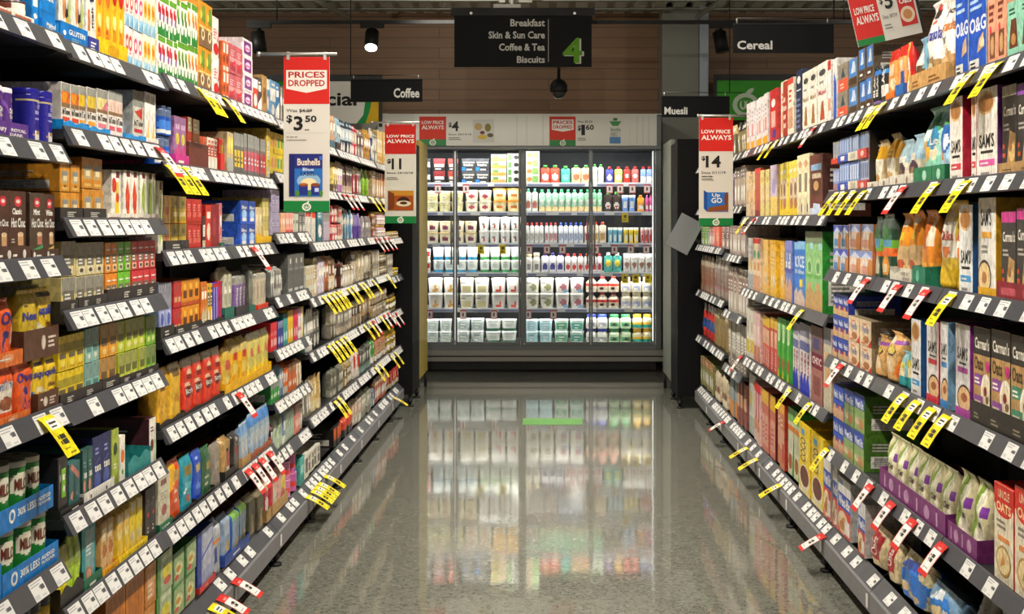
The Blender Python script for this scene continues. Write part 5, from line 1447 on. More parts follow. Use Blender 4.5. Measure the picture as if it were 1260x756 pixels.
72 105 3 2 412|b1|e8c818,c|B .55 .8 a89828;R .12 .35 .88 .5 6a6048;O .5 .2 .25 .1 f4e060;R .2 .06 .8 .12 d8a010|capsule_box|bright yellow coffee capsule box
105.5 124 2 2 404|b1|8fc0b4,c|B .55 1 7a9a94;R .15 .3 .85 .5 5a8a84;O .5 .18 .2 .08 e8e4d0|capsule_box|teal coffee capsule box
124.5 145 2 2 399|b1|e8a030,c|B .6 1 a8824a;R .12 .35 .88 .6 6f5a3c;O .5 .18 .25 .1 f0d080|capsule_box|amber orange coffee capsule box
146 180 4 2 393|b1|c0cc38,c|B .55 1 9a9c50;R .12 .35 .88 .6 6a6a3a;O .5 .2 .3 .1 e8e490|capsule_box|yellow green coffee capsule box
180.5 193.5 2 2 389|b1|7fb83a,c|B .6 1 7a8a50;R .12 .35 .88 .6 5a6a3a;O .5 .2 .3 .1 d8e490|capsule_box|leaf green coffee capsule box
L .758 coffee 4.42 5.32
T195 226 513|2c2a2a||x|wavy
T226.5 275 496|2c2a2a||x|wavy
195 210 1 1 453|p1.5|e0a828,c|R .15 .6 .85 .75 c88a18;O .5 .3 .28 .08 c88a18;O .5 .31 .2 .05 e8b838;L .2 .62 .8 .72 2 6a4a10|coffee_pouch|golden coffee pouch, nearer of two
211 225 1 1 446|p1.5|e0b030,c|R .15 .75 .85 .88 7a5a18;O .5 .4 .28 .06 c88a18;B .9 1 b8a878|coffee_pouch|golden coffee pouch with brown band
226 274 4 1 434|p1.5|d83a24,c|B .84 1 b8a890;R .3 .6 .75 .72 8a1a14;O .5 .4 .35 .1 6a1a14;T .2 .36 .8 .46 w Rich;O .5 .75 .2 .05 e8c8a0;L .2 .5 .8 .58 2 f0c0a0|coffee_pouch|red coffee pouch with oval crest
L .758 coffee 5.32 6.22
T276 333 459|e8b018||x|wavy
276 286 1 1 427|p|d8b040,c|O .5 .6 .3 .1 c8504a;R .2 .2 .8 .35 e8d070
287 306 2 1 415|k1|e8b020,c|B .75 1 d8c070;O .5 .65 .25 .1 c82a2a;R .2 .3 .8 .5 f0d060;B 0 .1 d89010|coffee_pouch|yellow coffee pouch with red oval
306.5 332 3 1 407|p1.2|d8c868,c|O .5 .6 .25 .1 c8604a;P e8c830 0 0 1 0 1 .4 0 .25;B .85 1 c8bca0|coffee_pouch|pale yellow coffee pouch with red spot
L .833 coffee 6.22 7.12
334 342 3 1 397|b|d83038,c|O .5 .3 .3 .15 f0c8c0;R .2 .55 .8 .7 e88080
342.5 349 2 1 395|b|3a3f94,c|O .5 .3 .3 .15 c8c8e8;B .75 1 7a7a9a
349.5 355 2 1 386|b|3a9a94,c|O .5 .3 .3 .15 c8e8e0;B .85 1 1a5a5a
355.5 362 2 1 382|b|e8b828,c|O .5 .3 .3 .15 f0e8c0;B .85 1 c8a040
362.5 367 2 1 381|b|d83a58,c|O .5 .3 .3 .15 f0c8c8
367.5 371 1 1 379|b|c880a8,w
371.5 375.5 1 1 378|b|d8c028,w
L .745 coffee 7.12 8.02
377 381 2 1 384|k|5a7a70,c8c8bc
381.5 388 3 1 379|p|c8c4bc,3a3a38
388.5 397 1 1 378|k|2c2a2a,8a8680
L .745 coffee 8.02 8.92
410 418 3 1 374|k|9a9484,d8d0c0
398 409.5 3 1 377|k|a8a898,6a7a68
418.5 437 5 1 375|k|8a8278,c8bca4
L .745 coffee 8.92 9.82
438 447 3 1 369|p|b09a78,5a4a3a
447.5 458 4 1 364|k|a88a60,5a4a38
L .745 coffee 9.82 10.72
459 476 6 2 356|k|a08a68,5a4a3a
L .71 coffee 10.72 11.58
477.5 492 5 1 362|j|a88a30,6a5a20||coffee_jar|tarnished gold coffee jar||6a5a3a
L .678 tea 3.52 4.42
T72 101 628|1f1e1e|L .5 .3 .9 .6 1 w
74 86 1 1 562|b1|2e2c2c,c|R .35 .3 .8 .8 7ab82a;R .45 .6 .7 .7 e8f0d8;U .1 .4 .3 .9 8a8884 T;O .6 .45 .1 .06 w|tea_box|black tea box with lime green window|242222
T101.5 139 598|e6e2d8|R .2 .25 .25 .6 3a3a3a;R .7 .25 .75 .6 3a3a3a
87 102 1 1 568|b1|3a6a6a,c|P c87a70 .1 .9 .9 .6 .9 .75 .2 1;O .4 .3 .3 .1 d89a88;P 2a4a4a .3 .2 .7 .2 .5 .8|tea_box|dark teal tea box with coral leaves
103 115 2 1 551|b1|2f5a54,c|P 3a7a6a .2 .1 .8 .1 .5 .8;O .35 .3 .25 .12 d88a78;T .2 .45 .9 .58 w tea;L .2 .66 .8 .8 2 8ab0a8|tea_box|deep green tea box with pink flowers
115.5 138 2 1 534|b1|2a3060,c|O .5 .25 .35 .15 4a5aa0;T .2 .4 .9 .53 w tea;L .25 .7 .8 .85 2 8a8fc0;P 4a5090 .2 .5 .8 .6 .8 .66 .2 .56|tea_box|navy tea box with white lettering
139 147.5 1 1 528|b1|a8b848,c|O .5 .65 .3 .12 3a4a2a;P 8a9a38 0 0 1 0 1 .3;L .2 .3 .8 .42 2 w|tea_box|lime tea box with dark leaf
148.5 155 1 1 536|b1|ece6d8,c|O .5 .55 .35 .15 e8781e;O .5 .2 .2 .06 3f9a3a|tea_box|white tea box with orange fruit
T156 184 557|2a8a8a||x|wavy
185 193.5 1 1 514|b1|ece6da,c|O .4 .4 .22 .14 6a2a3a;L .2 .7 .8 .85 2 6a2a3a;R .6 0 1 .5 c8d8b0|tea_box|tall white box of tea with maroon leaf|4a1f28
L .465 tea 3.52 4.42
T72 101 716|2a2826||x|wavy
72 86 2 1 672|p|a8a850,e8d020|B 0 .35 e8d820
86 100 2 1 655|p|9ab030,c|B 0 .5 b8d83a;R .2 .6 .8 .85 8a9a5a;L .2 .65 .8 .8 3 w
T101.5 124 707|1f6a4a|L .3 .2 .8 .6 1 w
102 119 1 1 643|b1|2f8f94,c|R .25 .1 .9 .9 7fa8a8;O .5 .2 .25 .12 a8765a;O .5 .2 .18 .08 d8a078;L .3 .5 .85 .7 3 d8e4e0|tea_box|tall teal tea box in green tray|1f6a70
T124.5 144 697|f0a818|T .3 .35 .75 .6 6a4a10 K-cup
125 143 2 1 632|k1|c89a58,c|R .1 .1 .9 .5 d8b078;O .5 .4 .3 .1 b86a30;L .2 .6 .8 .85 4 d8c8a8|tea_pouch|amber clear tea pouch in orange tray
T144.5 180 680|f2cf1c|T .12 .35 .4 .6 5a5010 K-cup;T .62 .35 .9 .6 5a5010 K-cup
144.5 162 2 1 622|k1|d8b050,c|B 0 .4 e8c030;O .4 .5 .3 .08 e8d888;L .2 .65 .8 .85 4 d8d0b8|tea_pouch|golden clear tea pouch in yellow tray
162.5 179 2 1 606|k1|d8c058,c|B .35 .7 e8c820;O .4 .25 .3 .08 c8b890;L .2 .75 .8 .9 3 d8d0b8|tea_pouch|lemon clear tea pouch in yellow tray
180.5 193.5 2 1 600|b1|3c3634,c|O .5 .5 .15 .05 d8382a;L .3 .15 .7 .3 2 c8b8a8;L .2 .75 .8 .85 1 8a8078|tea_box|black brown tea box with red dot
L .46 coffee 4.42 5.32
T195 211 641|1f6a4a|T .2 .3 .8 .6 w LOR
195 210 1 1 582|b1|ccc6ae,c|R .2 .8 .7 .9 8a5a50;O .5 .35 .22 .1 a8605a;L .2 .55 .8 .7 3 9a9484|coffee_box|cream coffee box with rusty rosette
T211.5 240 626|242222||x|wavy
211 225 1 1 565|p1.5|e0521c,c|P f0b81e 0 .5 .5 .6 .5 1 0 1;R .35 .6 .85 .8 c89a48;L .3 .3 .8 .5 3 f0c8a0;B .93 1 c8481a|coffee_pouch|flame orange coffee pouch in black tray
225.5 239 1 1 560|p1.5|1f94a8,c|R .3 .62 .8 .8 8a7a38;P c83a38 .2 .25 .5 .3 .7 .12;P e8e8e4 .1 .35 .3 .55 .25 .3;O .5 .45 .3 .06 5fb8c8|coffee_pouch|turquoise coffee pouch with parrot tail
T240.5 263 608|242222||x|wavy
239.5 251 1 1 553|p1.5|1f4fc0,c|R .25 .55 .8 .72 b89a50;O .5 .3 .3 .06 5f8ae0;L .3 .8 .8 .88 1 a8c0f0|coffee_pouch|royal blue coffee pouch in black tray
251.5 263 1 1 549|p1.5|3a6a48,c|R .25 .5 .8 .65 a8904a;P 2a5a3a 0 0 .4 0 .4 1 0 1;L .3 .2 .8 .4 3 c8c8a0|coffee_pouch|forest green coffee pouch
263.5 274 1 1 545|p1|8f8478,c|R .25 .4 .8 .6 b8a890|coffee_pouch|taupe coffee pouch
L .46 coffee 5.32 6.22
T275.5 288 577|242222|
275.5 285 1 1 537|k1|c09a60,c|R .35 .12 .75 .7 3a2620;R .42 .3 .68 .65 c8402a;R .42 .14 .68 .26 e8e0d0|coffee_pouch|kraft coffee pouch with red bottle label
286 296 1 1 533|k1|4a4442,c|R .3 .2 .8 .75 6a625e;R .4 .45 .7 .65 a8382a;L .35 .8 .75 .92 2 c8b8a8|coffee_pouch|charcoal coffee pouch
T297 307.5 561|b8905a|
297 307 2 1 520|p1|a8b8c8,c|B .7 .95 7fa8d8;R .2 .3 .8 .6 c8ccc8|coffee_pouch|ice blue coffee pouch in kraft tray
T308 333 548|a85a3a||x|wavy
308 333 4 1 503|p1|98aec4,c|B .72 .95 5a94d8;R .2 .3 .8 .6 c4ccd0;L .25 .35 .75 .55 3 7a94b0|coffee_pouch|steel blue coffee pouch
L .62 coffee 6.22 7.12
334 345 4 1 466|b|3f9a4a,c|B .6 1 8a8f88;O .5 .3 .3 .1 d8e8c8
345.5 350 2 1 449|k|9ab4cc,5a7a9a
350.5 355 2 1 448|k|e06a30,c8b8a8
355.5 365 4 1 446|b|c8683a,c|O .5 .3 .3 .1 e8e0d0;B .7 1 9a7a5a
365.5 372 2 1 442|k|c8a068,w
372.5 375.5 1 1 442|k|d8c8a8,w
L .44 coffee 7.12 8.02
377 388 4 1 466|p|8a8478,c8b890
388.5 397 4 1 460|p|d0b070,e8d8a8||coffee_pouch|sandy gold coffee pouch
L .44 coffee 8.02 8.92
398 409 2 1 455|k|8a8a7a,5a5a50
410 425 4 1 452|k|7a7c70,b8b8a8
425.5 437 4 1 446|k|a88a50,6a5a38
L .44 coffee 8.92 9.82
438 444 1 1 432|p|d8d0c8,d8301e|O .5 .6 .4 .3 a
445 458 5 1 425|k|5a5a54,8aa8a0
L .44 coffee 9.82 10.72
459 463 1 1 418|k|3f9a3a,w
464 476 6 1 410|j|b87a60,c8a880||coffee_jar|copper lidded coffee jar||8a5a38
L .43 coffee 10.72 11.58
477.5 492 6 1 404|j|b09028,8a6a20||coffee_jar|old gold lidded coffee jar||a8922a
L .41 coffee 6.22 7.12
334 337 1 1 520|k|a87a8a,3a2a34
337.5 349 4 1 511|k|b8ccb0,c|R .2 .4 .8 .7 d8e0c8;B .75 1 8a9a84;L .2 .45 .8 .65 3 6a8a6a
349.5 352 1 1 505|k|7a94b8,w
352.5 364 4 1 502|k|b0c4b0,c|R .2 .4 .8 .7 d0dcc8;L .2 .45 .8 .65 3 6a8a6a
364.5 371 3 1 492|k|e08a7a,c|B .6 1 a88078;R .2 .2 .8 .4 f0c8c0
371.5 375.5 2 1 492|k|b8ac98,5a5248
L .15 tea 3.52 4.42
72 100 3 1 745|b|c8b060,6a5a2a
131 178 2 1 709|b|c87a28,e8b848|R .1 .2 .9 .9 b8681c|tea_box|broad amber tea box on the deck|a8601c
179.5 192.5 1 2 694|b1|c88038,c|R .15 .15 .85 .8 d8a070;L .2 .2 .8 .6 3 f0d8b8|tea_box|copper orange tea box on the deck
L .15 tea 4.42 5.32
194 213 1 2 680|b1|a8b890,c|P 5a8a4a 0 0 .2 0 .2 1 0 1;O .6 .5 .3 .18 d8c840;O .65 .25 .25 .1 c85a48;R .3 .8 .9 .92 c8d0b0|tea_box|sage green family tea box|4a7a3a
214 242 2 2 672|b1|9ab080,c|P 4a8a4a 0 .85 1 .95 1 1 0 1;O .55 .45 .32 .22 d8d8a0;O .5 .45 .2 .1 c8903a;O .35 .2 .2 .08 c8504a;P 3a6a3a 0 0 .12 0 .12 1 0 1|tea_box|leaf green family tea box|3a7a3a
T244 264 722|c8302a|L .3 .4 .6 .6 1 w
244 264 1 1 650|b1|9aa4c4,c|P 3a4a9a 0 0 .25 0 .25 1 0 1;R .35 .3 .9 .9 b8bccc;P 4a5ab0 .25 .5 1 .7 1 .75 .25 .55|coffee_box|silver blue ground coffee box in red tray|2a3f8a
265 274 1 1 640|k1|aab0b8,c|B .55 .65 e0802a;R .1 .2 .5 .5 2a3a8a;R .3 .7 .9 .9 c8ccd0|coffee_pouch|silver coffee pouch with orange dot
L .15 coffee 5.32 6.22
T275 306.3 671|2a4a9a|L .3 .3 .7 .6 1 w
275 285 1 1 633|k1|8aa0bc,c|B 0 .2 3a5ab0;P c8a860 .2 .3 .8 .2 .9 .5;R .2 .6 .9 .9 a8b4c4|coffee_pouch|slate blue coffee pouch with gold swoosh
285.5 306 2 1 623|k1|88a0b4,c|B .8 .95 8ac05a;P c8a050 .2 .15 .8 .1 .9 .4;L .2 .5 .8 .75 4 c8d0d8;R 0 0 .15 1 2a5ab0|coffee_pouch|blue grey coffee pouch with green flash
307 316 1 1 608|k1|4a4a3a,c|P b8903a .3 .1 .8 .1 .6 .6;B .85 1 8a8468|coffee_pouch|dark olive coffee pouch with golden stalk
317 326 1 1 602|k1|5a523a,c|P c89a48 .3 .1 .8 .1 .6 .6;B .85 1 9a9070|coffee_pouch|bronze coffee pouch with golden stalk
T327 333 626|b8905a|
327 333 1 1 590|k1|b82a48,e8c8a0
L .15 coffee 6.22 7.12
T334 353 613|b8905a|
334 343 1 1 580|k1|d0a898,c|B .1 .6 d8c8b0;P c8304a 0 0 .3 0 .3 1 0 1|coffee_pouch|crimson edged coffee pouch in kraft tray
343.5 353 1 1 572|k1|d8a8a0,c|P e8c850 .3 .4 .9 .3 .9 .9 .4 .9;O .5 .3 .3 .1 c85a6a|coffee_pouch|rosy coffee pouch with yellow print
354 361 1 2 567|t|c878a8,c|R .3 .3 .7 .6 d8403a|coffee_tin|pink stacking tin, nearer stack||d890b8
361.5 369 1 2 558|t|b85a98,c|R .3 .3 .7 .6 d8302a|coffee_tin|pink stacking tin, farther stack||c870a8
370 375.5 1 1 562|b1|4ab0a8,c|B 0 .3 2a8a8a;R .2 .4 .8 .7 a8dcd8
L .15 coffee 7.12 8.02
377 382 1 1 558|b1|d8d4c8,c|R .2 .2 .8 .8 6a6664
382.5 397.5 3 1 552|b1|d4d0c4,c|R .2 .15 .8 .55 5a5654;R .2 .65 .8 .9 8a8680|coffee_box|white coffee box with grey photo
L .15 coffee 8.02 8.92
398.5 409 2 1 540|b1|dcd8cc,c|R .2 .15 .8 .55 3a3836;R .2 .65 .8 .9 a8a49c|coffee_box|ivory coffee box with black photo
414 424 2 1 524|b1|e0601e,c|R .1 .4 .9 .6 c8481a;B 0 .35 2a2826|coffee_box|orange and black machine pod box|2a2826
425 436 2 1 512|k|c8402a,3a3634|B 0 .4 2a2a30
L .15 coffee 8.92 9.82
438 447 4 1 490|k|b8b0a0,c8a890
447.5 458 4 1 480|k|a8a89a,8a8a7a
L .15 coffee 9.82 10.72
459 464 2 1 478|k|9ab0c0,5a7a9a
464.5 476 4 1 462|p|a85a48,c8a888
L .15 coffee 10.72 11.58
477.5 492 5 1 455|p|b83a30,d8c8b0
L 1.74 coffee 7.12 8.02
377 397.5 5 1 160|p|7a7060,c8b898
L 1.74 coffee 8.02 8.92
398 406 2 1 150|p|5a4a30,c8a850
406.5 417 3 1 142|p|c8a080,5a7a8a
417.5 424 2 1 146|p|8fb0c0,3a3a38
424.5 436.5 3 1 150|p|2a3a4a,b8c8d0
L 1.74 coffee 8.92 9.82
438 443 1 1 154|k|b83048,c8b8a8
443.5 450 2 1 160|k|8a827c,5a5450
451 458 2 1 160|p|b0843a,5a3a20
L 1.74 coffee 9.82 10.72
459 462 1 1 158|p|2a3a7a,b8b0a8
462.5 467 1 1 162|k|7a7870,c8c4b8
467.5 476 3 1 162|b|d8b878,c8903a
L 1.72 coffee 10.72 11.58
477.5 492 6 1 166|b|e0c088,c88a50
L 1.515 coffee 7.12 8.02
377 397.5 5 1 206|p|6a5a54,c8a890
L 1.515 coffee 8.02 8.92
398 410 3 1 202|p|c8b49a,6a3a4a
410.5 417 2 1 200|p|d8c070,6a5a3a
417.5 424 2 1 199|p|d8c8b8,a86ab0
424.5 436.5 3 1 200|p|4a2028,c8b09a
L 1.515 coffee 8.92 9.82
438 444 1 1 200|k|8a2838,d8c8b8
444.5 447 1 1 204|k|5a5450,b8b0a0
448 457 2 1 205|g|7aa828,c8d850|R .2 .2 .8 .7 8ab83a|coffee_bag|bright lime coffee bag
L 1.515 coffee 9.82 10.72
459 468 3 1 210|b|d0b088,8a5a38
468.5 476 3 1 212|b|c89a70,d84a2a
L 1.5 coffee 10.72 11.58
477.5 492 6 1 216|b|d8b090,c8442a
'''.replace('|MILO|', '|t2.2|1f7a2f,c|B 0 .2 2a8a3a;R .5 .12 .92 .34 e8f0dc;P e8e2cc .26 .55 .55 .46 .88 .55 .9 .85 .55 .92 .26 .84;T .36 .58 .78 .8 6a2a1a MILO;T .6 .14 .76 .3 3a8a3a 30|').replace('CAPS', CAPS).replace('CAP2', CAP2))

# ---------------------------------------------------------------- stock of the right shelves
SAMS = 'O .45 .84 .42 .13 d8b078;O .45 .84 .36 .1 a8703a;T .12 .34 .85 .5 k SAM\'S;R .2 .28 .8 .31 k;R .12 .14 .88 .21 a;L .2 .04 .8 .1 1 gy;L .2 .16 .8 .2 1 w'
POR = 'T .12 .62 .85 .76 k SAM\'S;R .25 .57 .75 .59 k;R .15 .48 .85 .54 a;O .62 .2 .5 .16 4a2a1a;O .62 .2 .44 .135 e0b888;O .6 .22 .22 .05 a8603a;R 0 0 1 .1 a'
CARM = 'B .72 1 2e2a26;T .08 .78 .95 .9 e8e0d0 Carman\'s;B 0 .72 b8905a;R .05 .4 .55 .52 a;L .08 .42 .5 .5 2 w;T .06 .56 .6 .7 4a3a2a Oats;O .78 .34 .32 .2 f0e8d8;O .78 .34 .24 .15 e8d8b8;O .74 .36 .1 .05 8a2a2a;O .85 .28 .1 .04 7a5a3a;O .88 .62 .12 .06 c8307a;R .05 .1 .6 .3 a;L .1 .13 .55 .27 3 d8c8b0'
CARD2 = 'B .88 1 a;T .1 .66 .95 .78 e8e0d0 Carman\'s;L .1 .5 .7 .6 2 a8a098;P b8905a .3 .05 .9 .1 .95 .45 .55 .5;O .7 .25 .2 .1 e0c080;O .6 .32 .12 .06 a06a3a;L .06 .2 .3 .4 2 c8502a'
WBX = 'B .55 1 2a4aa8;T .06 .6 .94 .86 w Weet-Bix;B 0 .4 d83a30;P e8c890 0 0 1 0 1 .28 .5 .42 0 .3;O .35 .22 .25 .12 d8a060;O .65 .15 .22 .1 c88a4a;B .42 .52 2a5ac8'
BIG = 'R 0 .45 1 .72 2f4fb0;T .04 .5 .96 .68 w Weet-Bix;B .84 1 d8d8d8;R .05 .87 .4 .97 8a9ac0;B .4 .45 d83a30;P d83a30 0 0 1 0 1 .42 0 .42;O .4 .22 .4 .2 e8d0a8;O .5 .2 .25 .12 c88a4a;O .3 .15 .2 .08 b87a3a;R .55 .05 .95 .3 e8e0d8'
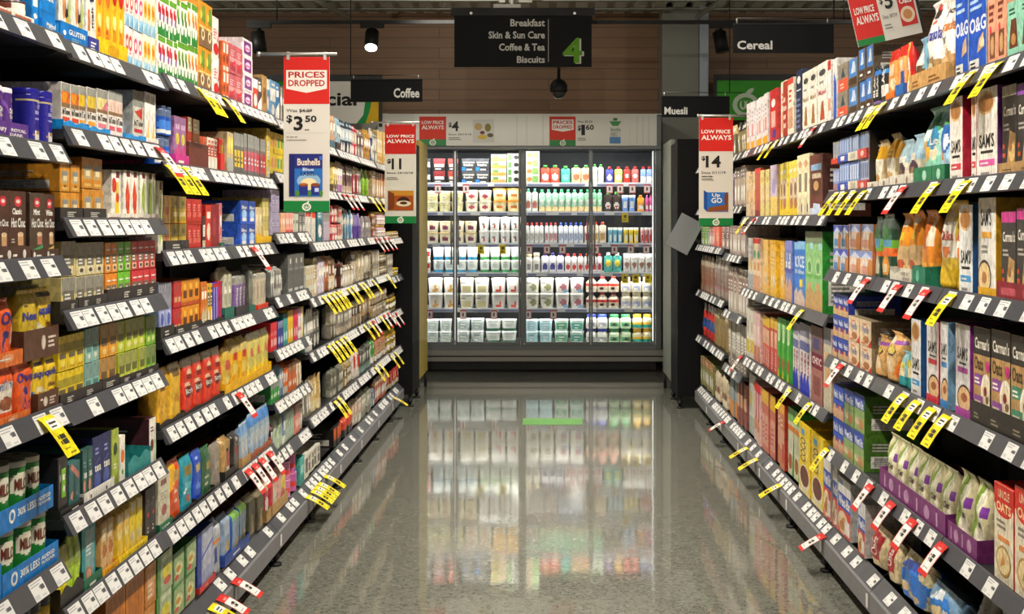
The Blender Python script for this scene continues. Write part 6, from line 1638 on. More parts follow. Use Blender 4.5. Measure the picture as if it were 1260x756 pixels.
stock('''
L 1 x 0 0
R 1.757 muesli 3.44 4.33
1238 1290 3 1 -8|b1|8fcab0,c|P 6a3a22 .15 .2 .85 .2 .7 .7 .3 .7;L .15 .78 .85 .92 2 2a5a4a;O .5 .35 .2 .1 b8804a|muesli_box|mint green muesli box
1214 1237 2 1 -22|b1|e8a080,c|R .2 .1 .8 .42 7a4a30;O .5 .26 .22 .12 c89a68;O .3 .46 .12 .05 d83a48;L .15 .55 .85 .8 3 7a3a2a;R .1 .02 .9 .07 f0c8a8|muesli_box|salmon muesli clusters box
1191 1213 1 1 -30|b1|1f55c0,c|T .05 .42 .98 .58 e8e8f0 O&G;P d8b080 .5 .2 .9 .25 .85 .4 .6 .34;O .75 .3 .15 .05 e8d0a8;R .05 .03 .6 .14 d8d8d0;L .1 .05 .55 .13 2 k;L .1 .66 .9 .8 2 a8c8f0|cereal_box|bright blue cereal box, nearer of pair|9aa0a8
1174 1190 1 1 -26|b1|1f55c0,c|T .02 .42 .98 .57 e8e8f0 O&G;P d8b080 .5 .2 .9 .25 .85 .4 .6 .34;R .05 .03 .6 .14 d8d8d0;L .1 .05 .55 .13 2 k;L .1 .66 .9 .8 2 a8c8f0|cereal_box|bright blue cereal box, farther of pair|9aa0a8
R 1.757 muesli 4.33 5.22
T1120 1166 85|c89a5e|L .1 .3 .35 .7 2 8a5a2a;L .55 .3 .9 .7 2 8a5a2a
1150 1166 1 1 -5|g2|efe8dc,c|T .1 .6 .95 .74 c8783a Granola;T .1 .78 .9 .88 4a3a2a Jo;P c89a68 0 0 1 0 1 .3 .6 .42 .2 .3;O .5 .22 .3 .1 d8b080;O .35 .12 .2 .06 a87848;L .2 .48 .8 .56 1 8a8078|granola_bag|white granola bag with tan lettering
1133 1149 1 1 2|g2|eee8e0,c|T .05 .55 .98 .7 2a3f9a Granola;O .5 .86 .35 .06 2a2420;O .6 .93 .2 .03 d8383a;P a88858 0 0 1 0 1 .32 0 .4;O .5 .18 .3 .1 6a5238;O .3 .25 .15 .06 d8c8a0;L .2 .76 .8 .82 1 c8503a|granola_bag|white granola bag with navy lettering
1118 1131 1 1 47|g1|7aa8c0,c|O .5 .3 .4 .2 6a4a2a;P e8e0d0 .2 .5 .8 .5 .6 .8|granola_bag|small blue topped granola bag
1114 1119 1 1 52|p|d8281e,f0c060
T1103 1113 104|2a6ab8|
T1091 1102 114|e8781e|
1103 1113 1 1 56|p1.3|e8a060,c|B .8 1 c82a20;R .2 .5 .8 .7 e8c8a0;R .4 .25 .9 .5 3a5aa0|oat_pouch|orange oat pouch with red top in blue tray
1091 1102 1 1 62|p1.3|e09850,c|B .8 1 c82a20;R .2 .5 .8 .7 e8c8a0;O .6 .35 .3 .12 f0d8b0|oat_pouch|orange oat pouch with red top in orange tray
1083 1090 1 1 80|p1|2a2a2c,c|B .25 .5 w;U .2 .3 .7 .9 w BLAC;B .75 .9 3a8ad0|muesli_pouch|black muesli pouch with blue top
R 1.757 muesli 5.22 6.11
1074 1081 2 1 82|p1|242426,c|U .2 .25 .7 .8 w BLAC;B .8 .92 3a7ac8;B 0 .14 8a6ab0|muesli_pouch|black muesli pouch with white lettering
1056 1073 2 2 58|b1|6a5a4a,c|R .1 .35 .9 1 3a78c8;P d0dcec .3 .5 .5 .9 .7 .9 .8 .5;R .1 .08 .9 .32 4a3626;L .2 .14 .8 .28 1 w|drink_box|blue and brown liquid breakfast pack
1043 1055 1 2 72|b1|6f5f4c,c|R .1 .35 .9 1 4a84c8;P d0dcec .3 .5 .5 .9 .7 .9 .8 .5;R .1 .08 .9 .32 4a3626|drink_box|blue and umber liquid breakfast pack
1030 1042 1 2 78|b1|8a8070,c|B 0 .45 e05a3a;L .2 .1 .8 .35 2 f0c8b8;P 3a4a5a .3 .5 .5 .9 .7 .5|drink_box|grey liquid breakfast pack in coral sleeve
1024 1029 1 1 72|b1|d8d4d0,c|P 3a5ab8 .1 0 .9 0 .9 .6 .2 .8;B .8 1 e8e4e0|cereal_box|white cereal box with blue wave
R 1.758 cereal 6.11 7.0
1018 1022 1 1 74|b1|ece6e0,c|B .85 1 c83a30;R .1 .2 .9 .4 d8a080|cereal_box|white cereal box with red corner|e0dcd6
1005 1017 1 1 77|b1|ece4d8,c|P a8623a .25 .1 .75 .1 .6 .4 .4 .4;P c8402a .4 .12 .6 .12 .5 .3;T .1 .5 .9 .58 b8385a Muesli;O .5 .85 .35 .05 4a4a48;L .2 .68 .8 .76 1 gy|muesli_box|white muesli box with red lettering
987 1004 2 1 86|b1|ece4d4,c|P a8723a .25 .1 .75 .1 .6 .42 .4 .42;T .1 .5 .9 .58 a8885a Muesli;O .5 .85 .35 .05 4a4a48;L .2 .68 .8 .76 1 gy|muesli_box|white muesli box with tan lettering
976 986 1 1 87|b1|1f2a4a,c|L .1 .1 .9 .6 6 6a7aa8;O .5 .85 .3 .06 w;R .1 .68 .9 .7 c8d0e0|cereal_box|navy cereal box turned side on
R 1.758 cereal 7.0 7.9
968 975 1 1 96|b1|ecdcc8,c|R .1 .15 .9 .5 c89878;L .2 .6 .8 .85 3 c8483a;B .9 1 c8483a|cereal_box|cream cereal box with red top line
962 967.5 1 1 100|b1|a83a28,c|L .1 .2 .9 .8 4 e0b8a8|cereal_box|brick red cereal box
955 961.5 1 1 100|b1|ece0cc,c|R .1 .15 .9 .5 d8a888;L .2 .6 .8 .85 3 c8583a|cereal_box|cream cereal box with copper band
946 954.5 1 1 110|b1|c82a2a,c|R .2 .3 .8 .6 e8b0a0;O .5 .75 .3 .08 w;R .4 .1 .9 .25 3a3a8a|cereal_box|scarlet cereal box
R 1.758 cereal 7.9 8.8
918 944 6 1 121|b1|e4dcdc,c|B 0 .2 f0a828;R .2 .3 .8 .55 c88a8a;L .2 .6 .8 .85 3 a8a0b0;R .7 .2 1 1 e8d8c8|cereal_box|pale cereal box with orange base
R 1.758 snack 8.8 9.7
903 916 4 1 150|p|8a7a50,3a3a34
895 902 2 1 155|p|6a6048,c8b078
R 1.758 snack 9.7 10.55
877 893 4 1 160|p|5a5048,a89868
R 1.758 snack 10.55 11.45
861.5 876 4 1 165|p|5a4a40,98886a
R 1.475 muesli 3.44 4.33
T1230 1290 198|b08a58|L .1 .2 .4 .6 2 6a4a28;L .5 .2 .9 .6 2 6a4a28
1250 1290 2 1 98|b1.3|33302e,8a4aa8|CARD2|muesli_box|black muesli box with grain bowl, nearer|3a3632
1231 1249 1 1 104|b1.3|33302e,b8b0a8|CARD2|muesli_box|black muesli box with grain bowl, farther|3a3632
1201 1227 1 1 107|b1.3|ece6dc,e05aa8|SAMS|granola_box|white granola box with pink label|7a3a8a
1193 1199.5 1 1 110|b1.3|ece2da,d8384a|SAMS|granola_box|narrow white granola box with red label|b8203a
1168 1184 1 1 112|b1.3|ece2da,d8384a|SAMS|granola_box|wide white granola box with red label|b8203a
R 1.475 muesli 4.33 5.22
T1148.5 1164 203|1f7a52|O .5 .5 .15 .3 a8d8c0
T1126 1148 206|1f7a52|O .6 .5 .12 .3 a8d8c0
1148.5 1163.5 1 1 121|g1.8|9ac4dc,c|B 0 .4 a8d0e8;O .5 .55 .4 .22 2f6ab8;P d87a4a .1 .3 .4 .25 .3 .4;P 5a9a5a .2 .7 .9 .75 .6 .95;O .6 .5 .2 .1 e8f0f8|granola_bag|light blue granola bag in green tray
1126 1148 1 1 121|g1.8|a8dcd0,c|B .0 .35 8fd8c0;O .35 .42 .2 .14 e8a83a;O .7 .4 .15 .1 e8d8b8;P 3a8a5a .3 .65 .9 .7 .7 .92 .4 .85;O .6 .6 .3 .15 3a8ab8;T .5 .5 .9 .6 w Loe;O .3 .65 .2 .08 d8e8e0|granola_bag|mint granola bag with tropical print in green tray
T1096 1125 215|d8d2c4|O .3 .5 .04 .3 8a6a4a;O .75 .5 .04 .3 8a6a4a
T1083 1095 220|d8d2c4|O .5 .5 .1 .3 8a6a4a
1112 1125 1 1 165|g1.6|c8c0ac,c|B .5 1 9ab8c8;O .5 .35 .35 .18 4a3440;O .4 .3 .15 .08 8a6a50;R .2 .5 .8 .65 e8e2d4|granola_bag|cream and sky granola bag with berries, nearer
1097 1110 1 1 172|g1.6|cdc4ae,c|B .5 1 9ab4c0;O .5 .35 .35 .18 4a3440;O .4 .3 .15 .08 8a6a50;R .2 .5 .8 .65 e8e2d4|granola_bag|cream and sky granola bag with berries, farther
1083 1095 1 1 164|g1.6|b8a880,c|B .55 .85 c8901e;R .1 .2 .9 .55 e0d8c4;O .5 .2 .3 .1 c89a58;L .2 .6 .8 .75 2 e8d088|granola_bag|golden banded granola bag in cream tray
R 1.475 muesli 5.22 6.11
T1068.5 1081 224|d8d2c4|O .5 .5 .1 .3 8a6a4a
1070 1081 1 1 172|g1.6|b8a078,c|B .6 .85 c8941e;R .1 .2 .9 .6 e4dcc8;O .5 .2 .3 .1 c89a58|granola_bag|mustard banded granola bag in cream tray
1068.2 1069.6 1 1 160|b1|1e1b18,c|U .2 .5 .7 .95 d8d0c4 3PA|muesli_box|black upright tray end reading 3PA|14120f
T1057 1067.5 222|c84a48|O .5 .5 .2 .3 e8c0b8
T1044.5 1056 223|d8d0bc|R .3 .2 .8 .8 b8b0a0
T1032 1044 225|2a4ab0|R .3 .2 .7 .8 w
1024 1031.5 3 1 209|b1|8a9ad0,c|B 0 .4 a87a88;R .2 .5 .8 .9 c8d0e8|cereal_box|mini blue cereal box outside tray
1032 1044 4 1 =1.625|b1|6f8ac8,c|R .2 .4 .8 .9 b8c8e8;B 0 .3 3a4a9a|cereal_box|mini blue cereal box in blue tray, lower tier
1044.5 1056 4 1 =1.625|b1|8098c8,c|R .2 .4 .8 .9 d0d8e8;B .9 1 3a4a8a|cereal_box|mini blue cereal box in cream tray, lower tier
1057 1067.5 4 1 =1.625|b1|a8b0c8,c|R .2 .4 .8 .9 5a6a9a;P 4a5a8a .2 .4 .8 .4 .5 .7|cereal_box|mini grey cereal box in pink tray, lower tier
R @1.6265 muesli 5.22 6.11
T1057 1067.5 183|c84a48|O .5 .5 .2 .3 e8c0b8
T1044.5 1056 187|d8d0bc|R .3 .2 .8 .8 b8b0a0
T1032 1044 191|2a4ab0|R .3 .2 .7 .8 w
T1024 1031.5 195|e0482a||x|wavy
1024 1031.5 3 1 174|b1|a8a8a0,c|R .2 .4 .8 .9 8a98b8|cereal_box|mini grey cereal box in orange tray, upper tier
1032 1044 4 1 170|b1|7f98c8,c|R .2 .4 .8 .9 a8b8d8|cereal_box|mini blue cereal box in blue tray, upper tier
1044.5 1056 4 1 166|b1|8a9cc0,c|R .2 .4 .8 .9 a8b4c8|cereal_box|mini blue cereal box in cream tray, upper tier
1057 1067.5 4 1 162|b1|9aa4b4,c|R .2 .4 .8 .9 6a84b0|cereal_box|mini grey cereal box in pink tray, upper tier
R 1.385 cereal 6.11 7.0
996 1012 1 1 190|b1|6a3020,c|R .1 .75 .9 .85 8ab0d8;R .15 .35 .85 .6 4a2014;O .5 .5 .2 .08 c89a58;B 0 .14 c8d0e0;P c8d8f0 .2 .02 .9 .02 .8 .2 .3 .22;R .2 .62 .9 .7 c8b8a0|cereal_box|chocolate brown cereal box with pale blue foot|4a241a
980 995 2 1 190|b1|ece0b8,c|R .25 .4 .7 .7 8a8070;O .5 .85 .3 .06 d8a878;P d8c8a0 .1 0 .9 0 .7 .3 .3 .3;R .65 .08 .85 .2 6a5a98|cereal_box|cream bear print cereal box
R 1.385 cereal 7.0 7.9
954 978.5 4 1 199|b1|ecd858,c|R .1 .3 .9 .7 d8c0a8;O .45 .5 .25 .12 8a6a5a;P f0d020 0 0 1 0 1 .2 0 .35;O .5 .25 .3 .1 b8705a;L .2 .8 .8 .92 1 w|cereal_box|yellow cereal box with brown picture
945 953.5 1 1 203|b1|c8b8d0,c|B 0 .4 e8c868;O .5 .6 .3 .15 a898c0|cereal_box|lilac and yellow cereal box|b89a70
R 1.385 cereal 7.9 8.8
934 943 2 1 209|b1|ded080,c|R .2 .3 .8 .7 e0c8a0;O .5 .8 .3 .06 c8a848|cereal_box|straw yellow cereal box|c8a878
926 933 1 1 207|b1|b85038,c|B 0 .15 8a1f20;B .9 1 d82a24|cereal_box|rust cereal box with red lid
917.5 925.5 2 1 211|b1|e0c8a8,c|R .2 .3 .8 .6 d8a868;O .5 .8 .3 .06 d8c04a|cereal_box|buff cereal box with golden picture
R 1.45 snack 8.8 9.7
902 916 4 1 205|b|b8a898,7a6a6a
895 901.5 2 1 214|p|5a4468,c8b8c8
R 1.45 snack 9.7 10.55
877 893 4 1 212|p|6a5a54,a8988a
R 1.45 snack 10.55 11.45
861.5 876 4 1 215|p|6a5a54,988a7a
R 1.168 muesli 3.44 4.33
T1228 1290 350|8a1f30|R .1 .3 .4 .7 b84a58;R .55 .3 .9 .7 b84a58
1250 1290 2 1 255|b1.3|3a3634,c83a8a|CARD2|muesli_box|black muesli box with pink top, nearer|3a3632
1231 1249 1 1 260|b1.3|3a3634,c83a8a|CARD2|muesli_box|black muesli box with pink top, farther|3a3632
1202 1224 1 1 243|b1.3|e6e2da,e0a828|O .35 .2 .4 .18 4a4038;O .35 .2 .34 .15 e8c890;O .35 .2 .15 .06 b8804a;R 0 0 1 .1 e0a820;T .15 .72 .75 .9 k SAM'S;R .2 .6 .75 .66 e8a840;L .2 .45 .7 .55 2 gy|granola_box|white granola box with yellow side panel|d8a020
1179 1196 1 1 252|b1.3|e4e4e2,3a9ad8|SAMS|granola_box|white granola box with blue side|1f5a9a
1168 1178.5 1 1 246|g1.8|d8b848,c|R .1 .35 .95 .75 e8e4d8;T .15 .55 .9 .66 c8383a Delice;B 0 .25 d8b020;O .6 .42 .2 .07 d8783a;O .5 .82 .3 .08 c8b890|muesli_bag|yellow muesli bag with white window, nearer
R 1.168 muesli 4.33 5.22
1148 1165 1 1 243|g1.8|dcb840,c|R .1 .35 .95 .75 e8e4d8;T .15 .55 .9 .66 c8383a Delice;B 0 .25 d8b020;O .6 .42 .2 .07 d8783a;O .5 .82 .3 .08 c8b890|muesli_bag|yellow muesli bag with white window, farther
T1124 1140 328|1f7a5e|O .4 .5 .12 .3 6ac0a0
1126 1147 1 1 258|g1.8|d8842a,c|B 0 .3 e8a040;O .5 .65 .35 .2 b85a18;P e8d8c0 .5 .55 .95 .5 .9 .9 .7 .85;P e8c890 0 0 1 0 1 .1 .4 .2|muesli_bag|big amber muesli bag in teal tray
T1096.5 1123 330|d8d2c2|T .52 .5 .9 .75 4a3a2a HONEY NUT;T .6 .2 .9 .42 4a3a2a CRUNCH;P a8a294 .0 .85 .25 .55 .5 .85 .5 1 0 1
1111 1125 1 1 258|g1.8|e08a1e,c|P c8a878 0 .15 1 .15 1 .5 0 .55;R .15 .6 .7 .72 f0c81e;O .45 .25 .3 .08 b8502a;O .5 .85 .3 .06 f0e0c8;L .2 .75 .8 .8 1 w|muesli_bag|orange honey nut cereal bag, nearer
1097 1110 1 1 262|g1.8|e08a1e,c|P c8a878 0 .15 1 .15 1 .5 0 .55;R .1 .6 .7 .72 f0c81e;O .45 .25 .3 .08 b8502a;O .5 .85 .3 .06 f0e0c8|muesli_bag|orange honey nut cereal bag, farther
1083.5 1096 1 1 262|p1.8|2a4a3a,c|B .75 1 4a5a54;B .45 .62 6aa83a;R .1 .5 .9 .7 4a8ab0;P 2f6a3a .1 .62 .9 .62 .6 .8 .3 .8;B .38 .46 e0682a;O .5 .22 .35 .14 e0902a;O .4 .18 .15 .08 d8c8a0|seed_pouch|green countryside print pouch, nearer
R 1.168 muesli 5.22 6.11
1074 1081 1 1 266|p1.8|2a4a3a,c|B .75 1 4a5a54;B .45 .62 6aa83a;R .1 .5 .9 .7 4a8ab0;P 2f6a3a .1 .62 .9 .62 .6 .8 .3 .8;B .38 .46 e0682a;O .5 .22 .35 .14 c8c0a8|seed_pouch|green countryside print pouch, farther
1044 1073 2 2 276|b1|e8cdb8,c|B .72 1 8a9ad0;P d0d8f0 .1 .72 .9 .72 .5 .95;T .12 .42 .7 .66 f4f0f0 Weet-Bix;O .85 .3 .25 .4 c8854a;R .1 .1 .6 .4 d89a88|cereal_box|peach wheat cereal box with lilac sky|b8703a
1024 1043 2 2 277|b1|b8c8d8,c|B .72 1 4a5ac0;P d0d8f0 .1 .72 .9 .72 .5 .95;T .12 .42 .7 .66 f4f0f0 Weet-Bix;O .85 .3 .25 .4 c8854a;R .1 .1 .6 .4 5a8ac0|cereal_box|blue wheat cereal box with grain picture|a8652a
R .983 cereal 6.11 7.0
990 1011.5 2 1 285|b1|8cc47c,c|B .85 1 7a8a68;O .5 .55 .3 .12 b8d8a0;O .5 .55 .2 .07 5a9a5a;O .5 .32 .18 .04 e08a68;P c8a068 0 0 1 0 1 .25 .5 .33 0 .2;R .1 .42 .9 .46 6ab85a;R .6 .78 .95 .86 a8d8e8|cereal_box|tall pale green cereal box|2f9a35
980 989.5 1 1 297|b1|3f80d8,c|B .88 1 8ac0e8;T .12 .6 .9 .78 e8f0f8 ICE;T .15 .5 .9 .57 c8dcf0 Bites;R .3 .3 .7 .42 f0d020;P d8c0b0 0 0 1 0 1 .12 .5 .28 0 .2|cereal_box|sky blue cereal box with yellow badge, nearer
R .983 cereal 7.0 7.9
972 979 1 1 298|b1|3f80d8,c|B .88 1 8ac0e8;T .12 .6 .9 .78 e8f0f8 ICE;T .15 .5 .9 .57 c8dcf0 Bites;P d8c0b0 0 0 1 0 1 .12 .5 .28 0 .2|cereal_box|sky blue cereal box, farther
960 971.5 2 1 296|b1|6a80c8,c|B .85 1 8a8ad8;U .25 .55 .75 .82 w Bx;P d8a888 0 0 1 0 1 .3 .5 .4 0 .2;B .48 .55 5a5ab8|cereal_box|cornflower cereal box
945 959.5 3 1 296|b1|e8b850,c|O .5 .3 .35 .12 d8c09a;O .5 .3 .22 .07 e8d8b0;R .2 .5 .8 .8 e8c888;L .25 .55 .75 .75 3 c8903a;B .93 1 d8a030|cereal_box|honey yellow cereal box|e0b020
R .983 cereal 7.9 8.8
935 943.5 2 1 295|b1|e8b860,c|O .5 .3 .35 .12 d8c09a;R .2 .5 .8 .8 e8c888|cereal_box|honey yellow cereal box
925 934.5 2 1 293|b1|e4c8a8,c|B .9 1 d83a30;O .5 .7 .3 .08 5aa880;B 0 .3 d8a078;R .2 .4 .8 .55 d89a58|cereal_box|cream cereal box with red top
917.2 924.5 2 1 293|b1|d0d0cc,c|B 0 .3 a8b0b8;O .5 .5 .3 .15 e0b850;L .2 .7 .8 .9 2 a8a8b0|cereal_box|silver cereal box with golden picture
R 1.16 snack 8.8 9.7
895 916 7 1 278|b|b8a8a0,8a6a68
R 1.19 snack 9.7 10.55
887 893 2 1 279|b|b8a49c,7a5a5a
877 886 2 1 279|b1|e07a68,c|R .2 .3 .8 .7 e8a890|snack_box|salmon pink snack box
R 1.19 snack 10.55 11.45
870 876 2 1 279|b|c89aa0,8a2a3a
861.5 869.5 3 1 279|b|9ab878,5a8a4a
R .83 oat 3.44 4.33
T1196 1290 511|2c2824|L .05 .3 .15 .6 2 8a8068;L .3 .3 .42 .6 2 8a8068;L .6 .3 .72 .6 2 8a8068
1243 1268 1 1 414|b1.3|b8905a,3f8a6a|CARM|porridge_box|kraft and black porridge box with green label|2e2a26
1269 1290 1 1 420|b1.3|b8905a,3f8a6a|CARM|porridge_box|kraft and black porridge box at right frame edge|2e2a26
1218 1242 1 1 407|b1.3|b8905a,8a4a98|CARM|porridge_box|kraft and black porridge box with mauve label, nearer|2e2a26
1195 1217 1 1 403|b1.3|b8905a,8a4a98|CARM|porridge_box|kraft and black porridge box with mauve label, farther|2e2a26
1174 1192 1 1 399|b1.3|e0dcdc,b04aa0|POR|porridge_box|white porridge box with purple label|9a3a98
R .83 oat 4.33 5.22
1155.5 1165 1 1 396|b1.3|dedcdc,3a8ad0|POR|porridge_box|white porridge box with blue label|8ab8d8
1139 1154 1 1 395|b1.3|e4dedc,d8384a|POR|porridge_box|white porridge box with red label|b8203a
1120 1132 1 1 393|b1.3|e4e2e0,3a9ad8|SAMS|granola_box|white granola box with blue label|1f5a9a
1109 1119 1 1 426|g1.8|7ab8c0,c|O .5 .45 .35 .2 e8d8b0;O .5 .6 .25 .08 d8c83a;B 0 .3 2a9aa0;O .7 .85 .15 .06 8a4a98|oat_bag|turquoise oat bag, nearer
1098 1108 1 1 432|g1.8|84bcc4,c|O .5 .45 .35 .2 e8d8b0;O .5 .6 .25 .08 d8c83a;B 0 .3 2a9aa0|oat_bag|turquoise oat bag, farther
1083.5 1097 1 1 408|g1.8|d8a868,c|O .5 .62 .38 .12 4a4038;O .5 .63 .32 .09 d8c058;R .2 .2 .8 .48 dcc09a;P e0702a 0 0 .3 0 0 .4;P e0702a 1 .0 1 .5 .8 .2;B .78 .86 9a58a8;O .4 .82 .3 .08 e8dcc0|oat_bag|orange oat bag with muesli bowl, nearer
R .83 oat 5.22 6.11
1072 1081.5 1 1 412|g1.8|d8a868,c|O .5 .62 .38 .12 4a4038;O .5 .63 .32 .09 d8c058;R .2 .2 .8 .48 dcc09a;P e0702a 0 0 .3 0 0 .4;B .78 .86 9a58a8|oat_bag|orange oat bag with muesli bowl, farther
1043.5 1071.5 2 2 392|b1|e8ceac,c|T .2 .5 .8 .78 5a6aa0 Weet-Bix;L .25 .82 .75 .92 1 d86a58;O .55 .25 .25 .14 b87a4a;P d8402a .7 0 1 0 1 .3;R .1 .04 .5 .12 d88a68|cereal_box|cream wheat biscuit box|8a7a60
1024 1043 3 3 362|b1|2f48a8,c|T .08 .55 .92 .82 e8ecf8 Weet-Bix;P d83a30 .4 .1 1 .1 1 .5;B 0 .28 e0b888;O .3 .35 .22 .12 d8a878;B .86 1 3f58b8|cereal_box|blue and red wheat biscuit box
R .60 cereal 6.11 7.0
1012.5 1022 1 1 400|b1|c8c0a8,c|R .2 .3 .8 .7 d8a878;B .8 1 8a8a98|cereal_box|beige cereal box at bay edge|d8b898
997 1011 1 1 402|b1|a87068,c|B .45 .65 7a1f3a;T .1 .5 .9 .6 e0c8c8 CHOC;B .65 1 7a5a58;R .2 .1 .8 .35 8a4a48;R .2 .7 .7 .85 4a4a78|cereal_box|plum brown cereal box turned side on|8a5a54
983 996 3 1 399|b1|d8d4d8,c|B .82 1 8a8aa0;B .62 .75 6a70a8;U .2 .2 .8 .6 a8302a Ross;P 2a3ac0 0 0 1 0 1 .12 .5 .32 0 .2|cereal_box|white cereal box with red upright name and blue foot
R .60 cereal 7.0 7.9
971 978.5 2 1 397|b1|d8d4d8,c|B .82 1 8a8aa0;B .62 .75 6a70a8;U .2 .2 .8 .6 a8302a Ross;P 2a3ac0 0 0 1 0 1 .12 .5 .32 0 .2|cereal_box|white cereal box with red upright name and blue foot
954 970.5 3 1 393|b1|5ab048,c|R .1 .6 .6 .9 c8d8b0;P 2f9a2f .5 0 1 0 1 .8 .5 .6;O .3 .25 .25 .12 b8503a;P e8c82a 0 0 .4 0 .2 .15|cereal_box|bright green cereal box|3f9a35
945 953.5 2 1 391|b1|c8504a,c|B .8 1 e0b83a;R .15 .45 .85 .75 e0b898;U .3 .05 .7 .4 e8d0c8 Nutr|cereal_box|brick red cereal box with yellow top
R .60 cereal 7.9 8.8
933 943.5 3 1 389|b1|c8584a,c|B .8 1 e0b83a;R .15 .45 .85 .75 e0b898;U .3 .05 .7 .4 e8d0c8 Nutr|cereal_box|brick red cereal box with yellow top
925 932.5 2 1 382|b1|dcb8b0,c|B 0 .3 c8806a;R .2 .4 .8 .7 e8d0c8|cereal_box|blush cereal box
917.2 924.5 2 1 377|b1|d8d4c8,c|B .1 .35 d8c040;O .5 .6 .3 .12 b8a890|cereal_box|ivory cereal box with yellow foot
R .81 snack 8.8 9.7
895 916 7 1 330|b|c0b4a8,8a6a60
R .855 snack 9.7 10.55
877 893 4 1 316|p|8a7a70,a83a48|B .7 1 b8b0a8;P a83a58 .2 .2 .8 .2 .7 .6
R .855 snack 10.55 11.45
861.5 876 4 1 315|p|8a6a58,6a241c|B .7 1 a89a88;P a0402a .1 .25 .9 .2 .8 .65|nut_pouch|glossy brown and red nut pouch
R .47 snack 8.8 9.7
895 916 6 1 392|b|b4aca0,7a7068
R .52 snack 9.7 10.55
877 893 3 1 383|k|a08a58,c8b070|R .1 .1 .9 .7 8a7040;B .8 1 c8b890|grain_bag|golden clear grain bag
R .52 snack 10.55 11.45
861.5 876 4 1 376|g1|c83a34,c|B .3 .55 2a4a8a;O .5 .15 .3 .1 c83a3a;B .8 1 c8c8c8|nut_bag|red and blue nut bag
R .467 oat 3.44 4.33
1246 1275 1 1 604|b1.3|e8dcc0,c|B .78 1 d8281e;O .5 .77 .44 .1 d8281e;T .12 .72 .88 .82 f0d8a0 OATS;T .2 .86 .8 .95 f0c8a0 UNCLE;L .15 .55 .8 .66 2 8a8078;R .2 .42 .8 .47 e08a4a;O .5 .22 .38 .16 b8904a;O .5 .22 .33 .135 f0d8a0;P d88a3a .35 .15 .6 .2 .5 .32|oat_box|red and cream oats box, nearer|d8281e
1221 1245 1 1 598|b1.3|e8dcc0,c|B .78 1 d8281e;O .5 .77 .44 .1 d8281e;T .12 .72 .88 .82 f0d8a0 OATS;T .2 .86 .8 .95 f0c8a0 UNCLE;L .15 .55 .8 .66 2 8a8078;R .2 .42 .8 .47 e08a4a;O .5 .22 .38 .16 b8904a;O .5 .22 .33 .135 f0d8a0;P d88a3a .35 .15 .6 .2 .5 .32|oat_box|red and cream oats box, farther|d8281e
T1168 1204 653|7a2f72|R .1 .2 .13 .8 c8a0c0;O .3 .5 .08 .3 b888b0;R .5 .2 .53 .8 c8a0c0;O .75 .5 .08 .3 b888b0
1168 1203 2 1 585|g2|c8c098,c|P 7a9a38 .1 .2 .3 .1 .6 .95 .4 1;P e8e4cc .3 .15 .9 .15 .8 .8 .55 .9;O .6 .45 .2 .14 d8d8b0;T .48 .4 .8 .5 5a3a3a Oat;R .75 .55 .95 .68 7a3a9a|oat_bag|cream oat bag with green swirl|b8a888
R .467 oat 4.33 5.22
T1084 1165 604|7a2f72|R .08 .2 .1 .8 c8a0c0;O .2 .5 .04 .3 b888b0;R .33 .2 .35 .8 c8a0c0;O .45 .5 .04 .3 b888b0;R .6 .2 .62 .8 c8a0c0;O .75 .5 .04 .3 b888b0;R .88 .2 .9 .8 c8a0c0
1084 1164 6 1 556|g2|ccc49c,c|P 7a9a38 .1 .2 .3 .1 .6 .95 .4 1;P e8e4cc .3 .15 .9 .15 .8 .8 .55 .9;O .6 .45 .2 .14 d8d8b0;T .48 .4 .8 .5 5a3a3a Oat;R .75 .55 .95 .68 7a3a9a|oat_bag|cream oat bag with green swirl|b8a888
R .467 oat 5.22 6.11
1050 1062.5 1 2 485|b1|8aa868,c|B .6 1 3048a8;T .08 .62 .92 .85 e8ecf8 Weet-Bix;B 0 .4 9ab070;O .65 .2 .25 .14 c88a58;O .3 .25 .2 .1 d8c0a0|cereal_box|green wheat biscuit box, nearer column|4f7a28
1037.5 1049.5 1 2 480|b1|8aa868,c|B .6 1 3048a8;T .08 .62 .92 .85 e8ecf8 Weet-Bix;B 0 .4 9ab070;O .65 .2 .25 .14 c88a58;O .3 .25 .2 .1 d8c0a0|cereal_box|green wheat biscuit box, farther column|4f7a28
1024 1037 2 2 475|b1|2f48a8,c|T .08 .6 .92 .85 e8ecf8 Weet-Bix;P d83a30 .3 .1 1 .05 1 .5;B 0 .3 d8a888;O .3 .3 .25 .12 d8b090;B .44 .54 2a5ad0|cereal_box|red and blue wheat biscuit box|3f5aa0
R .15 oat 6.11 7.0
1012.8 1022 1 1 556|b1.3|d8d4d0,c|BIG|cereal_box|giant wheat biscuit box, farthest|b8b8b4
997 1012 1 1 536|b1.3|e8c81e,c|R .1 .5 .8 .8 f0d860;U .15 .45 .6 .8 5a2f2a COCO;O .5 .22 .45 .2 e0d8c0;O .5 .25 .38 .15 6a2f22;B 0 .06 e8d8a0;R .2 .84 .5 .93 5a9ad0|cereal_box|yellow chocolate cereal box, nearer|e0b818
982 996 1 1 523|b1.3|e8c81e,c|R .1 .5 .8 .8 f0d860;U .15 .45 .6 .8 5a2f2a COCO;O .5 .22 .45 .2 e0d8c0;O .5 .25 .38 .15 6a2f22;B 0 .06 e8d8a0;R .2 .84 .5 .93 5a9ad0|cereal_box|yellow chocolate cereal box, farther|e0b818
R .15 cereal 7.0 7.9
964 978.5 2 1 505|b1.3|d0d0b0,c|B .8 1 7ab868;B .66 .74 e0803a;P 3f8a3a .7 0 1 0 1 .7;R .1 .3 .6 .6 c8c8b8;O .4 .2 .3 .12 a85a38|cereal_box|green topped cereal box|3f9a3a
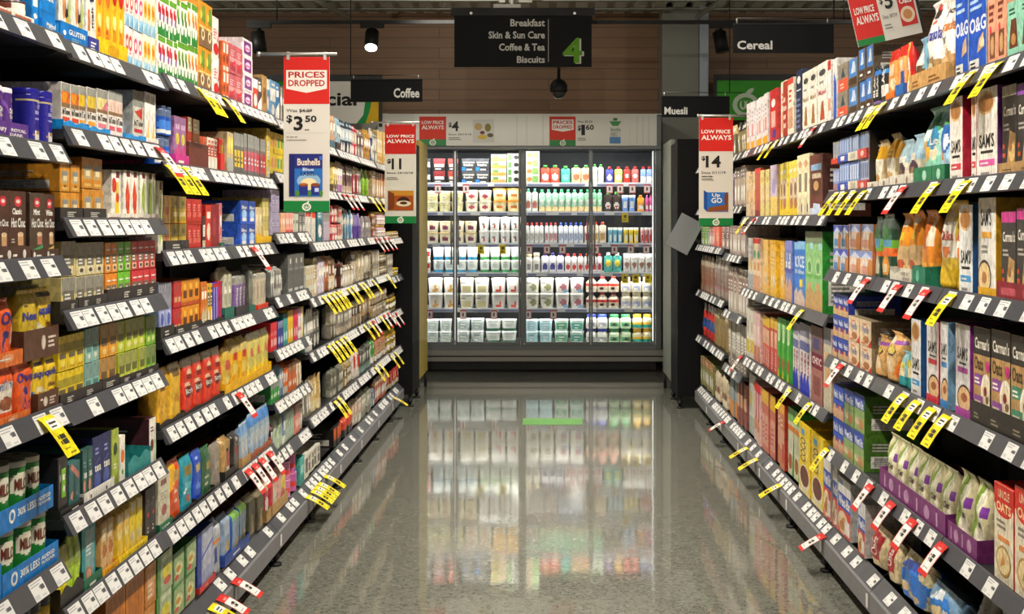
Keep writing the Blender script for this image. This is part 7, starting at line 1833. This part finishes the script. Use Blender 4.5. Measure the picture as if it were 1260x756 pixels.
952 963.5 2 1 495|b1|c87a58,c|B .85 1 e8a83a;R .1 .3 .9 .6 d8a088;R .5 .1 .9 .4 b83a34;L .2 .65 .8 .8 2 e8d0b8|cereal_box|copper cereal box with golden top|a82a24
945 951.5 1 1 487|b1|c86a58,c|B .75 1 e0b030;R .1 .1 .9 .6 d89a88;L .2 .2 .8 .5 4 b8382f|cereal_box|rosy cereal box with mustard top|5a1a14
R .15 cereal 7.9 8.8
935.5 943.5 2 1 480|b1|c87060,c|B .78 1 e0b030;R .1 .1 .9 .6 d8a090;L .2 .2 .8 .5 4 b8382f|cereal_box|rosy cereal box with mustard top
925 935 2 1 472|b1|d8b0a8,c|B .85 1 d83028;R .4 .2 .6 .9 b8285a;O .3 .3 .25 .12 c88a5a|cereal_box|pink cereal box with red top
917.2 924.5 2 1 461|b1|c4c8c0,c|O .5 .6 .3 .12 d8c058;B 0 .3 a8b0a8;L .2 .75 .8 .9 2 a8a8a0|cereal_box|frosty grey cereal box
R .15 snack 8.8 9.7
904 916.4 2 1 466|b1|8a5048,c|B .4 .7 c8a080;R .2 .75 .8 .9 b88a78|snack_box|maroon snack box
895 903.5 3 1 462|b1|8a98a0,c|B 0 .4 d88a3a;R .2 .5 .8 .8 a8b0b0|snack_box|slate and orange snack box
R .15 snack 9.7 10.55
877 893 3 1 462|p1|c8b89a,c|P e0d4c0 .1 .1 .9 .1 .8 .8 .3 .9;O .5 .4 .3 .15 8a6048|grain_pouch|cream grain pouch
R .15 snack 10.55 11.45
861.5 876 5 1 444|b|8a8a58,b86a38
R .15 oat 3.44 4.33
1188 1290 4 1 768|g2|5a3a30,c|O .5 .4 .35 .2 c86a3a;B .7 1 4a4438;L .2 .5 .8 .6 1 e8d0b0|oat_bag|brown oat bag on the deck
R .15 oat 4.33 5.22
1132 1164 1 1 722|g2.4|7aa0c0,c|P 2a7ad0 0 .1 1 0 1 .5 .7 .8 .3 .7 0 .5;O .55 .4 .3 .14 d8c090;P e8f0f8 .2 .6 .6 .7 .5 .9 .3 .85;U .65 .2 .85 .6 w Oats|oat_bag|bright blue oat bag with white splash, nearer|6a7a88
1098 1131 1 1 683|g2.4|cfc49a,c|P 2f7ad8 0 0 .9 0 1 .55 .5 .7 0 .5;O .25 .25 .2 .1 d8c098;O .6 .15 .2 .08 d8c098;P 3a58b0 .1 .6 .8 .7 .6 .85 .2 .8;O .6 .92 .12 .03 6ac83a|oat_bag|bright blue and cream oat bag, farther|2a6ac0
1083.8 1097 1 1 665|g2|d8c49a,c|P b01f2a 0 .3 .75 .25 .7 .85 0 .85;U .2 .35 .55 .75 e8d0c8 Oats;P b01f2a 0 0 .4 0 .5 .3 0 .3|oat_bag|red and oat coloured rolled oats bag, nearer|cdb88a
R .15 oat 5.22 6.11
1064.5 1081.8 1 1 648|g2|d8c49a,c|P b01f2a 0 .2 .75 .15 .8 .8 0 .85;U .2 .25 .55 .7 e8d0c8 Oats|oat_bag|red and oat coloured rolled oats bag, farther|cdb88a
1055.5 1064 1 1 618|b1.3|d8d8d8,c|BIG|cereal_box|giant wheat biscuit box, nearest|c8c8c4
1030.5 1046 1 1 590|b1.3|d8d4d0,c|BIG|cereal_box|giant wheat biscuit box, second|b8b8b8
1024 1030 1 1 570|b1.3|d8d4d0,c|BIG|cereal_box|giant wheat biscuit box, third|b8b8b8
'''.replace('|CARD2|', '|' + CARD2 + '|').replace('|SAMS|', '|' + SAMS + '|').replace('|POR|', '|' + POR + '|').replace('|CARM|', '|' + CARM + '|').replace('|BIG|', '|' + BIG + '|'))
label_items()

# ---------------------------------------------------------------- special tags clipped to the rails
def tag_mesh(kind, out, down, w=.088):
    """paper strip: clipped on the rail at the origin, reaching into the aisle (local -y) and down in a slight curve"""
    m = M()
    n = 8
    pts = [(-out * (t ** .9), -down * (t ** 1.15)) for t in [i / n for i in range(n + 1)]]
    Y, Wt, R_, K = C('f6de10'), C('efece6'), C('cf2a26'), C('2a2826')
    for i in range(n):
        f = (i + .5) / n
        if kind == 'y': col = Y
        else: col = R_ if f < .25 or f > .9 else Wt
        (ya, za), (yb, zb_) = pts[i], pts[i + 1]
        l = math.hypot(yb - ya, zb_ - za)
        ny_, nz_ = -(zb_ - za) / l, (yb - ya) / l
        if nz_ < 0: ny_, nz_ = -ny_, -nz_
        sy, sz = -ny_ * .0006, -nz_ * .0006
        q = [(-w / 2, ya, za), (w / 2, ya, za), (w / 2, yb, zb_), (-w / 2, yb, zb_)]
        b = [(x, yy + sy, zz + sz) for x, yy, zz in q]
        m.face(q, col)
        m.face(list(reversed(b)), col)
        for p0, p1 in ((0, 3), (1, 2)): m.face([q[p0], q[p1], b[p1], b[p0]], col)
        if i == 0: m.face([q[0], q[1], b[1], b[0]], col)
        if i == n - 1: m.face([q[2], q[3], b[3], b[2]], col)
        def bar(u0, v0, u1, v1, c, e=.0002): m.face([(-w / 2 + u * w, ya + (yb - ya) * v + ny_ * e, za + (zb_ - za) * v + nz_ * e) for u, v in ((u0, v0), (u1, v0), (u1, v1), (u0, v1))], c)
        if kind == 'y':
            if i in (1, 2): bar(.2, .0, .95, 1, Wt)
            if i == 1: bar(.3, .5, .8, .9, K, .0003)
            if i == 2: bar(.3, .3, .7, .6, K, .0003)
            if i in (4, 5): bar(.35, .1 if i == 4 else 0, .75, .9, K); bar(.2, .2, .3, .8, K)
            if i == 6: bar(.2, .5, .6, .7, C('8a7a10'))
            if i == 7: bar(.4, .3, .85, .6, C('8a7a10'))
        else:
            bar(0, 0, .05, 1, R_); bar(.95, 0, 1, 1, R_)
            if i == 1: bar(.3, .2, .7, .7, C('e8a09a'))
            if i in (3, 4): bar(.4, .1, .7, .9, K); bar(.25, .3, .35, .7, K)
            if i == 6: bar(.3, .2, .7, .4, C('8a8682'))
    return m.build('special_tag', 'card')
TAGM = {(k, dk): tag_mesh(k, *((.1, .055) if dk else (.066, .085))) for k in 'yr' for dk in (0, 1)}
def tags(text):
    by = {}
    for line in text.strip().split('\n'):
        side, z, kind, xs = line.split(None, 3)
        z = float(z)
        for x in xs.split():
            by.setdefault((side, z, kind), []).append(XR * F / abs(float(x) - VX))
    for (side, z, kind), Ds in by.items():
        Ds.sort()
        sg = -1 if side == 'L' else 1
        for k, D in enumerate(Ds):
            deck = z < .2
            h = z + .036 if deck else z + .030
            x = 1.099 if deck else XR + .014
            if deck: h = .1515
            lv = min(SHELVES[side][bay_of(side, D)], key=lambda q: abs(q - z))
            if not deck: h = lv + .034
            o = link('special_tag', TAGM[(kind, int(deck))], None, (sg * x, D, h), math.pi / 2 if sg < 0 else -math.pi / 2)
            pl = place_name(side, D, lv + TOPOFF)
            same = [q for q in Ds if place_name(side, q, lv + TOPOFF) == pl]
            i = same.index(D)
            pos = '' if len(same) == 1 else (', nearest camera' if i == 0 else f', {ORD[i]} from camera')
            tag(o, f"{'yellow' if kind == 'y' else 'red and white'} special price tag{pos}, {pl}", 'price tag', 'special price tags on the shelf rails')
tags('''L .94 y 62
L 1.777 y 250 258
L 1.788 y 281
L 1.531 y 212 222 233
L 1.531 r 200
L 1.272 r 315
L .758 r 297
L .46 r 308 316 324 334
L .15 y 232 262
L .15 r 272 290
L .15 y 380 386 390 394 402
L 1.0 y 401 407 412 417 421 431 436 446 450 461 478
L .745 y 407 412 417 422 427 451 457 470
L .44 y 415 420 464 469 483 488
L 1.515 r 424 430 437
L 1.515 y 458 464 470
L 1.26 r 464 469 475 480
L .745 r 461 474 479 484 489
L .15 y 486
R 1.757 y 1074 1083 1190 1222
R 1.758 y 945 954
R 1.758 r 999
R 1.475 y 1146 1184
R 1.475 r 1108
R 1.475 y 1025 1035 1047 1060
R 1.385 y 917
R 1.385 r 926
R 1.168 r 1063 1102 1136
R 1.168 y 1166
R .983 y 984
R .83 r 1032
R .83 y 1108 1124 1142 1160
R .60 y 969 993
R .60 r 910
R .467 r 1068 1094 1120 1156
R .60 y 1014
R .15 y 918 930 958
R .15 r 1012 890''')
